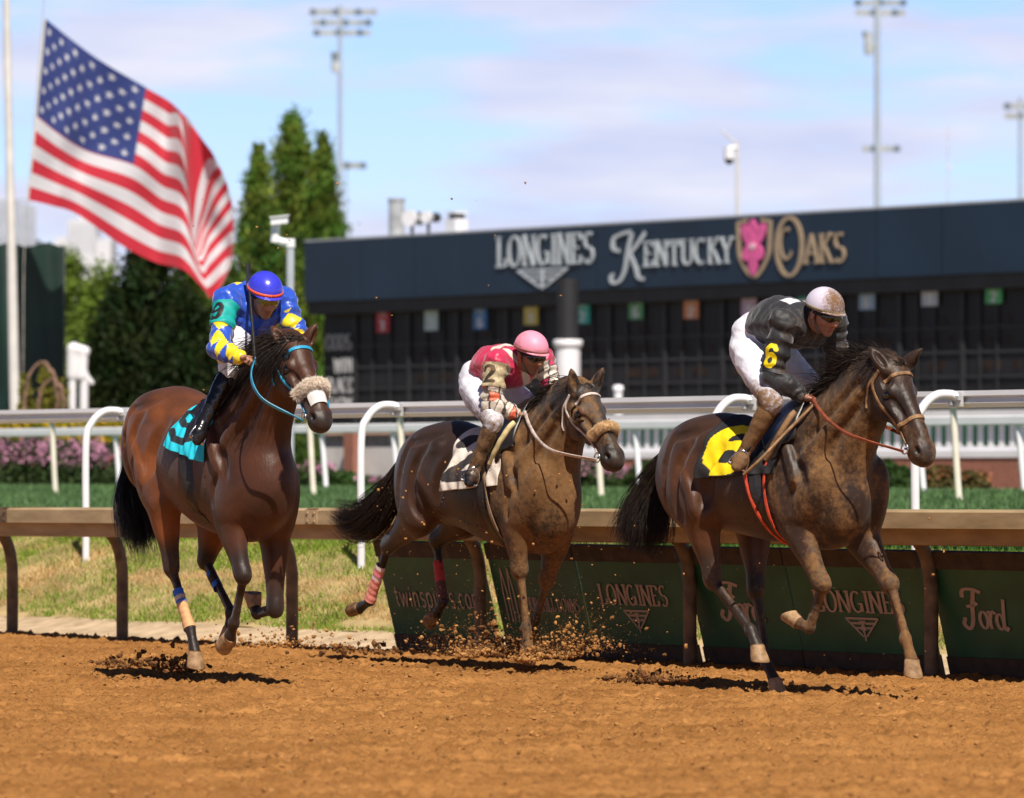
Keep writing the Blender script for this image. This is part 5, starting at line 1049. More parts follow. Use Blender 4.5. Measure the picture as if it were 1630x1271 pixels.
    def mc(i):
        l = ml * rg.uniform(.5, 1.15); q = np.linspace(0, 1, 8)[:, None]; dd = mdv + rg.normal(0, .22, 3); clump = np.sin(ri[i] * .35 + np.array([0, 1, 2])) * .25; dd = dd + clump
        return rt[i] + q * l * dd + np.array([0, 0, -1.]) * q ** 2 * l * sp.get('mane_drop', .55) + np.sin(q * 4 + i) * .004
    strands('mane', rt, None, 7, .0030, HAIR, root, mc)
    # ---- tail
    TP = cr([J(*p[:3]) for p in sp['tail']], 6); TW = cr([[p[3]] for p in sp['tail']], 6)[:, 0]
    nT = 2600; off = rg.normal(0, 1, (nT, 2)); off /= np.maximum(1, np.linalg.norm(off, axis=1) / 2.3)[:, None]; m = len(TP); ph = rg.uniform(0, 6, nT); cut = rg.uniform(.5, 1, nT) ** .6
    Tt = np.gradient(TP, axis=0); Tt /= np.linalg.norm(Tt, axis=1)[:, None]; A_ = np.cross(Tt, [0, 1, 0]); A_ /= np.linalg.norm(A_, axis=1)[:, None] + 1e-9; B_ = np.cross(A_, Tt)
    def tc_(i):
        q = np.linspace(0, m - 1, m) * cut[i]; f = lambda X: np.stack([np.interp(q, np.arange(m), X[:, k]) for k in range(3)], 1)
        w_ = np.interp(q, np.arange(m), TW); u_ = q / (m - 1)
        wob = 1 + .35 * np.sin(u_ * 6 + ph[i]); cl = np.sin(off[i, 0] * 7 + u_ * 4) * .26 * u_ ** 1.5 + (ph[i] > 5.3) * np.sin(ph[i] * 40) * .75 * u_ ** 2
        return f(TP) + f(A_) * (w_ * (off[i, 0] * wob * .55 + cl))[:, None] + f(B_) * (w_ * (off[i, 1] * .5) + .006 * np.sin(u_ * 8 + ph[i]))[:, None]
    strands('tail', off, None, m, .0024, sp.get('tailmat', HAIR), root, tc_)
    return dict(frame=fr, root=root, bvh=bvh, T=T, L=L, tr=tr, hp=hp, legs=legs, cp=cp, wi=wi, hv=hv, pn=pn, po=po, hl=hl)

def surf_dir(h, o, d):
    hit = h['bvh'].ray_cast(Vector(o), Vector(d).normalized()); return hit
def drape(h, x, th, off=.012, zc=None):
    """point on the body at section x, angle th from the top (negative = right side, towards the camera)"""
    T0 = h['tr'](.6, 0, 0); zc = T0[2] - .36 if zc is None else zc
    dv = np.array([0, math.sin(th), math.cos(th)]); o = np.array([x, 0, zc]) + dv * 1.2
    hit = h['bvh'].ray_cast(Vector(o), Vector(-dv))
    if hit[0] is None: return np.array([x, 0, zc]) + dv * .3, dv
    return np.array(hit[0]) + dv * off, dv
def cloth(h, name, xa, xb, tmax, colf, mat, off=.014, nx=110, nt=190, slant=0., flare=None, label=None, front=None, mud=0.):
    """saddle cloth draped over both sides; colf(u 0..1 rear->front, w 0..1 top->hem, right side?) -> rgb"""
    V = np.zeros((nx, nt, 3)); C = np.zeros((nx, nt, 3)); U = np.zeros((nx, nt)); Wd = np.zeros((nx, nt)); 
    for i in range(nx):
        u = i / (nx - 1)
        for j in range(nt):
            q = 2 * j / (nt - 1) - 1; w = abs(q); th = q * tmax(u)
            x = xa + (xb - xa) * u + slant * w
            p, dv = drape(h, x, th, off)
            V[i, j] = p; U[i, j] = u; Wd[i, j] = q
    # smooth the drape so the fabric bridges hollows, then add wrinkles
    for _ in range(8):
        V[1:-1, 1:-1] = .5 * V[1:-1, 1:-1] + .125 * (V[2:, 1:-1] + V[:-2, 1:-1] + V[1:-1, 2:] + V[1:-1, :-2])
    out = V - np.array([0, 0, h['tr'](.6, 0, 0)[2] - .36]); out[..., 0] = 0; out /= np.linalg.norm(out, axis=2)[..., None]
    aw = np.abs(Wd); wr = .006 * np.sin(U * 23 + aw * 9) * aw + .004 * np.sin(U * 41 - aw * 17 + 1) * aw
    fl = 0 if flare is None else flare(U, aw)
    V = V + out * (wr + fl)[..., None]
    C = colf(U, aw, Wd < 0)
    n = nx * nt; V2 = np.vstack([V.reshape(-1, 3), (V - out * .005).reshape(-1, 3)]); C2 = np.vstack([C.reshape(-1, 3)] * 2)
    I, Jx = np.meshgrid(np.arange(nx - 1), np.arange(nt - 1), indexing='ij'); a = (I * nt + Jx).ravel()
    Q = np.stack([a, a + nt, a + nt + 1, a + 1], 1); F = [Q, Q[:, ::-1] + n]
    def rim(idx): idx = np.array(idx); return np.stack([idx[:-1], idx[1:], idx[1:] + n, idx[:-1] + n], 1)
    F += [rim(np.arange(nt)), rim((nx - 1) * nt + np.arange(nt))[:, ::-1], rim(np.arange(nx) * nt)[:, ::-1], rim(np.arange(nx) * nt + nt - 1)]
    o = mesh_obj(name, V2, np.vstack(F), mat, h['root'], C2, mud)
    if label: o['label'] = label
    return o
def surf_pts(h, uv, off, sub=8):
    """photo pixels -> points on the visible side of the horse's own surface (local)"""
    out = []
    for u, v in cr(uv, sub):
        o, d = h['frame'].lray(u, v); hit = h['bvh'].ray_cast(Vector(o), Vector(d).normalized())
        if hit[0] is None:
            best = None
            for k in range(40):
                pass
            q = h['frame'].J(u, v, .06); nn = h['bvh'].find_nearest(Vector(q)); p = np.array(nn[0]) + np.array(nn[1]) * off
        else: p = np.array(hit[0]) + np.array(hit[1]) * off
        out.append(p)
    P = np.array(out)
    for _ in range(2): P[1:-1] = .5 * P[1:-1] + .25 * (P[2:] + P[:-2])
    return P
def strap(h, name, P, w, mat, parent, th=.004, normalf=None, mirror=False, smooth=True, col=None):
    """flat strap lying on the body along points P (local)"""
    P = np.asarray(P, float); T = np.gradient(P, axis=0); T /= np.linalg.norm(T, axis=1)[:, None] + 1e-9
    Nn = []
    for p in P:
        nn = h['bvh'].find_nearest(Vector(p)); v = p - np.array(nn[0]); l = np.linalg.norm(v); Nn.append(v / l if l > 1e-4 else np.array(nn[1]))
    Nn = np.array(Nn)
    for _ in range(3): Nn[1:-1] = .5 * Nn[1:-1] + .25 * (Nn[2:] + Nn[:-2])
    S = np.cross(T, Nn); S /= np.linalg.norm(S, axis=1)[:, None] + 1e-9; Nn = np.cross(S, T)
    m = len(P); a = P + S * w / 2 + Nn * th * .3; b = P - S * w / 2 + Nn * th * .3; c = b - Nn * th; d = a - Nn * th; a2 = P + Nn * th
    V = np.vstack([a, a2, b, c, d]); F = []
    for i in range(m - 1):
        for j in range(5): F.append((j * m + i, ((j + 1) % 5) * m + i, ((j + 1) % 5) * m + i + 1, j * m + i + 1))
    F += [tuple(j * m for j in range(5))[::-1], tuple(j * m + m - 1 for j in range(5))]
    if mirror: V2 = V * [1, -1, 1]; n = len(V); F = F + [tuple(i + n for i in f[::-1]) for f in F]; V = np.vstack([V, V2])
    return mesh_obj(name, V, F, mat, parent, smooth=False)

# ------------------------------------------------------------------ the three horses
H6F = Frame(54, 1240, 1103, -.10); H2F = Frame(56, 842, 1073, .10); H9F = Frame(60, 322, 1090, .12)
def mud6(V, T, n, low):
    f = smoothstep(T['croup'][0] + .35, T['withers'][0] + .25, V[:, 0] + n * .12)
    m = .10 + .58 * f + .12 * n * f; m = np.where(V[:, 2] > T['withers'][2] + .12, m * .8, m); return np.clip(m * .68 - .03 + low * .18, 0, 1)
def mud2(V, T, n, low):
    f = smoothstep(T['croup'][0] + .45, T['withers'][0] + .05, V[:, 0] + n * .12); m = .03 + .58 * f + .14 * n * f
    m = np.where((V[:, 0] > T['poll'][0]) , .36 + .12 * n, m); return np.clip(m + low * .1 * (V[:, 0] > T['croup'][0] + .6), 0, 1)
def mud9(V, T, n, low): return np.clip(.0 + low * .12 + .0 * n + .3 * (V[:, 2] < .2), 0, 1)
specs = dict(
 h6=dict(key='c', name='racehorse', frame=H6F, label='mud-splashed dark bay racehorse leading at right with the black number 6 saddle cloth',
  T=dict(croup=(1150, 664, 0), withers=(1296, 668, 0), poll=(1430, 578, 0), nose=(1484, 722, 0)), deep=.87, front=.70, width=.95, fw=.86,
  earR=(1383, 551, .12), earL=(1469, 554, -.11), coat=(.080, .028, .010), dark=(.020, .011, .007), lower=(.028, .017, .012), topdark=.75, frontdark=.8,
  legs=dict(HR=[(1096, 762, .15), (1118, 818, .19), (1135, 925, .15), (1195, 1003, .13), (1213, 1050, .13)],
            HL=[(1190, 770, -.15), (1203, 830, -.19), (1203, 940, -.12), (1221, 1058, -.1), (1242, 1103, -.1)],
            FR=[(1300, 760, .15), (1262, 825, .145), (1309, 932, .13), (1289, 1000, .12), (1256, 984, .12)],
            FL=[(1385, 760, -.15), (1368, 850, -.145), (1417, 931, -.13), (1442, 1017, -.12), (1457, 1074, -.12)]),
  tail=[(1082, 705, 0, .03), (1062, 735, 0, .05), (1042, 775, 0, .085), (1028, 820, .02, .13), (1018, 850, .05, .14), (1008, 880, .08, .12)],
  mudf=mud6, mane_len=.21, mane_dir=(-.85, -.10, .38), mane_drop=.5),
 h2=dict(key='b', name='racehorse', frame=H2F, label='brown racehorse plastered with mud in the middle with the number 2 saddle cloth and blinkers',
  T=dict(croup=(724, 676, 0), withers=(848, 680, 0), poll=(934, 616, 0), nose=(988, 728, 0)), front=.56, width=.92, deep=.95, fw=.84, hood=1,
  earR=(909, 586, .11), earL=(961, 584, -.11), coat=(.046, .018, .009), dark=(.015, .009, .007), lower=(.018, .012, .009), topdark=.75, frontdark=.9,
  legs=dict(HR=[(668, 748, .15), (668, 826, .18), (617, 870, .15), (590, 957, .13), (562, 974, .13)],
            HL=[(740, 750, -.15), (740, 828, -.18), (694, 860, -.15), (706, 958, -.13), (686, 992, -.13)],
            FR=[(850, 760, .15), (822, 836, .145), (827, 910, .12), (838, 1000, .1), (842, 1052, .1)],
            FL=[(890, 770, -.15), (888, 850, -.145), (870, 925, -.13), (853, 988, -.12), (843, 1022, -.12)]),
  tail=[(645, 733, 0, .03), (632, 760, 0, .05), (615, 795, 0, .08), (592, 822, 0, .10), (565, 832, 0, .10), (530, 815, 0, .07)],
  mudf=mud2, mane_len=.17, mane_dir=(-.75, -.15, .3), mane_drop=.7, hoofmat=HOOFD, tailmat=HAIR),
 h9=dict(key='a', name='racehorse', frame=H9F, label='glossy bay racehorse at left with turquoise bridle and saddle cloth numbered 9',
  T=dict(croup=(283, 621, 0), withers=(385, 640, 0), poll=(474, 540, 0), nose=(520, 666, 0)), front=.82, width=.97,
  earR=(432, 519, .12), earL=(502, 519, -.11), coat=(.180, .050, .011), dark=(.036, .013, .007), lower=(.026, .014, .010), topdark=.6, frontdark=.8,
  legs=dict(HR=[(244, 715, .15), (262, 800, .19), (273, 905, .15), (303, 1000, .13), (314, 1060, .13)],
            HL=[(310, 720, -.15), (345, 835, -.19), (327, 893, -.15), (368, 974, -.13), (364, 1022, -.13)],
            FR=[(375, 770, .15), (366, 828, .145), (387, 917, .13), (373, 992, .12), (358, 1032, .12)],
            FL=[(450, 770, -.15), (437, 850, -.145), (438, 970, -.13), (409, 978, -.12), (400, 948, -.12)]),
  tail=[(236, 662, 0, .03), (222, 700, 0, .05), (214, 750, .0, .07), (213, 800, .03, .11), (222, 840, .05, .12), (230, 872, .08, .11)],
  mudf=mud9, mane_len=.24, mane_dir=(-.55, -.55, .15), mane_drop=.8))
HS = {}
import os, time
_only = os.environ.get('ONLY', '')
for k, sp in specs.items():
    _t = time.time(); HS[k] = build_horse(sp); print('horse', k, round(time.time() - _t, 1))

# ------------------------------------------------------------------ jockeys
SKIN_C = dict(a=(.40, .19, .12), b=(.36, .165, .09), c=(.42, .20, .13))
def ortho(f, up=(0, 0, 1)):
    f = np.asarray(f, float); f = f / np.linalg.norm(f); l = np.cross(up, f); l /= np.linalg.norm(l); u = np.cross(f, l); return f, l, u
def build_jockey(h, jp):
    fr = h['frame']; J = fr.J; P = {k: J(*v) for k, v in jp['P'].items()}
    key = jp['key']; off = np.array([P['hipc'][0], 0, P['ankR'][2] - .08])
    wl = fr.A + fr.hd * off[0] + np.array([0, 0, off[2]])
    root = empty('person', tuple(wl), -fr.phi, jp['label'], 'jockey', 'jockeys riding the three racehorses')
    f, l, u = ortho(jp['face'], jp.get('hup', (0, 0, 1)))              # head basis: forward, left, up
    hc = P['head']                                                     # centre of the head
    def H(a, b, c): return hc + f * a + l * b + u * c
    RH = np.array([f, l, u])
    arms = [('R', -1), ('L', 1)]
    # ---- body: one continuous surface
    allp = np.vstack([P[k] for k in P]); lo = allp.min(0) - .22; hi = allp.max(0) + .24
    def torso(V, inf=0., full=True):
        pe, ch, nk = P['hipc'], P['chest'], P['neck']
        mid = (pe + ch) / 2 + np.array([-.02, 0, .04]) * jp.get('arch', 1)
        V.chain([pe, pe + (mid - pe) * .5, mid, ch], [(.115, .155), (.105, .14), (.112, .145), (.115, .165)], .03, 3, inf=inf)
        V.chain([ch, ch + (nk - ch) * .55], [(.11, .15), (.075, .08)], .04, inf=inf)
        for a, s in arms:
            sh = P['sh' + a]; V.seg(ch + (sh - ch) * .35, sh, (.085, .085), (.066, .062), .035, inf=inf)
    def arm(V, a, inf=0., cuff=1.0, k=.02):
        sh, el, wr = P['sh' + a], P['el' + a], P['wr' + a]
        V.chain([sh, sh + (el - sh) * .5, el], [.061, .05, .042], k, inf=inf)
        V.chain([el, el + (wr - el) * .35, el + (wr - el) * cuff], [.042, .042, .027 if cuff > .9 else .031], k, inf=inf)
    def thigh(V, a, inf=0.):
        hj, kn = P['hip' + a], P['kn' + a]
        V.chain([hj, hj + (kn - hj) * .4, hj + (kn - hj) * .8, kn], [.100, .082, .056, .050], .03, inf=inf)
    def shin(V, a, inf=0., t0=0.):
        kn, an = P['kn' + a], P['ank' + a]
        V.chain([kn + (an - kn) * t0, kn + (an - kn) * .3, kn + (an - kn) * .7, an], [.044, .046, .035, .030], .02, inf=inf)
    V = Vol(lo, hi, .0052)
    torso(V); V.seg(P['neck'] - (P['neck'] - P['chest']) * .3, hc - u * .06 - f * .02, .056, .053, .03)
    for a, s in arms:
        arm(V, a)
        if 'hip' + a in P: thigh(V, a); shin(V, a)
    # head and face
    V.ell(H(-.012, 0, .03), (.097, .077, .098), .02, R=RH); V.ell(H(.02, 0, -.045), (.072, .058, .07), .03, R=RH)
    V.ell(H(.062, 0, -.098), (.022, .024, .018), .02, R=RH)                                             # chin
    V.chain([H(.086, 0, .012), H(.102, 0, -.018), H(.106, 0, -.032)], [.009, .012, .0135], .014)         # nose
    for s in (-1, 1):
        V.ell(H(.094, s * .013, -.037), (.010, .008, .007), .006, R=RH)
        V.ell(H(.062, s * .045, -.022), (.022, .018, .018), .025, R=RH)                                 # cheekbone
        V.ell(H(.086, s * .031, .012), (.016, .016, .010), .008, 's', R=RH)                             # eye hollow
        V.ell(H(.076, s * .031, .010), (.0125, .0125, .0115), .003, R=RH)
        V.chain([H(.086, s * .012, .026), H(.082, s * .045, .027)], [.007, .006], .01)                  # brow
        V.ell(H(-.012, s * .080, -.006), (.018, .009, .030), .006, R=RH); V.ell(H(-.006, s * .088, -.002), (.009, .006, .016), .004, 's', R=RH)
    V.ell(H(.088, 0, -.060), (.010, .021, .0065), .007, R=RH); V.ell(H(.084, 0, -.0735), (.011, .018, .0065), .007, R=RH)
    V.seg(H(.096, -.02, -.067), H(.096, .02, -.067), .0028, .0028, .003, 's')
    # hands: palm, four bent fingers of different length and a thumb closed on the reins
    for a, s in arms:
        wr, ha = P['wr' + a], P['ha' + a]; d = ha - wr; d /= np.linalg.norm(d)
        kn_ = np.array(jp.get('palm' + a, (0, s * -.2, 1.))); kn_ -= d * (kn_ @ d); kn_ /= np.linalg.norm(kn_)      # back of the hand
        ac = np.cross(d, kn_)                                         # across the knuckles
        if ac @ np.array([0, -s, 0]) < 0 and abs(ac[1]) > .3: ac = -ac   # towards the thumb (inside)
        pc = wr + d * .045
        V.seg(wr - d * .01, wr + d * .035, (.021, .028), (.02, .034), .012, side=ac)
        V.seg(wr + d * .03, wr + d * .075, (.018, .038), (.016, .040), .012, side=ac)
        for i, (o, ln) in enumerate([(.031, .92), (.0105, 1.0), (-.0105, .95), (-.031, .78)]):
            k0 = wr + d * (.078 - .004 * abs(i - 1)) + ac * o + kn_ * .004
            k1 = k0 + (d * .020 - kn_ * .024) * ln; k2 = k1 + (-d * .012 - kn_ * .018) * ln; k3 = k2 + (-d * .020 + kn_ * .003) * ln
            V.chain([k0, k1, k2, k3], [.0105, .0098, .0088, .0078], .004, 1)
        t0 = wr + d * .028 + ac * .034; t1 = t0 + d * .030 + ac * .012 - kn_ * .012; t2 = t1 + d * .022 - ac * .012 - kn_ * .016; t3 = t2 + d * .008 - ac * .020 - kn_ * .004
        V.chain([t0, t1, t2, t3], [.013, .0115, .0105, .0085], .006, 1)
    Vt, F = V.mesh(0)
    sk = np.array(SKIN_C[key]); C = np.tile(sk, (len(Vt), 1))
    q = (Vt - hc) @ RH.T
    lips = (np.abs(q[:, 1]) < .022) & (q[:, 2] < -.052) & (q[:, 2] > -.081) & (q[:, 0] > .078); C[lips] = sk * [.85, .55, .5]
    stub = (q[:, 2] < -.045) & (np.linalg.norm(q, axis=1) < .15) & (q[:, 0] > .0); C[stub & ~lips] *= np.array([.80, .78, .8])
    nose = np.linalg.norm(q - [.1, 0, -.03], axis=1) < .025; C[nose] = C[nose] * [1.12, .95, .92]
    bm = mesh_obj('body', Vt - off, F, MC('skin_' + key, .5, .12, 70, 70, var=.12, bdist=.004), root, C, jp.get('facemud', .0) * (np.linalg.norm(Vt - hc, axis=1) < .16))
    def put(name, V_, F_, mat, C_=None, mud=0., par=root, **k): return mesh_obj(name, V_ - off, F_, mat, par, C_, mud, **k)
    # ---- breeches
    if 'hipR' in P:
        lo_, hi_ = P['hipR'].copy(), P['hipR'].copy()
        pts = np.vstack([P['hipR'], P['hipL'], P['knR'], P['knL'], P['hipc']]); V = Vol(pts.min(0) - .17, pts.max(0) + .17, .0062)
        pe, ch = P['hipc'], P['chest']; V.chain([pe, pe + (ch - pe) * .42], [(.12, .155), (.105, .138)], .03, inf=.010)
        for s in (-1, 1): V.ell(P['hipc'] + np.array([-.055, s * .075, -.01]), (.10, .088, .10), .04, inf=.008)
        for a, s in arms: thigh(V, a, .012); 
        for a, s in arms: V.seg(P['kn' + a], P['kn' + a] + (P['ank' + a] - P['kn' + a]) * .14, .056, .053, .03)
        Vb, Fb = V.mesh(1); N = vnormals(Vb, Fb)
        ax = noise3(Vb, 34, 8) * .0045 + noise3(Vb, 75, 9) * .0018; Vb = Vb + N * ax[:, None]
        put('breeches', Vb, Fb, MC('breeches_' + key, .75, .5, 30, 40, bdist=.01, var=.06), np.tile(np.array(jp.get('breech', (.74, .73, .80))), (len(Vb), 1)), jp['breechmud'](Vb, P))
    # ---- jacket
    pts = np.vstack([P[k] for k in ('chest', 'neck', 'hipc', 'shR', 'shL', 'elR', 'elL', 'wrR', 'wrL')]); V = Vol(pts.min(0) - .17, pts.max(0) + .17, .0062)
    pe, ch, nk = P['hipc'], P['chest'], P['neck']; mid = (pe + ch) / 2 + np.array([-.02, 0, .04]) * jp.get('arch', 1); wa = pe + (mid - pe) * .55
    V.chain([wa, mid, ch], [(.118, .15), (.122, .158), (.122, .172)], .03, 3, inf=.014)
    V.chain([ch, ch + (nk - ch) * .6], [(.115, .155), (.078, .082)], .04, inf=.012)
    for a, s in arms:
        sh = P['sh' + a]; V.seg(ch + (sh - ch) * .35, sh, .088, .07, .035, inf=.012); arm(V, a, .015, .92, .022)
        wr, el = P['wr' + a], P['el' + a]; V.seg(el + (wr - el) * .90, el + (wr - el) * .97, .036, .036, .006)
    dn = (nk - ch); dn /= np.linalg.norm(dn); V.chain([nk - dn * .03, nk + dn * .012], [.064, .062], .01)
    Vj, Fj = V.mesh(1); N = vnormals(Vj, Fj)
    # folds: run across the sleeves and the waist
    fold = np.zeros(len(Vj))
    for a, s in arms:
        d1, t1 = segdist(Vj, P['sh' + a], P['el' + a]); d2, t2 = segdist(Vj, P['el' + a], P['wr' + a]); m1 = (d1 < .12) * 1.; m2 = (d2 < .10) * 1.
        fold += m1 * np.sin(t1 * 26 + noise3(Vj, 22, 1) * 2.4) * .0055 + m2 * np.sin(t2 * 26 + noise3(Vj, 25, 2) * 2.6) * .005 * (1 - m1)
    fold += noise3(Vj, 20, 5) * .008 + noise3(Vj, 45, 6) * .004 + noise3(Vj, 95, 6) * .0015
    Vj = Vj + N * fold[:, None]
    put('jacket', Vj, Fj, MC('silks_' + key, jp.get('silkrough', .42), .25, 55, 45, sheen=.3, var=.12, bdist=.006), jp['silk'](Vj, P, N), jp['silkmud'](Vj, P))
    # ---- armband with the race number, wrapped round the right upper arm
    sh, el = P['shR'], P['elR']; t0, t1 = jp.get('band', (.25, .85)); ax = el - sh; L_ = np.linalg.norm(ax); axn = ax / L_
    outv = np.array(jp.get('bandout', (.45, -1., .15))); outv -= axn * (outv @ axn); outv /= np.linalg.norm(outv); sd = np.cross(axn, outv)
    bj = BVHTree.FromPolygons([tuple(v) for v in Vj.tolist()], Fj.tolist())
    na, nb_ = 90, 70; Vb = np.zeros((na, nb_, 3)); Cb = np.zeros((na, nb_, 3)); span = math.radians(115)
    for i in range(na):
        an = (i / (na - 1) - .5) * 2 * span
        for j in range(nb_):
            w = t0 + (t1 - t0) * j / (nb_ - 1); c = sh + ax * w; dv = outv * math.cos(an) + sd * math.sin(an)
            hit = bj.ray_cast(Vector(c + dv * .16), Vector(-dv)); r_ = .075 if hit[0] is None else min(np.linalg.norm(np.array(hit[0]) - c), .085)
            Vb[i, j] = c + dv * (r_ + .004)
    for _ in range(14): Vb[1:-1, 1:-1] = .2 * Vb[1:-1, 1:-1] + .2 * (Vb[2:, 1:-1] + Vb[:-2, 1:-1] + Vb[1:-1, 2:] + Vb[1:-1, :-2])
    cen = sh + ax * ((t0 + t1) / 2); R_ = .066
    A, B = np.meshgrid((np.arange(na) / (na - 1) - .5) * 2 * span, 1 - np.arange(nb_) / (nb_ - 1), indexing='ij')
    uu = -A * R_ / .075 * jp.get('dirx', 1) + .5; vv = (B - .17) / .66
    dd = stroke_d(uu, vv, DIGIT[jp['num']], .62 * 1.0); ink = dd < .11
    Cb[:] = jp['bandcol']; Cb[ink] = jp['numcol']
    Vb2 = np.vstack([Vb.reshape(-1, 3), Vb.reshape(-1, 3) - outv * .0]); I, Jx = np.meshgrid(np.arange(na - 1), np.arange(nb_ - 1), indexing='ij'); a_ = (I * nb_ + Jx).ravel()
    Q = np.stack([a_, a_ + nb_, a_ + nb_ + 1, a_ + 1], 1)
    put('armband', Vb.reshape(-1, 3), Q, MC('armband_' + key, .6, .3, 60, 60, var=.1, bdist=.004), Cb.reshape(-1, 3), jp.get('bandmud', 0.))
    # ---- boots
    for a, s in arms:
        if 'hip' + a not in P: continue
        kn, an, to = P['kn' + a], P['ank' + a], P['toe' + a]
        pts = np.vstack([kn, an, to]); V = Vol(pts.min(0) - .13, pts.max(0) + .13, .0055)
        tb = jp.get('boottop', .12)
        V.chain([kn + (an - kn) * tb, kn + (an - kn) * .35, kn + (an - kn) * .72, an], [.054, .055, .044, .040], .012, 3)
        fd = to - an; fl = np.linalg.norm(fd); fd /= fl; dn_ = (an - kn) / np.linalg.norm(an - kn); hl_ = an - fd * .035 + dn_ * .045
        V.chain([hl_, an + dn_ * .02 + fd * .05, to - fd * .06, to], [(.037, .035), (.043, .037), (.030, .040), (.023, .032)], .02, 2, side=np.cross(fd, dn_))
        V.seg(hl_ - fd * .0 + dn_ * .02, hl_ + dn_ * .032, .034, .032, .01)
        c0 = kn + (an - kn) * tb; V.cut(-(an - kn) / np.linalg.norm(an - kn), -((c0 + (an - kn) * .0) @ ((an - kn) / np.linalg.norm(an - kn))))
        Vo, Fo = V.mesh(1); N = vnormals(Vo, Fo); t = (Vo - kn) @ dn_; Vo = Vo + N * ((np.sin(t * 60 + noise3(Vo, 16, 4) * 3.5) * .0013 + noise3(Vo, 40, 7) * .0012) * smoothstep(.15, .4, t / np.linalg.norm(an - kn)) * (t < np.linalg.norm(an - kn) + .03))[:, None]
        put('boot', Vo, Fo, MC('boot_' + key, .22, .25, 40, 38, spec=.6, bdist=.006), np.tile((.010, .009, .010), (len(Vo), 1)), jp['bootmud'](Vo, P, t))
    # ---- helmet with a brim and a band
    V = Vol(hc - .22, hc + .24, .0052)
    V.ell(H(-.010, 0, .048), (.128, .106, .112), 0, R=RH); inner = Vol(hc - .22, hc + .24, .0052); inner.ell(H(-.010, 0, .044), (.112, .092, .10), 0, R=RH)
    V.cut(-u, -((hc + u * .030) @ u)); 
    br = Vol(hc - .22, hc + .24, .0052); br.ell(H(.045, 0, .033), (.098, .092, .012), .0, R=RH); V.D = np.minimum(V.D, br.D); V.D = np.maximum(V.D, -inner.D)
    Vh, Fh = V.mesh(1); q = (Vh - hc) @ RH.T
    put('helmet', Vh, Fh, MC('helmet_' + key, jp.get('helmrough', .3), .12, 30, 90, coat=jp.get('helmcoat', .3), var=.08, bdist=.004), jp['helm'](q), jp['helmmud'](q), label=None) if False else None
    ho = mesh_obj('helmet', Vh - off, Fh, MC('helmet_' + key, jp.get('helmrough', .3), .12, 30, 90, coat=jp.get('helmcoat', .3), var=.08, bdist=.004), root, jp['helm'](q), jp['helmmud'](q))
    # band just above the brim, goggles with a strap, chin strap
    def ring(z, rx, ry, w, name, mat, a0=0, a1=2 * math.pi, th=.003, cx=-.010, par=root):
        n = 48; V_ = []; an = np.linspace(a0, a1, n)
        for zz, r_ in ((z - w / 2, 0), (z + w / 2, 0), (z + w / 2, th), (z - w / 2, th)):
            k = math.sqrt(max(.05, 1 - ((zz - .048) / .112) ** 2)) if rx > .12 else 1
            V_.append(np.array([H(cx + (rx * k + r_) * math.cos(t), (ry * k + r_) * math.sin(t), zz) for t in an]))
        V_ = np.vstack(V_); F_ = []
        for i in range(n - 1):
            for j in range(4): F_.append((j * n + i, ((j + 1) % 4) * n + i, ((j + 1) % 4) * n + i + 1, j * n + i + 1))
        F_ += [(0, n, 2 * n, 3 * n), (n - 1, 4 * n - 1, 3 * n - 1, 2 * n - 1)]
        return mesh_obj(name, V_ - off, F_, mat, par, smooth=True)
    ring(jp.get('bandz', .056), .128, .106, jp.get('bandw', .018), 'helmet_band', jp['bandmat'], par=ho)
    V = Vol(hc - .16, hc + .17, .004)
    V.chain([H(.062, -.062, .008), H(.098, -.034, .006), H(.104, 0, .011), H(.098, .034, .006), H(.062, .062, .008)], [(.016, .012), (.022, .012), (.018, .011), (.022, .012), (.016, .012)], .006, 4, side=tuple(f))
    Vg, Fg = V.mesh(1); gg = put('goggles', Vg, Fg, jp['gogmat'])
    ring(.012, .094, .082, .018, 'goggle_strap', M('goggle_strap', (.015, .014, .014), .7), math.radians(40), math.radians(320), par=gg, cx=-.006)
    for s in (-1, 1):
        P_ = cr([H(.01, s * .082, .03), H(.02, s * .074, -.05), H(.045, s * .045, -.10), H(.052, 0, -.118)], 5)
        mb = MB(); mb.tube(P_ - off, .0045, 6); mb.build('chin_strap', M('goggle_strap', (.015, .014, .014), .7), ho, smooth=True)
    return dict(root=root, P=P, off=off, H=H, f=f, l=l, u=u, bj=bj)

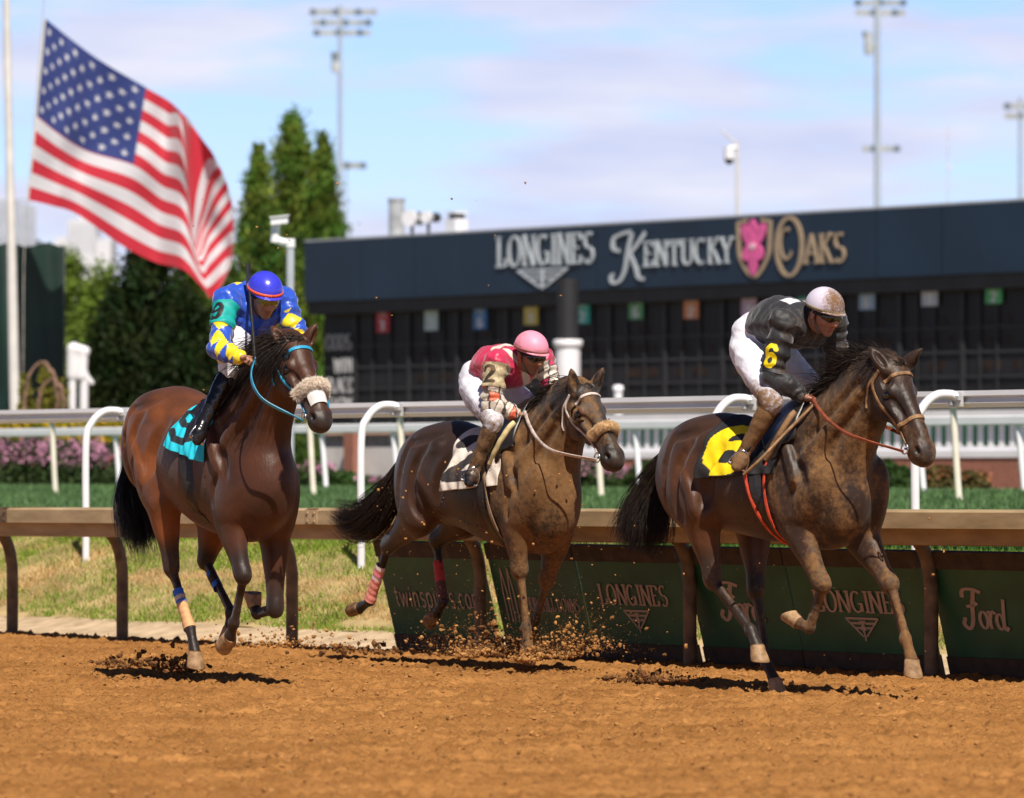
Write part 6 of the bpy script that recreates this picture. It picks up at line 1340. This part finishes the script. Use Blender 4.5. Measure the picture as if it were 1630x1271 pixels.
def joint_fix(P): return P
GOG = M('goggles_lens', (.02, .015, .01), .08, 0, 1, coat=.6); GOGY = M('yellow_goggles', (.32, .22, .02), .15, .3, 20, coat=.5)
def nomud(V, *a): return np.zeros(len(V))
def silk9(V, P, N):
    blue = np.array((.015, .075, .50)); yel = np.array((.85, .66, .01)); C = np.tile(blue, (len(V), 1))
    for a in 'RL':
        d1, t1 = segdist(V, P['sh' + a], P['el' + a]); d2, t2 = segdist(V, P['el' + a], P['wr' + a]); on = (np.minimum(d1, d2) < .105) & ~((d1 < .12) & (t1 < .30))
        s = np.where(d1 < d2, t1 * .29, .29 + t2 * .25); ax = P['el' + a] - P['sh' + a]; c = np.where((d1 < d2)[:, None], P['sh' + a] + t1[:, None] * ax, P['el' + a] + t2[:, None] * (P['wr' + a] - P['el' + a]))
        r = V - c; ang = np.arctan2(r[:, 2] * .3 + r[:, 0], -r[:, 1])
        dia = np.abs(((s / .105) % 1) - .5) * 2 + np.abs(((ang / (math.pi * 2 / 3)) % 1) - .5) * 2
        C[on & (dia < .98)] = yel
        C[(d2 < .1) & (t2 > .84)] = yel
    q = V - P['chest']; dia = np.abs(((q[:, 1] / .17) + .5) % 1 - .5) * 2 + np.abs((q[:, 0] + .1) / .12) ; tor = (np.abs(V[:, 1]) < .15) & (V[:, 2] < P['chest'][2] - .05)
    C[tor & (dia < .75)] = yel
    bk = (np.abs(np.abs(V[:, 1]) - .07) < .018) & (N[:, 2] > .3) & (V[:, 0] < P['chest'][0] - .02); C[bk] = yel
    return C
def silk2(V, P, N):
    C = np.tile(np.array((.52, .018, .075)), (len(V), 1)); wht = np.array((.70, .62, .52)); blk = np.array((.03, .02, .02)); org = np.array((.75, .13, .06))
    for a in 'RL':
        d1, t1 = segdist(V, P['sh' + a], P['el' + a]); d2, t2 = segdist(V, P['el' + a], P['wr' + a]); on = (np.minimum(d1, d2) < .105) & ~((d1 < .12) & (t1 < .12))
        s = np.where(d1 < d2, t1 * .29, .29 + t2 * .25); r = V - P['el' + a]; ang = np.arctan2(V[:, 2] * 0 + (V - P['sh' + a])[:, 0] * 1.2 + noise3(V, 12, 4) * .03, -(V - P['sh' + a])[:, 1])
        a_ = s / .068 + noise3(V, 10, 3) * .25; b_ = (V[:, 1] * 14 + noise3(V, 9, 6) * .2)
        k = (np.floor(a_) + 2 * np.floor(b_)).astype(int) % 3; e = np.minimum(np.abs(a_ % 1 - .5), np.abs(b_ % 1 - .5))
        Ck = np.where((k == 0)[:, None], wht, np.where((k == 1)[:, None], org if a == 'R' else np.array((.6, .03, .12)), wht * .8)); line = (a_ % 1 < .14) | (b_ % 1 < .14); Ck[line] = blk
        C[on] = Ck[on]
    q = V - P['chest']; st = (np.abs(q[:, 1] + q[:, 2] * .8 + .02) < .028) & (N[:, 0] > .1); C[st] = wht
    st = (np.abs(q[:, 1] - .05) < .04) & (N[:, 0] > .0) & (q[:, 2] > .0); C[st] = wht * .8
    bk = (N[:, 2] > .35) & (np.abs(V[:, 1]) < .12) & (np.abs(q[:, 0] + .04) < .035); C[bk] = wht
    return C
def silk6(V, P, N):
    C = np.tile(np.array((.008, .008, .011)), (len(V), 1)); q = V - P['chest']
    bk = (N[:, 2] > .45) & (np.abs(V[:, 1]) < .10) & (np.abs(q[:, 0] + .03) < .05); C[bk] = (.72, .72, .72); C[bk & (np.abs(V[:, 1]) < .02)] = .02
    return C
JC = {}
JC['h9'] = dict(key='a', num='9', face=(1, -.10, -.42), label='jockey in blue and yellow silks and blue helmet holding up a whip',
    P=dict(head=(421, 474, 0), neck=(408, 500, 0), chest=(400, 505, 0), hipc=(388, 490, 0), hipR=(376, 520, .08), hipL=(404, 520, -.10), knR=(367, 588, .17), knL=(436, 586, -.2), ankR=(324, 672, .34), ankL=(405, 676, -.33),
           toeR=(313, 703, .40), toeL=(425, 715, -.36), shR=(362, 480, .19), shL=(450, 478, -.17), elR=(346, 556, .34), elL=(478, 545, -.24), wrR=(384, 571, .26), wrL=(448, 575, -.12), haR=(406, 571, .22), haL=(432, 575, -.07)),
    silk=silk9, silkmud=nomud, breechmud=nomud, bootmud=lambda V, P, t: np.zeros(len(V)), helm=lambda q: np.tile((.045, .05, .62), (len(q), 1)), helmmud=lambda q: np.zeros(len(q)),
    bandmat=M('orange_band', (.85, .10, .02), .5, .1), bandcol=(.0, .33, .30), numcol=(.01, .01, .012), gogmat=GOGY, band=(.12, .58), bandz=.052, arch=1.0, silkrough=.34)
JC['h2'] = dict(key='b', num='2', face=(1, .02, -.30), label='jockey in mud-splashed pink silks with a pink helmet riding the middle horse',
    P=dict(head=(845, 566, 0), neck=(826, 575, 0), chest=(815, 585, 0), hipc=(776, 600, 0), hipR=(758, 618, .10), hipL=(784, 615, -.10), knR=(786, 672, .27), knL=(850, 650, -.26), ankR=(757, 742, .34), ankL=(838, 745, -.33),
           toeR=(746, 770, .41), toeL=(850, 775, -.36), shR=(790, 575, .19), shL=(862, 572, -.17), elR=(782, 645, .25), elL=(886, 628, -.24), wrR=(824, 660, .12), wrL=(864, 660, -.10), haR=(846, 664, .06), haL=(850, 664, -.05)),
    silk=silk2, silkmud=lambda V, P: np.clip(.03 + .14 * smoothstep(-.08, .2, V[:, 0] - P['shR'][0] - .02) * (segdist(V, P['shR'], P['elR'])[0] < .13) + .26 * (segdist(V, P['elR'], P['wrR'])[0] < .12), 0, .75),
    breechmud=lambda V, P: .22 + .3 * smoothstep(.2, .0, V[:, 2] - P['knR'][2]), bootmud=lambda V, P, t: .52 - .35 * smoothstep(.3, .45, t), helm=lambda q: np.tile((.86, .30, .42), (len(q), 1)),
    helmmud=lambda q: .26 + .12 * (q[:, 2] < .07), facemud=.35, bandmat=M('muddy_pink_band', (.24, .07, .05), .7, .4), bandcol=(.62, .52, .32), numcol=(.02, .02, .02), bandmud=.42, gogmat=GOG, band=(.08, .62), bandz=.046, helmrough=.5, helmcoat=0, bandw=.014)
JC['h6'] = dict(key='c', num='6', face=(1, .05, -.34), label='jockey in black silks and white breeches with a mud-spattered pale helmet riding the leading horse',
    P=dict(head=(1312, 501, 0), neck=(1292, 506, 0), chest=(1276, 518, 0), hipc=(1216, 528, 0), hipR=(1190, 556, .10), hipL=(1222, 552, -.10), knR=(1228, 642, .27), knL=(1298, 622, -.26), ankR=(1188, 715, .33), ankL=(1280, 722, -.33),
           toeR=(1172, 745, .41), toeL=(1290, 750, -.36), shR=(1247, 513, .19), shL=(1326, 512, -.17), elR=(1228, 598, .25), elL=(1332, 590, -.25), wrR=(1277, 632, .12), wrL=(1318, 628, -.12), haR=(1300, 638, .06), haL=(1304, 637, -.06)),
    silk=silk6, silkmud=lambda V, P: np.clip(  .17 + .24 * smoothstep(-.05, .15, V[:, 0] - P['shR'][0]), 0, .48), breechmud=lambda V, P: .12 + .5 * smoothstep(.22, .02, V[:, 2] - P['knR'][2]) * (V[:, 1] < 0),
    bootmud=lambda V, P, t: .66 - .38 * smoothstep(.38, .5, t), helm=lambda q: np.tile((.60, .55, .66), (len(q), 1)), helmmud=lambda q: .24 + .36 * smoothstep(-.04, .06, q[:, 0] + .5 * q[:, 1]),
    facemud=.12, bandmat=M('muddy_tape', (.22, .16, .07), .8, .4), bandcol=(.014, .014, .016), numcol=(.85, .62, .0), bandmud=.22, gogmat=GOG, band=(.36, .95), bandz=.042, helmrough=.5, helmcoat=0, bandw=.014, silkrough=.6)
JK = {}
for k in ('h9', 'h2', 'h6'):
    _t = time.time(); JK[k] = build_jockey(HS[k], JC[k]); print('jockey', k, round(time.time() - _t, 1))
    P = JK[k]['P']
    for a, b in (('chest', 'hipc'), ('neck', 'head'), ('shR', 'elR'), ('elR', 'wrR'), ('shL', 'elL'), ('elL', 'wrL'), ('hipR', 'knR'), ('knR', 'ankR'), ('hipL', 'knL'), ('ankR', 'toeR'), ('shR', 'shL'), ('wrR', 'haR')): print(k, a, b, round(float(np.linalg.norm(P[a] - P[b])), 2), P[a].round(2), P[b].round(2))

# ------------------------------------------------------------------ tack: cloths, saddles, girths, bridles, reins, leg wraps, whip
def J3(h, u, v, l): return h['frame'].J(u, v, l)
def digit_cloth(num, ground, ink, edge=None, ux=(.2, .8), wy=(.25, .9), thick=.10, asp=.75):
    P = DIGIT[num]
    def f(U, W_, right):
        C = np.zeros(U.shape + (3,)); C[:] = ground; x = (U - ux[0]) / (ux[1] - ux[0]); y = 1 - (W_ - wy[0]) / (wy[1] - wy[0]); x = np.where(right, x, 1 - x)
        d = stroke_d(x, y, P, asp); C[d < thick] = ink; return C
    return f
LEATH = M('black_leather', (.016, .013, .012), .38, .4, 20, bump=.2, bscale=60, bdist=.003); WEBD = M('dusty_webbing', (.22, .14, .08), .8, .3, 30); WEBR = M('red_rubber', (.55, .06, .025), .5, .25, 30); STEEL = M('bit_steel', (.6, .6, .62), .25, .1, 10, metal=1)
BLUEB = M('turquoise_strap', (.02, .30, .52), .45, .2, 20); TANB = M('muddy_leather', (.26, .14, .06), .7, .45, 25, bump=.3, bscale=80, bdist=.003, c2=(.36, .20, .09)); WHB = M('muddy_white_strap', (.62, .45, .36), .6, .3, 25, c2=(.75, .66, .60)); REDB = M('red_brown_rein', (.30, .075, .035), .5, .3, 25)
def noseband_fluff(h, u0, mat, P, r, name='fleece_noseband', n=2600, fl=.018, seed=3):
    """fleece roll: tube with short fibres"""
    P = cr(P, 8); V, F = tube_geo(P, r, 16); o = mesh_obj(name, V, F, mat, u0); rg = np.random.default_rng(seed); m = len(P)
    idx = rg.integers(0, 16 * len(P), n); ci = idx // 16; rt = V[idx] + rg.normal(0, .002, (n, 3)); d = (V[idx] - P[ci]); d /= np.linalg.norm(d, axis=1)[:, None] + 1e-9
    def cv(i): q = np.linspace(0, 1, 4)[:, None]; return rt[i] + q * fl * (d[i] + rg.normal(0, .5, 3)) + rg.normal(0, .001, 3)
    strands('fleece_pile', rt, None, 3, .0012, mat, o, cv); return o
def head_ring(h, t, q0, q1, n=28, off=.006, a0=0, a1=2 * math.pi, tilt=0.):
    """closed loop round the head at parameter t along the face"""
    hp = h['hp']; c = hp(t, (q0 + q1) / 2); out = []
    for a in np.linspace(a0, a1, n):
        dv = np.array([0, math.sin(a), 0]) + h['pn'] * (-math.cos(a)); o = c + dv * .3 + h['hv'] * tilt * math.cos(a); hit = h['bvh'].ray_cast(Vector(o), Vector(-dv))
        p = np.array(hit[0]) + dv * off if hit[0] is not None else c + dv * .1
        if np.linalg.norm(p - c) > .17: p = c + dv * .12
        out.append(p)
    return np.array(out)
def side_line(h, pts, sgn, off=.006, sub=6):
    """points (t, q) on the side of the head, cast inwards"""
    out = []
    for t, q in cr(pts, sub):
        c = h['hp'](t, q); o = c + np.array([0, sgn * .3, 0]); hit = h['bvh'].ray_cast(Vector(o), Vector((0, -sgn, 0)))
        p = np.array(hit[0]) + np.array([0, sgn * off, 0]) if hit[0] is not None else c + np.array([0, sgn * .05, 0]); out.append(p)
    P = np.array(out)
    for _ in range(2): P[1:-1] = .5 * P[1:-1] + .25 * (P[2:] + P[:-2])
    return P
def bridle(h, mat, nose_t=.62, noseband=True, brow=True, matr=None, hands=None, rein_sag=.03, rein_w=.018, bw=.018, label=None):
    root = empty('bridle', (0, 0, 0)); root.parent = h['root']
    if label: root['label'] = label
    hp = h['hp']
    crown = [(.13, .24), (.06, .17), (.015, .09), (-.005, .035)]
    for s in (-1, 1):
        P = side_line(h, [(.03, .06), (.10, .15), (.30, .16), (.55, .13), (.80, .125)], s); strap(h, 'cheek_strap', P, bw, mat, root)
        P = side_line(h, [(.03, .07), (.08, .17), (.16, .24), (.24, .27)], s); strap(h, 'throat_strap', P, bw * .7, mat, root)
        ring = hp(.83, .125) + np.array([0, s * .07, 0]); mb = MB(); mb.tube([ring + (.030 * math.cos(a)) * h['hv'] + (.030 * math.sin(a)) * h['pn'] for a in np.linspace(0, 2 * math.pi, 20)], .0045, 8, False); mb.build('bit_ring', STEEL, root, smooth=True)
    mb = MB(); mb.tube([hp(.83, .125, -.07), hp(.835, .12), hp(.83, .125, .07)], .007, 8); mb.build('bit_mouthpiece', STEEL, root, smooth=True)
    pass
    if brow: P = head_ring(h, .135, .02, .18, 22, a0=-1.35, a1=1.35, tilt=.0); strap(h, 'browband', P, bw, mat, root)
    if noseband: P = head_ring(h, nose_t, .0, .15, 34, tilt=.0); strap(h, 'noseband', P, bw * 1.15, mat, root)
    if hands is not None:
        for s, H_ in zip((-1, 1), hands):
            ring = hp(.85, .135) + np.array([0, s * .075, 0]); mid = (ring + H_) / 2 + np.array([0, s * .15, -rein_sag]); P = cr([ring, ring * .7 + H_ * .3 + np.array([0, s * .13, -rein_sag * .8]), mid, ring * .25 + H_ * .75 + np.array([0, s * .11, -rein_sag * .6]), H_, H_ + np.array([-.06, -s * .05, -.04])], 8)
            # keep the rein outside the neck
            Q = []
            for p in P:
                nn = h['bvh'].find_nearest(Vector(p)); v = p - np.array(nn[0]); ins = v @ np.array(nn[1]) < 0; Q.append(np.array(nn[0]) + np.array(nn[1]) * .022 if ins or np.linalg.norm(v) < .020 else p)
            Q = np.array(Q)
            for _ in range(6): Q[1:-1] = .5 * Q[1:-1] + .25 * (Q[2:] + Q[:-2])
            strap(h, 'rein', Q, rein_w, matr or mat, root, th=.004)
    return root
def saddle(h, x, root_, flapmat, toe=None, stirr=None):
    """small racing saddle: seat, flaps, girth, stirrup leathers and irons"""
    r = empty('saddle', (0, 0, 0)); r.parent = h['root']; n, m = 20, 41; V = []
    for i in range(n):
        u = i / (n - 1)
        for j in range(m):
            q = 2 * j / (m - 1) - 1; th = q * (.62 + .5 * math.exp(-((u - .62) / .26) ** 2)); p, dv = drape(h, x - .22 + .44 * u + .05 * abs(q), th, .026 + .030 * (1 - abs(q)) ** 2 * (.35 + 1.3 * abs(u - .5))); V.append(p)
    V = np.array(V); F = [(i * m + j, (i + 1) * m + j, (i + 1) * m + j + 1, i * m + j + 1) for i in range(n - 1) for j in range(m - 1)]; k = len(V); V2 = np.vstack([V, V - [0, 0, .018]]); F2 = F + [tuple(a + k for a in f[::-1]) for f in F]
    per = [j for j in range(m)] + [i * m + m - 1 for i in range(1, n)] + [(n - 1) * m + j for j in range(m - 2, -1, -1)] + [i * m for i in range(n - 2, 0, -1)]
    F2 += [(per[i], per[(i + 1) % len(per)], per[(i + 1) % len(per)] + k, per[i] + k) for i in range(len(per))]
    mesh_obj('saddle_seat', V2, F2, LEATH, r)
    return r
def pad_roll(h, x, mat, r0=.02):
    sd = [o for o in h['root'].children if o.name.startswith('saddle') and o.type == 'EMPTY'][0]
    for s in (-1, 1):
        P = [drape(h, x + .20 - .17 * k ** 1.3, s * (.42 + .72 * k), .035)[0] for k in np.linspace(0, 1, 12)]; V_, F_ = tube_geo(cr(P, 3), r0, 10); mesh_obj('pad_roll', V_, F_, mat, sd)
def girth(h, x, mat, w=.10, off=.012, lean=.06, t0=.35, name='girth'):
    P = np.array([drape(h, x + lean * (math.cos(a) - 0) * -1, a, off)[0] for a in np.linspace(t0, 2 * math.pi - t0, 60)])
    C_ = np.array([0, 0, h['tr'](.6, 0, 0)[2] - .36]); rr = np.linalg.norm((P - C_)[:, 1:], axis=1); lim = np.minimum(rr, .485)
    for i in range(1, len(P)):
        lim[i] = min(lim[i], lim[i - 1] + .02)
    for i in range(len(P) - 2, -1, -1): lim[i] = min(lim[i], lim[i + 1] + .02)
    P[:, 1:] = C_[1:] + (P - C_)[:, 1:] * (lim / rr)[:, None]
    for _ in range(8): P[1:-1] = .5 * P[1:-1] + .25 * (P[2:] + P[:-2])
    return strap(h, name, P, w, mat, h['root'], th=.006)
def stirrup(h, jk, a, s, leath):
    P = jk['P']; an, to, kn = P['ank' + a], P['toe' + a], P['kn' + a]; fd = to - an; fd /= np.linalg.norm(fd); c = an + fd * .075 + (an - kn) / np.linalg.norm(an - kn) * .045; dn = (an - kn) / np.linalg.norm(an - kn); ac = np.cross(fd, dn); ac /= np.linalg.norm(ac)
    r = empty('stirrup', (0, 0, 0)); r.parent = h['root']
    mb = MB(); mb.tube([c + ac * .055 * math.cos(t) - dn * (.10 * math.sin(t) if math.sin(t) > 0 else .0) for t in np.linspace(-.05, math.pi + .05, 16)], .006, 8); mb.tube([c - ac * .055 + dn * .004, c + ac * .055 + dn * .004], .010, 8); mb.build('iron', STEEL if leath is LEATH else WEBR, r, smooth=True)
    a_ = c - dn * .10; b_ = kn * .8 + an * .2; b_ = np.array([b_[0] + .03, b_[1] * .72, b_[2]])
    mb = MB(); mb.tube(cr([a_, a_ * .5 + b_ * .5 - np.array([0, s * .02, 0]), b_], 5), .009, 6); mb.build('leather', leath, r, smooth=True); return r
def wrap(h, key, t0, t1, cols, mat, r=.036, bell=.0):
    kn, fe = h['legs'][key][2], h['legs'][key][3]; c = fe - kn; cu = c / np.linalg.norm(c); rear = -np.array([-cu[2], 0, cu[0]]); n, m = 40, 28; V = []; C = []
    for i in range(n):
        q = i / (n - 1); t = t0 + (t1 - t0) * q; p = kn + c * t + rear * .008; f = smoothstep(.82, 1.0, t) * bell
        for j in range(m): a = 2 * math.pi * j / m; rr = r * (1 + .03 * math.sin(q * 40 + a)) + f + .008 * max(0, math.cos(a)) * 0; V.append(p + rear * math.cos(a) * rr * 1.05 + np.array([0, 1, 0]) * math.sin(a) * rr * .9); C.append(cols(q, a))
    F = np.array([(i * m + j, i * m + (j + 1) % m, (i + 1) * m + (j + 1) % m, (i + 1) * m + j) for i in range(n - 1) for j in range(m)]); return mesh_obj('leg_wrap', np.array(V), F, mat, h['root'], np.array(C), .25)
WR = MC('wrap_cloth', .7, .3, 60, 60, var=.15, bdist=.004)
def finish(k):
    h, jk = HS[k], JK[k]; P = jk['P']; tr = h['tr']; L = h['L']; cp, wi = h['cp'], h['wi']; sp = specs[k]
    xs = wi[0] - .22
    if k == 'h6':
        cf = digit_cloth('6', (.012, .012, .014), (.85, .62, .0), None, (.08, .62), (.27, .92), .112, .62)
        cloth(h, 'saddle_cloth', xs - .46, xs + .22, lambda u: 1.56 - .12 * u, cf, MC('cloth_c', .75, .4, 30, 40, var=.15, bdist=.008), slant=-.04, flare=lambda U, w: .05 * smoothstep(.55, 1, w) * smoothstep(.7, 0, U) + .012 * np.sin(U * 9) * w, mud=.10)
    elif k == 'h2':
        cf = digit_cloth('2', (.76, .68, .60), (.035, .03, .03), None, (.08, .76), (.22, .86), .10, .62)
        cloth(h, 'saddle_cloth', xs - .38, xs + .22, lambda u: 1.78 - .1 * u, cf, MC('cloth_b', .75, .4, 30, 40, var=.12, bdist=.008), slant=-.03, flare=lambda U, w: .03 * smoothstep(.6, 1, w) * smoothstep(.8, 0, U) + .014 * np.sin(U * 16) * w, mud=.28)
    else:
        cf = digit_cloth('9', (.015, .50, .64), (.02, .025, .03), None, (.0, .66), (.30, .86), .085, .7)
        cloth(h, 'saddle_cloth', xs - .20, xs + .26, lambda u: 1.40 + .34 * u, cf, MC('cloth_a', .6, .4, 30, 40, var=.1, bdist=.008), slant=.0, flare=lambda U, w: .02 * smoothstep(.5, 1, w) + .012 * np.sin(U * 12) * w, mud=.0)
    saddle(h, xs + .04, None, LEATH); pad_roll(h, xs + .06, {'h6': TANB, 'h2': M('cream_pad', (.60, .48, .24), .7, .3, 20), 'h9': M('gold_pad', (.30, .20, .05), .6, .3, 20)}[k])
    if k == 'h6':
        girth(h, xs + .03, LEATH, .075, .016, .05); girth(h, xs - .03, WEBR, .022, .024, .10, name='overgirth'); girth(h, xs + .10, WEBR, .022, .024, .02, name='overgirth')
    elif k == 'h2': girth(h, xs + .03, LEATH, .085, .016, .05); girth(h, xs + .06, WEBD, .03, .026, .08, name='overgirth')
    else: girth(h, xs + .03, LEATH, .09, .016, .05)
    for a, s in (('R', -1), ('L', 1)): stirrup(h, jk, a, s, LEATH)
    # breast girth strap at the front of the shoulder, yoke along the neck
    hands = [P['haR'], P['haL']]
    if k == 'h9':
        b = bridle(h, BLUEB, .60, False, True, BLUEB, hands, .02, .032, .020, 'turquoise bridle with cream fleece noseband')
        NP = head_ring(h, .60, .0, .14, 17, off=.020, a0=-1.9, a1=1.9); noseband_fluff(h, b, M('cream_fleece', (.86, .72, .58), .95, .1, 40, c2=(.93, .84, .74)), NP, .027, n=9000, fl=.013)
        Pn = head_ring(h, .73, .0, .14, 12, off=.008, a0=-.95, a1=.95); strap(h, 'white_nose_patch', Pn, .10, M('white_patch', (.75, .73, .70), .7), b)
    elif k == 'h2':
        b = bridle(h, WHB, .70, False, True, WHB, hands, .05, .022, .016, 'pale muddy bridle with tan fleece noseband')
        NP = head_ring(h, .60, .0, .14, 17, off=.022, a0=-1.75, a1=1.75); noseband_fluff(h, b, M('tan_fleece', (.60, .36, .16), .95, .15, 40, c2=(.80, .58, .34)), NP, .026, n=7000, fl=.008)
        # blinker hood with eye cups
        HM = M('dark_hood', (.045, .032, .026), .9, .5, 18, c2=(.20, .11, .05), bump=.3, bscale=60, bdist=.004)
        bl = empty('blinkers', (0, 0, 0)); bl.parent = h['root']
        for s in (-1, 1):
            c = h['hp'](.275, .088, s * .094); V = []; n = 22
            for i, (rr, o) in enumerate(((.066, -.012), (.064, .004), (.058, .022), (.045, .034), (.043, .030), (.055, .016))):
                for j in range(n + 1):
                    a = math.pi * (-.62 + 1.24 * j / n) + math.pi; dv = -h['hv'] * 0; V.append(c + (h['hv'] * (math.sin(a) * rr) + h['pn'] * (-math.cos(a) * rr * .95)) + np.array([0, s * o, 0]))
            F = [(i * (n + 1) + j, i * (n + 1) + j + 1, (i + 1) * (n + 1) + j + 1, (i + 1) * (n + 1) + j) for i in range(5) for j in range(n)]
            mesh_obj('blinker_cup', np.array(V), F, HM, bl)
    else:
        b = bridle(h, TANB, .60, True, True, REDB, hands, .02, .020, .020, 'mud-caked brown leather bridle')
    if k == 'h9':
        blue = (.03, .16, .62); tan = (.60, .33, .15)
        wrap(h, 'HR', .36, 1.0, lambda q, a: blue if (q < .16 or .26 < q < .34) else ((.72, .55, .42) if q < .26 else tan), WR, .037, .006)
        wrap(h, 'HL', .22, .52, lambda q, a: blue if (q < .25 or q > .7) else (.02, .02, .02), WR, .034)
    if k == 'h2':
        pk = (.85, .30, .24); wt = (.75, .6, .62)
        wrap(h, 'HR', .36, 1.0, lambda q, a: wt if (q < .08 or .30 < q < .38) else ((.80, .22, .36) if math.sin(q * 30 + a * 2) > .6 and q < .4 else pk), WR, .038, .005)
        wrap(h, 'HL', .34, 1.0, lambda q, a: (.45, .03, .03) if q < .5 else (.10, .03, .025), WR, .036, .004)
for k in HS: finish(k)
# the whip held up by the jockey in blue
def whips():
    jk, h = JK['h9'], HS['h9']; fr = h['frame']; ha = jk['P']['haR']; top = fr.J(394, 424, .06); d = (top - ha); d /= np.linalg.norm(d); b = ha - d * .06
    w = fr.A + fr.hd * b[0] - fr.lt * b[1] + np.array([0, 0, b[2]]); r = empty('whip', tuple(w), -fr.phi, 'black whip held upright in the blue jockey hand', 'whip'); P = [b, ha, ha + (top - ha) * .3, top - (top - ha) * .22, top]
    mb = MB(); mb.tube(np.array(P[:3]) - b, [.012, .012, .010], 10); mb.build('grip', LEATH, r, smooth=True); mb = MB(); mb.tube(np.array(P[2:4]) - b, [.010, .008], 10); mb.build('shaft', LEATH, r, smooth=True); mb = MB(); mb.box(((P[3] + P[4]) / 2 - b), (.035, .012, np.linalg.norm(P[4] - P[3]))); mb.build('flap', LEATH, r)
    jk, h = JK['h6'], HS['h6']; fr = h['frame']; ha = jk['P']['haR']; P = [fr.J(1300, 640, .10), fr.J(1250, 690, .27), fr.J(1212, 730, .42), fr.J(1184, 756, .46)]; b = P[0]
    w = fr.A + fr.hd * b[0] - fr.lt * b[1] + np.array([0, 0, b[2]]); r = empty('whip', tuple(w), -fr.phi, 'muddy whip pointing down along the leading horse shoulder', 'whip'); mb = MB(); mb.tube(cr(P[:2], 4) - b, .010, 10); mb.build('grip', TANB, r, smooth=True); mb = MB(); mb.tube(cr(P[1:], 4) - b, .009, 10); mb.build('shaft', TANB, r, smooth=True)
whips()
# ------------------------------------------------------------------ dirt thrown up by the hooves
def spray(u0, v0, su, sv_, n, d, rmin, rmax, label, mat, shape='fan', seed=1, dd=.25):
    rg = np.random.default_rng(seed); P = []
    for i in range(n):
        if shape == 'fan': r_ = rg.exponential(1.0); a = rg.normal(0, .9); u = u0 + su * math.sin(a) * (.3 + .8 * r_); v = v0 - sv_ * abs(math.cos(a)) * r_ * .8
        elif shape == 'box': u = u0 + su * rg.uniform(-1, 1); v = v0 + sv_ * rg.uniform(-1, 1)
        else: u = u0 + su * rg.normal(); v = v0 - sv_ * rg.exponential(.55)
        p = at(u, v if shape == 'box' else min(v, v0 + rg.uniform(0, 7)), d + rg.normal(0, dd))
        if p[2] > .01: P.append(p)
    P = np.array(P); r = rmin + (rmax - rmin) * rg.random(len(P)) ** 5 * 1.35; return clods('flying_dirt', P, r, mat, 'stuff', label, 'flying dirt', .95)
spray(745, 1046, 36, 26, 420, 33.4, .0035, .019, 'brown clods bursting up below the middle horse hind legs', CLOD, 'fan', 1)
spray(838, 1052, 16, 9, 420, 33.0, .004, .018, 'clods heaped round the middle horse planted hoof', CLOD, 'fan', 46, .08)
spray(895, 1046, 46, 32, 480, 33.2, .003, .017, 'brown clods bursting up right of the middle horse planted foreleg', CLOD, 'fan', 2)
spray(800, 1044, 34, 24, 320, 33.4, .006, .024, 'dark clods heaped under the middle horse', CLODD, 'pile', 3, .1)
spray(880, 1040, 60, 60, 5200, 33.2, .0008, .0022, 'fine dust hanging above the churned dirt by the middle horse', CLOD, 'pile', 44)
spray(740, 1044, 50, 46, 3600, 33.4, .0008, .0022, 'fine dust below the middle horse trailing legs', CLOD, 'pile', 45)
spray(300, 1000, 130, 60, 60, 32, .001, .006, 'a few specks of dirt flying around the left horse legs', CLOD, 'box', 47, .5)
spray(925, 1035, 26, 42, 700, 33.2, .0015, .009, 'fine dirt spray rising beside the middle horse chest', CLOD, 'pile', 4)
spray(790, 870, 190, 150, 420, 33.2, .0015, .009, 'scattered dirt bits flying around the middle horse body', CLOD, 'box', 5, .5)
spray(215, 1062, 46, 16, 420, 32.4, .003, .019, 'dark clods kicked up behind the left horse', CLODD, 'pile', 6)
spray(290, 1070, 20, 14, 260, 32.4, .003, .018, 'dark clods flying under the left horse hind hoof', CLODD, 'pile', 7)
spray(440, 1030, 60, 22, 420, 34.5, .003, .016, 'brown clods flying at the foot of the rail right of the left horse', CLOD, 'pile', 8)
spray(1040, 1085, 40, 13, 500, 31.0, .003, .019, 'dark clods scattered behind the leading horse', CLODD, 'pile', 9)
spray(590, 1040, 50, 14, 240, 34.5, .003, .019, 'clods flying below the middle horse trailing hoof', CLODD, 'pile', 10)
spray(1240, 1100, 22, 7, 140, 30.4, .003, .013, 'bits of dirt around the leading horse planted hoof', CLOD, 'pile', 11, .06)
spray(600, 480, 330, 190, 90, 33.5, .0015, .008, 'sparse specks of dirt hanging in the air above the rail', CLOD, 'box', 12, 1.)
spray(1250, 930, 260, 120, 130, 31, .0015, .009, 'scattered dirt bits flying among the leading horse legs', CLOD, 'box', 13, .6)
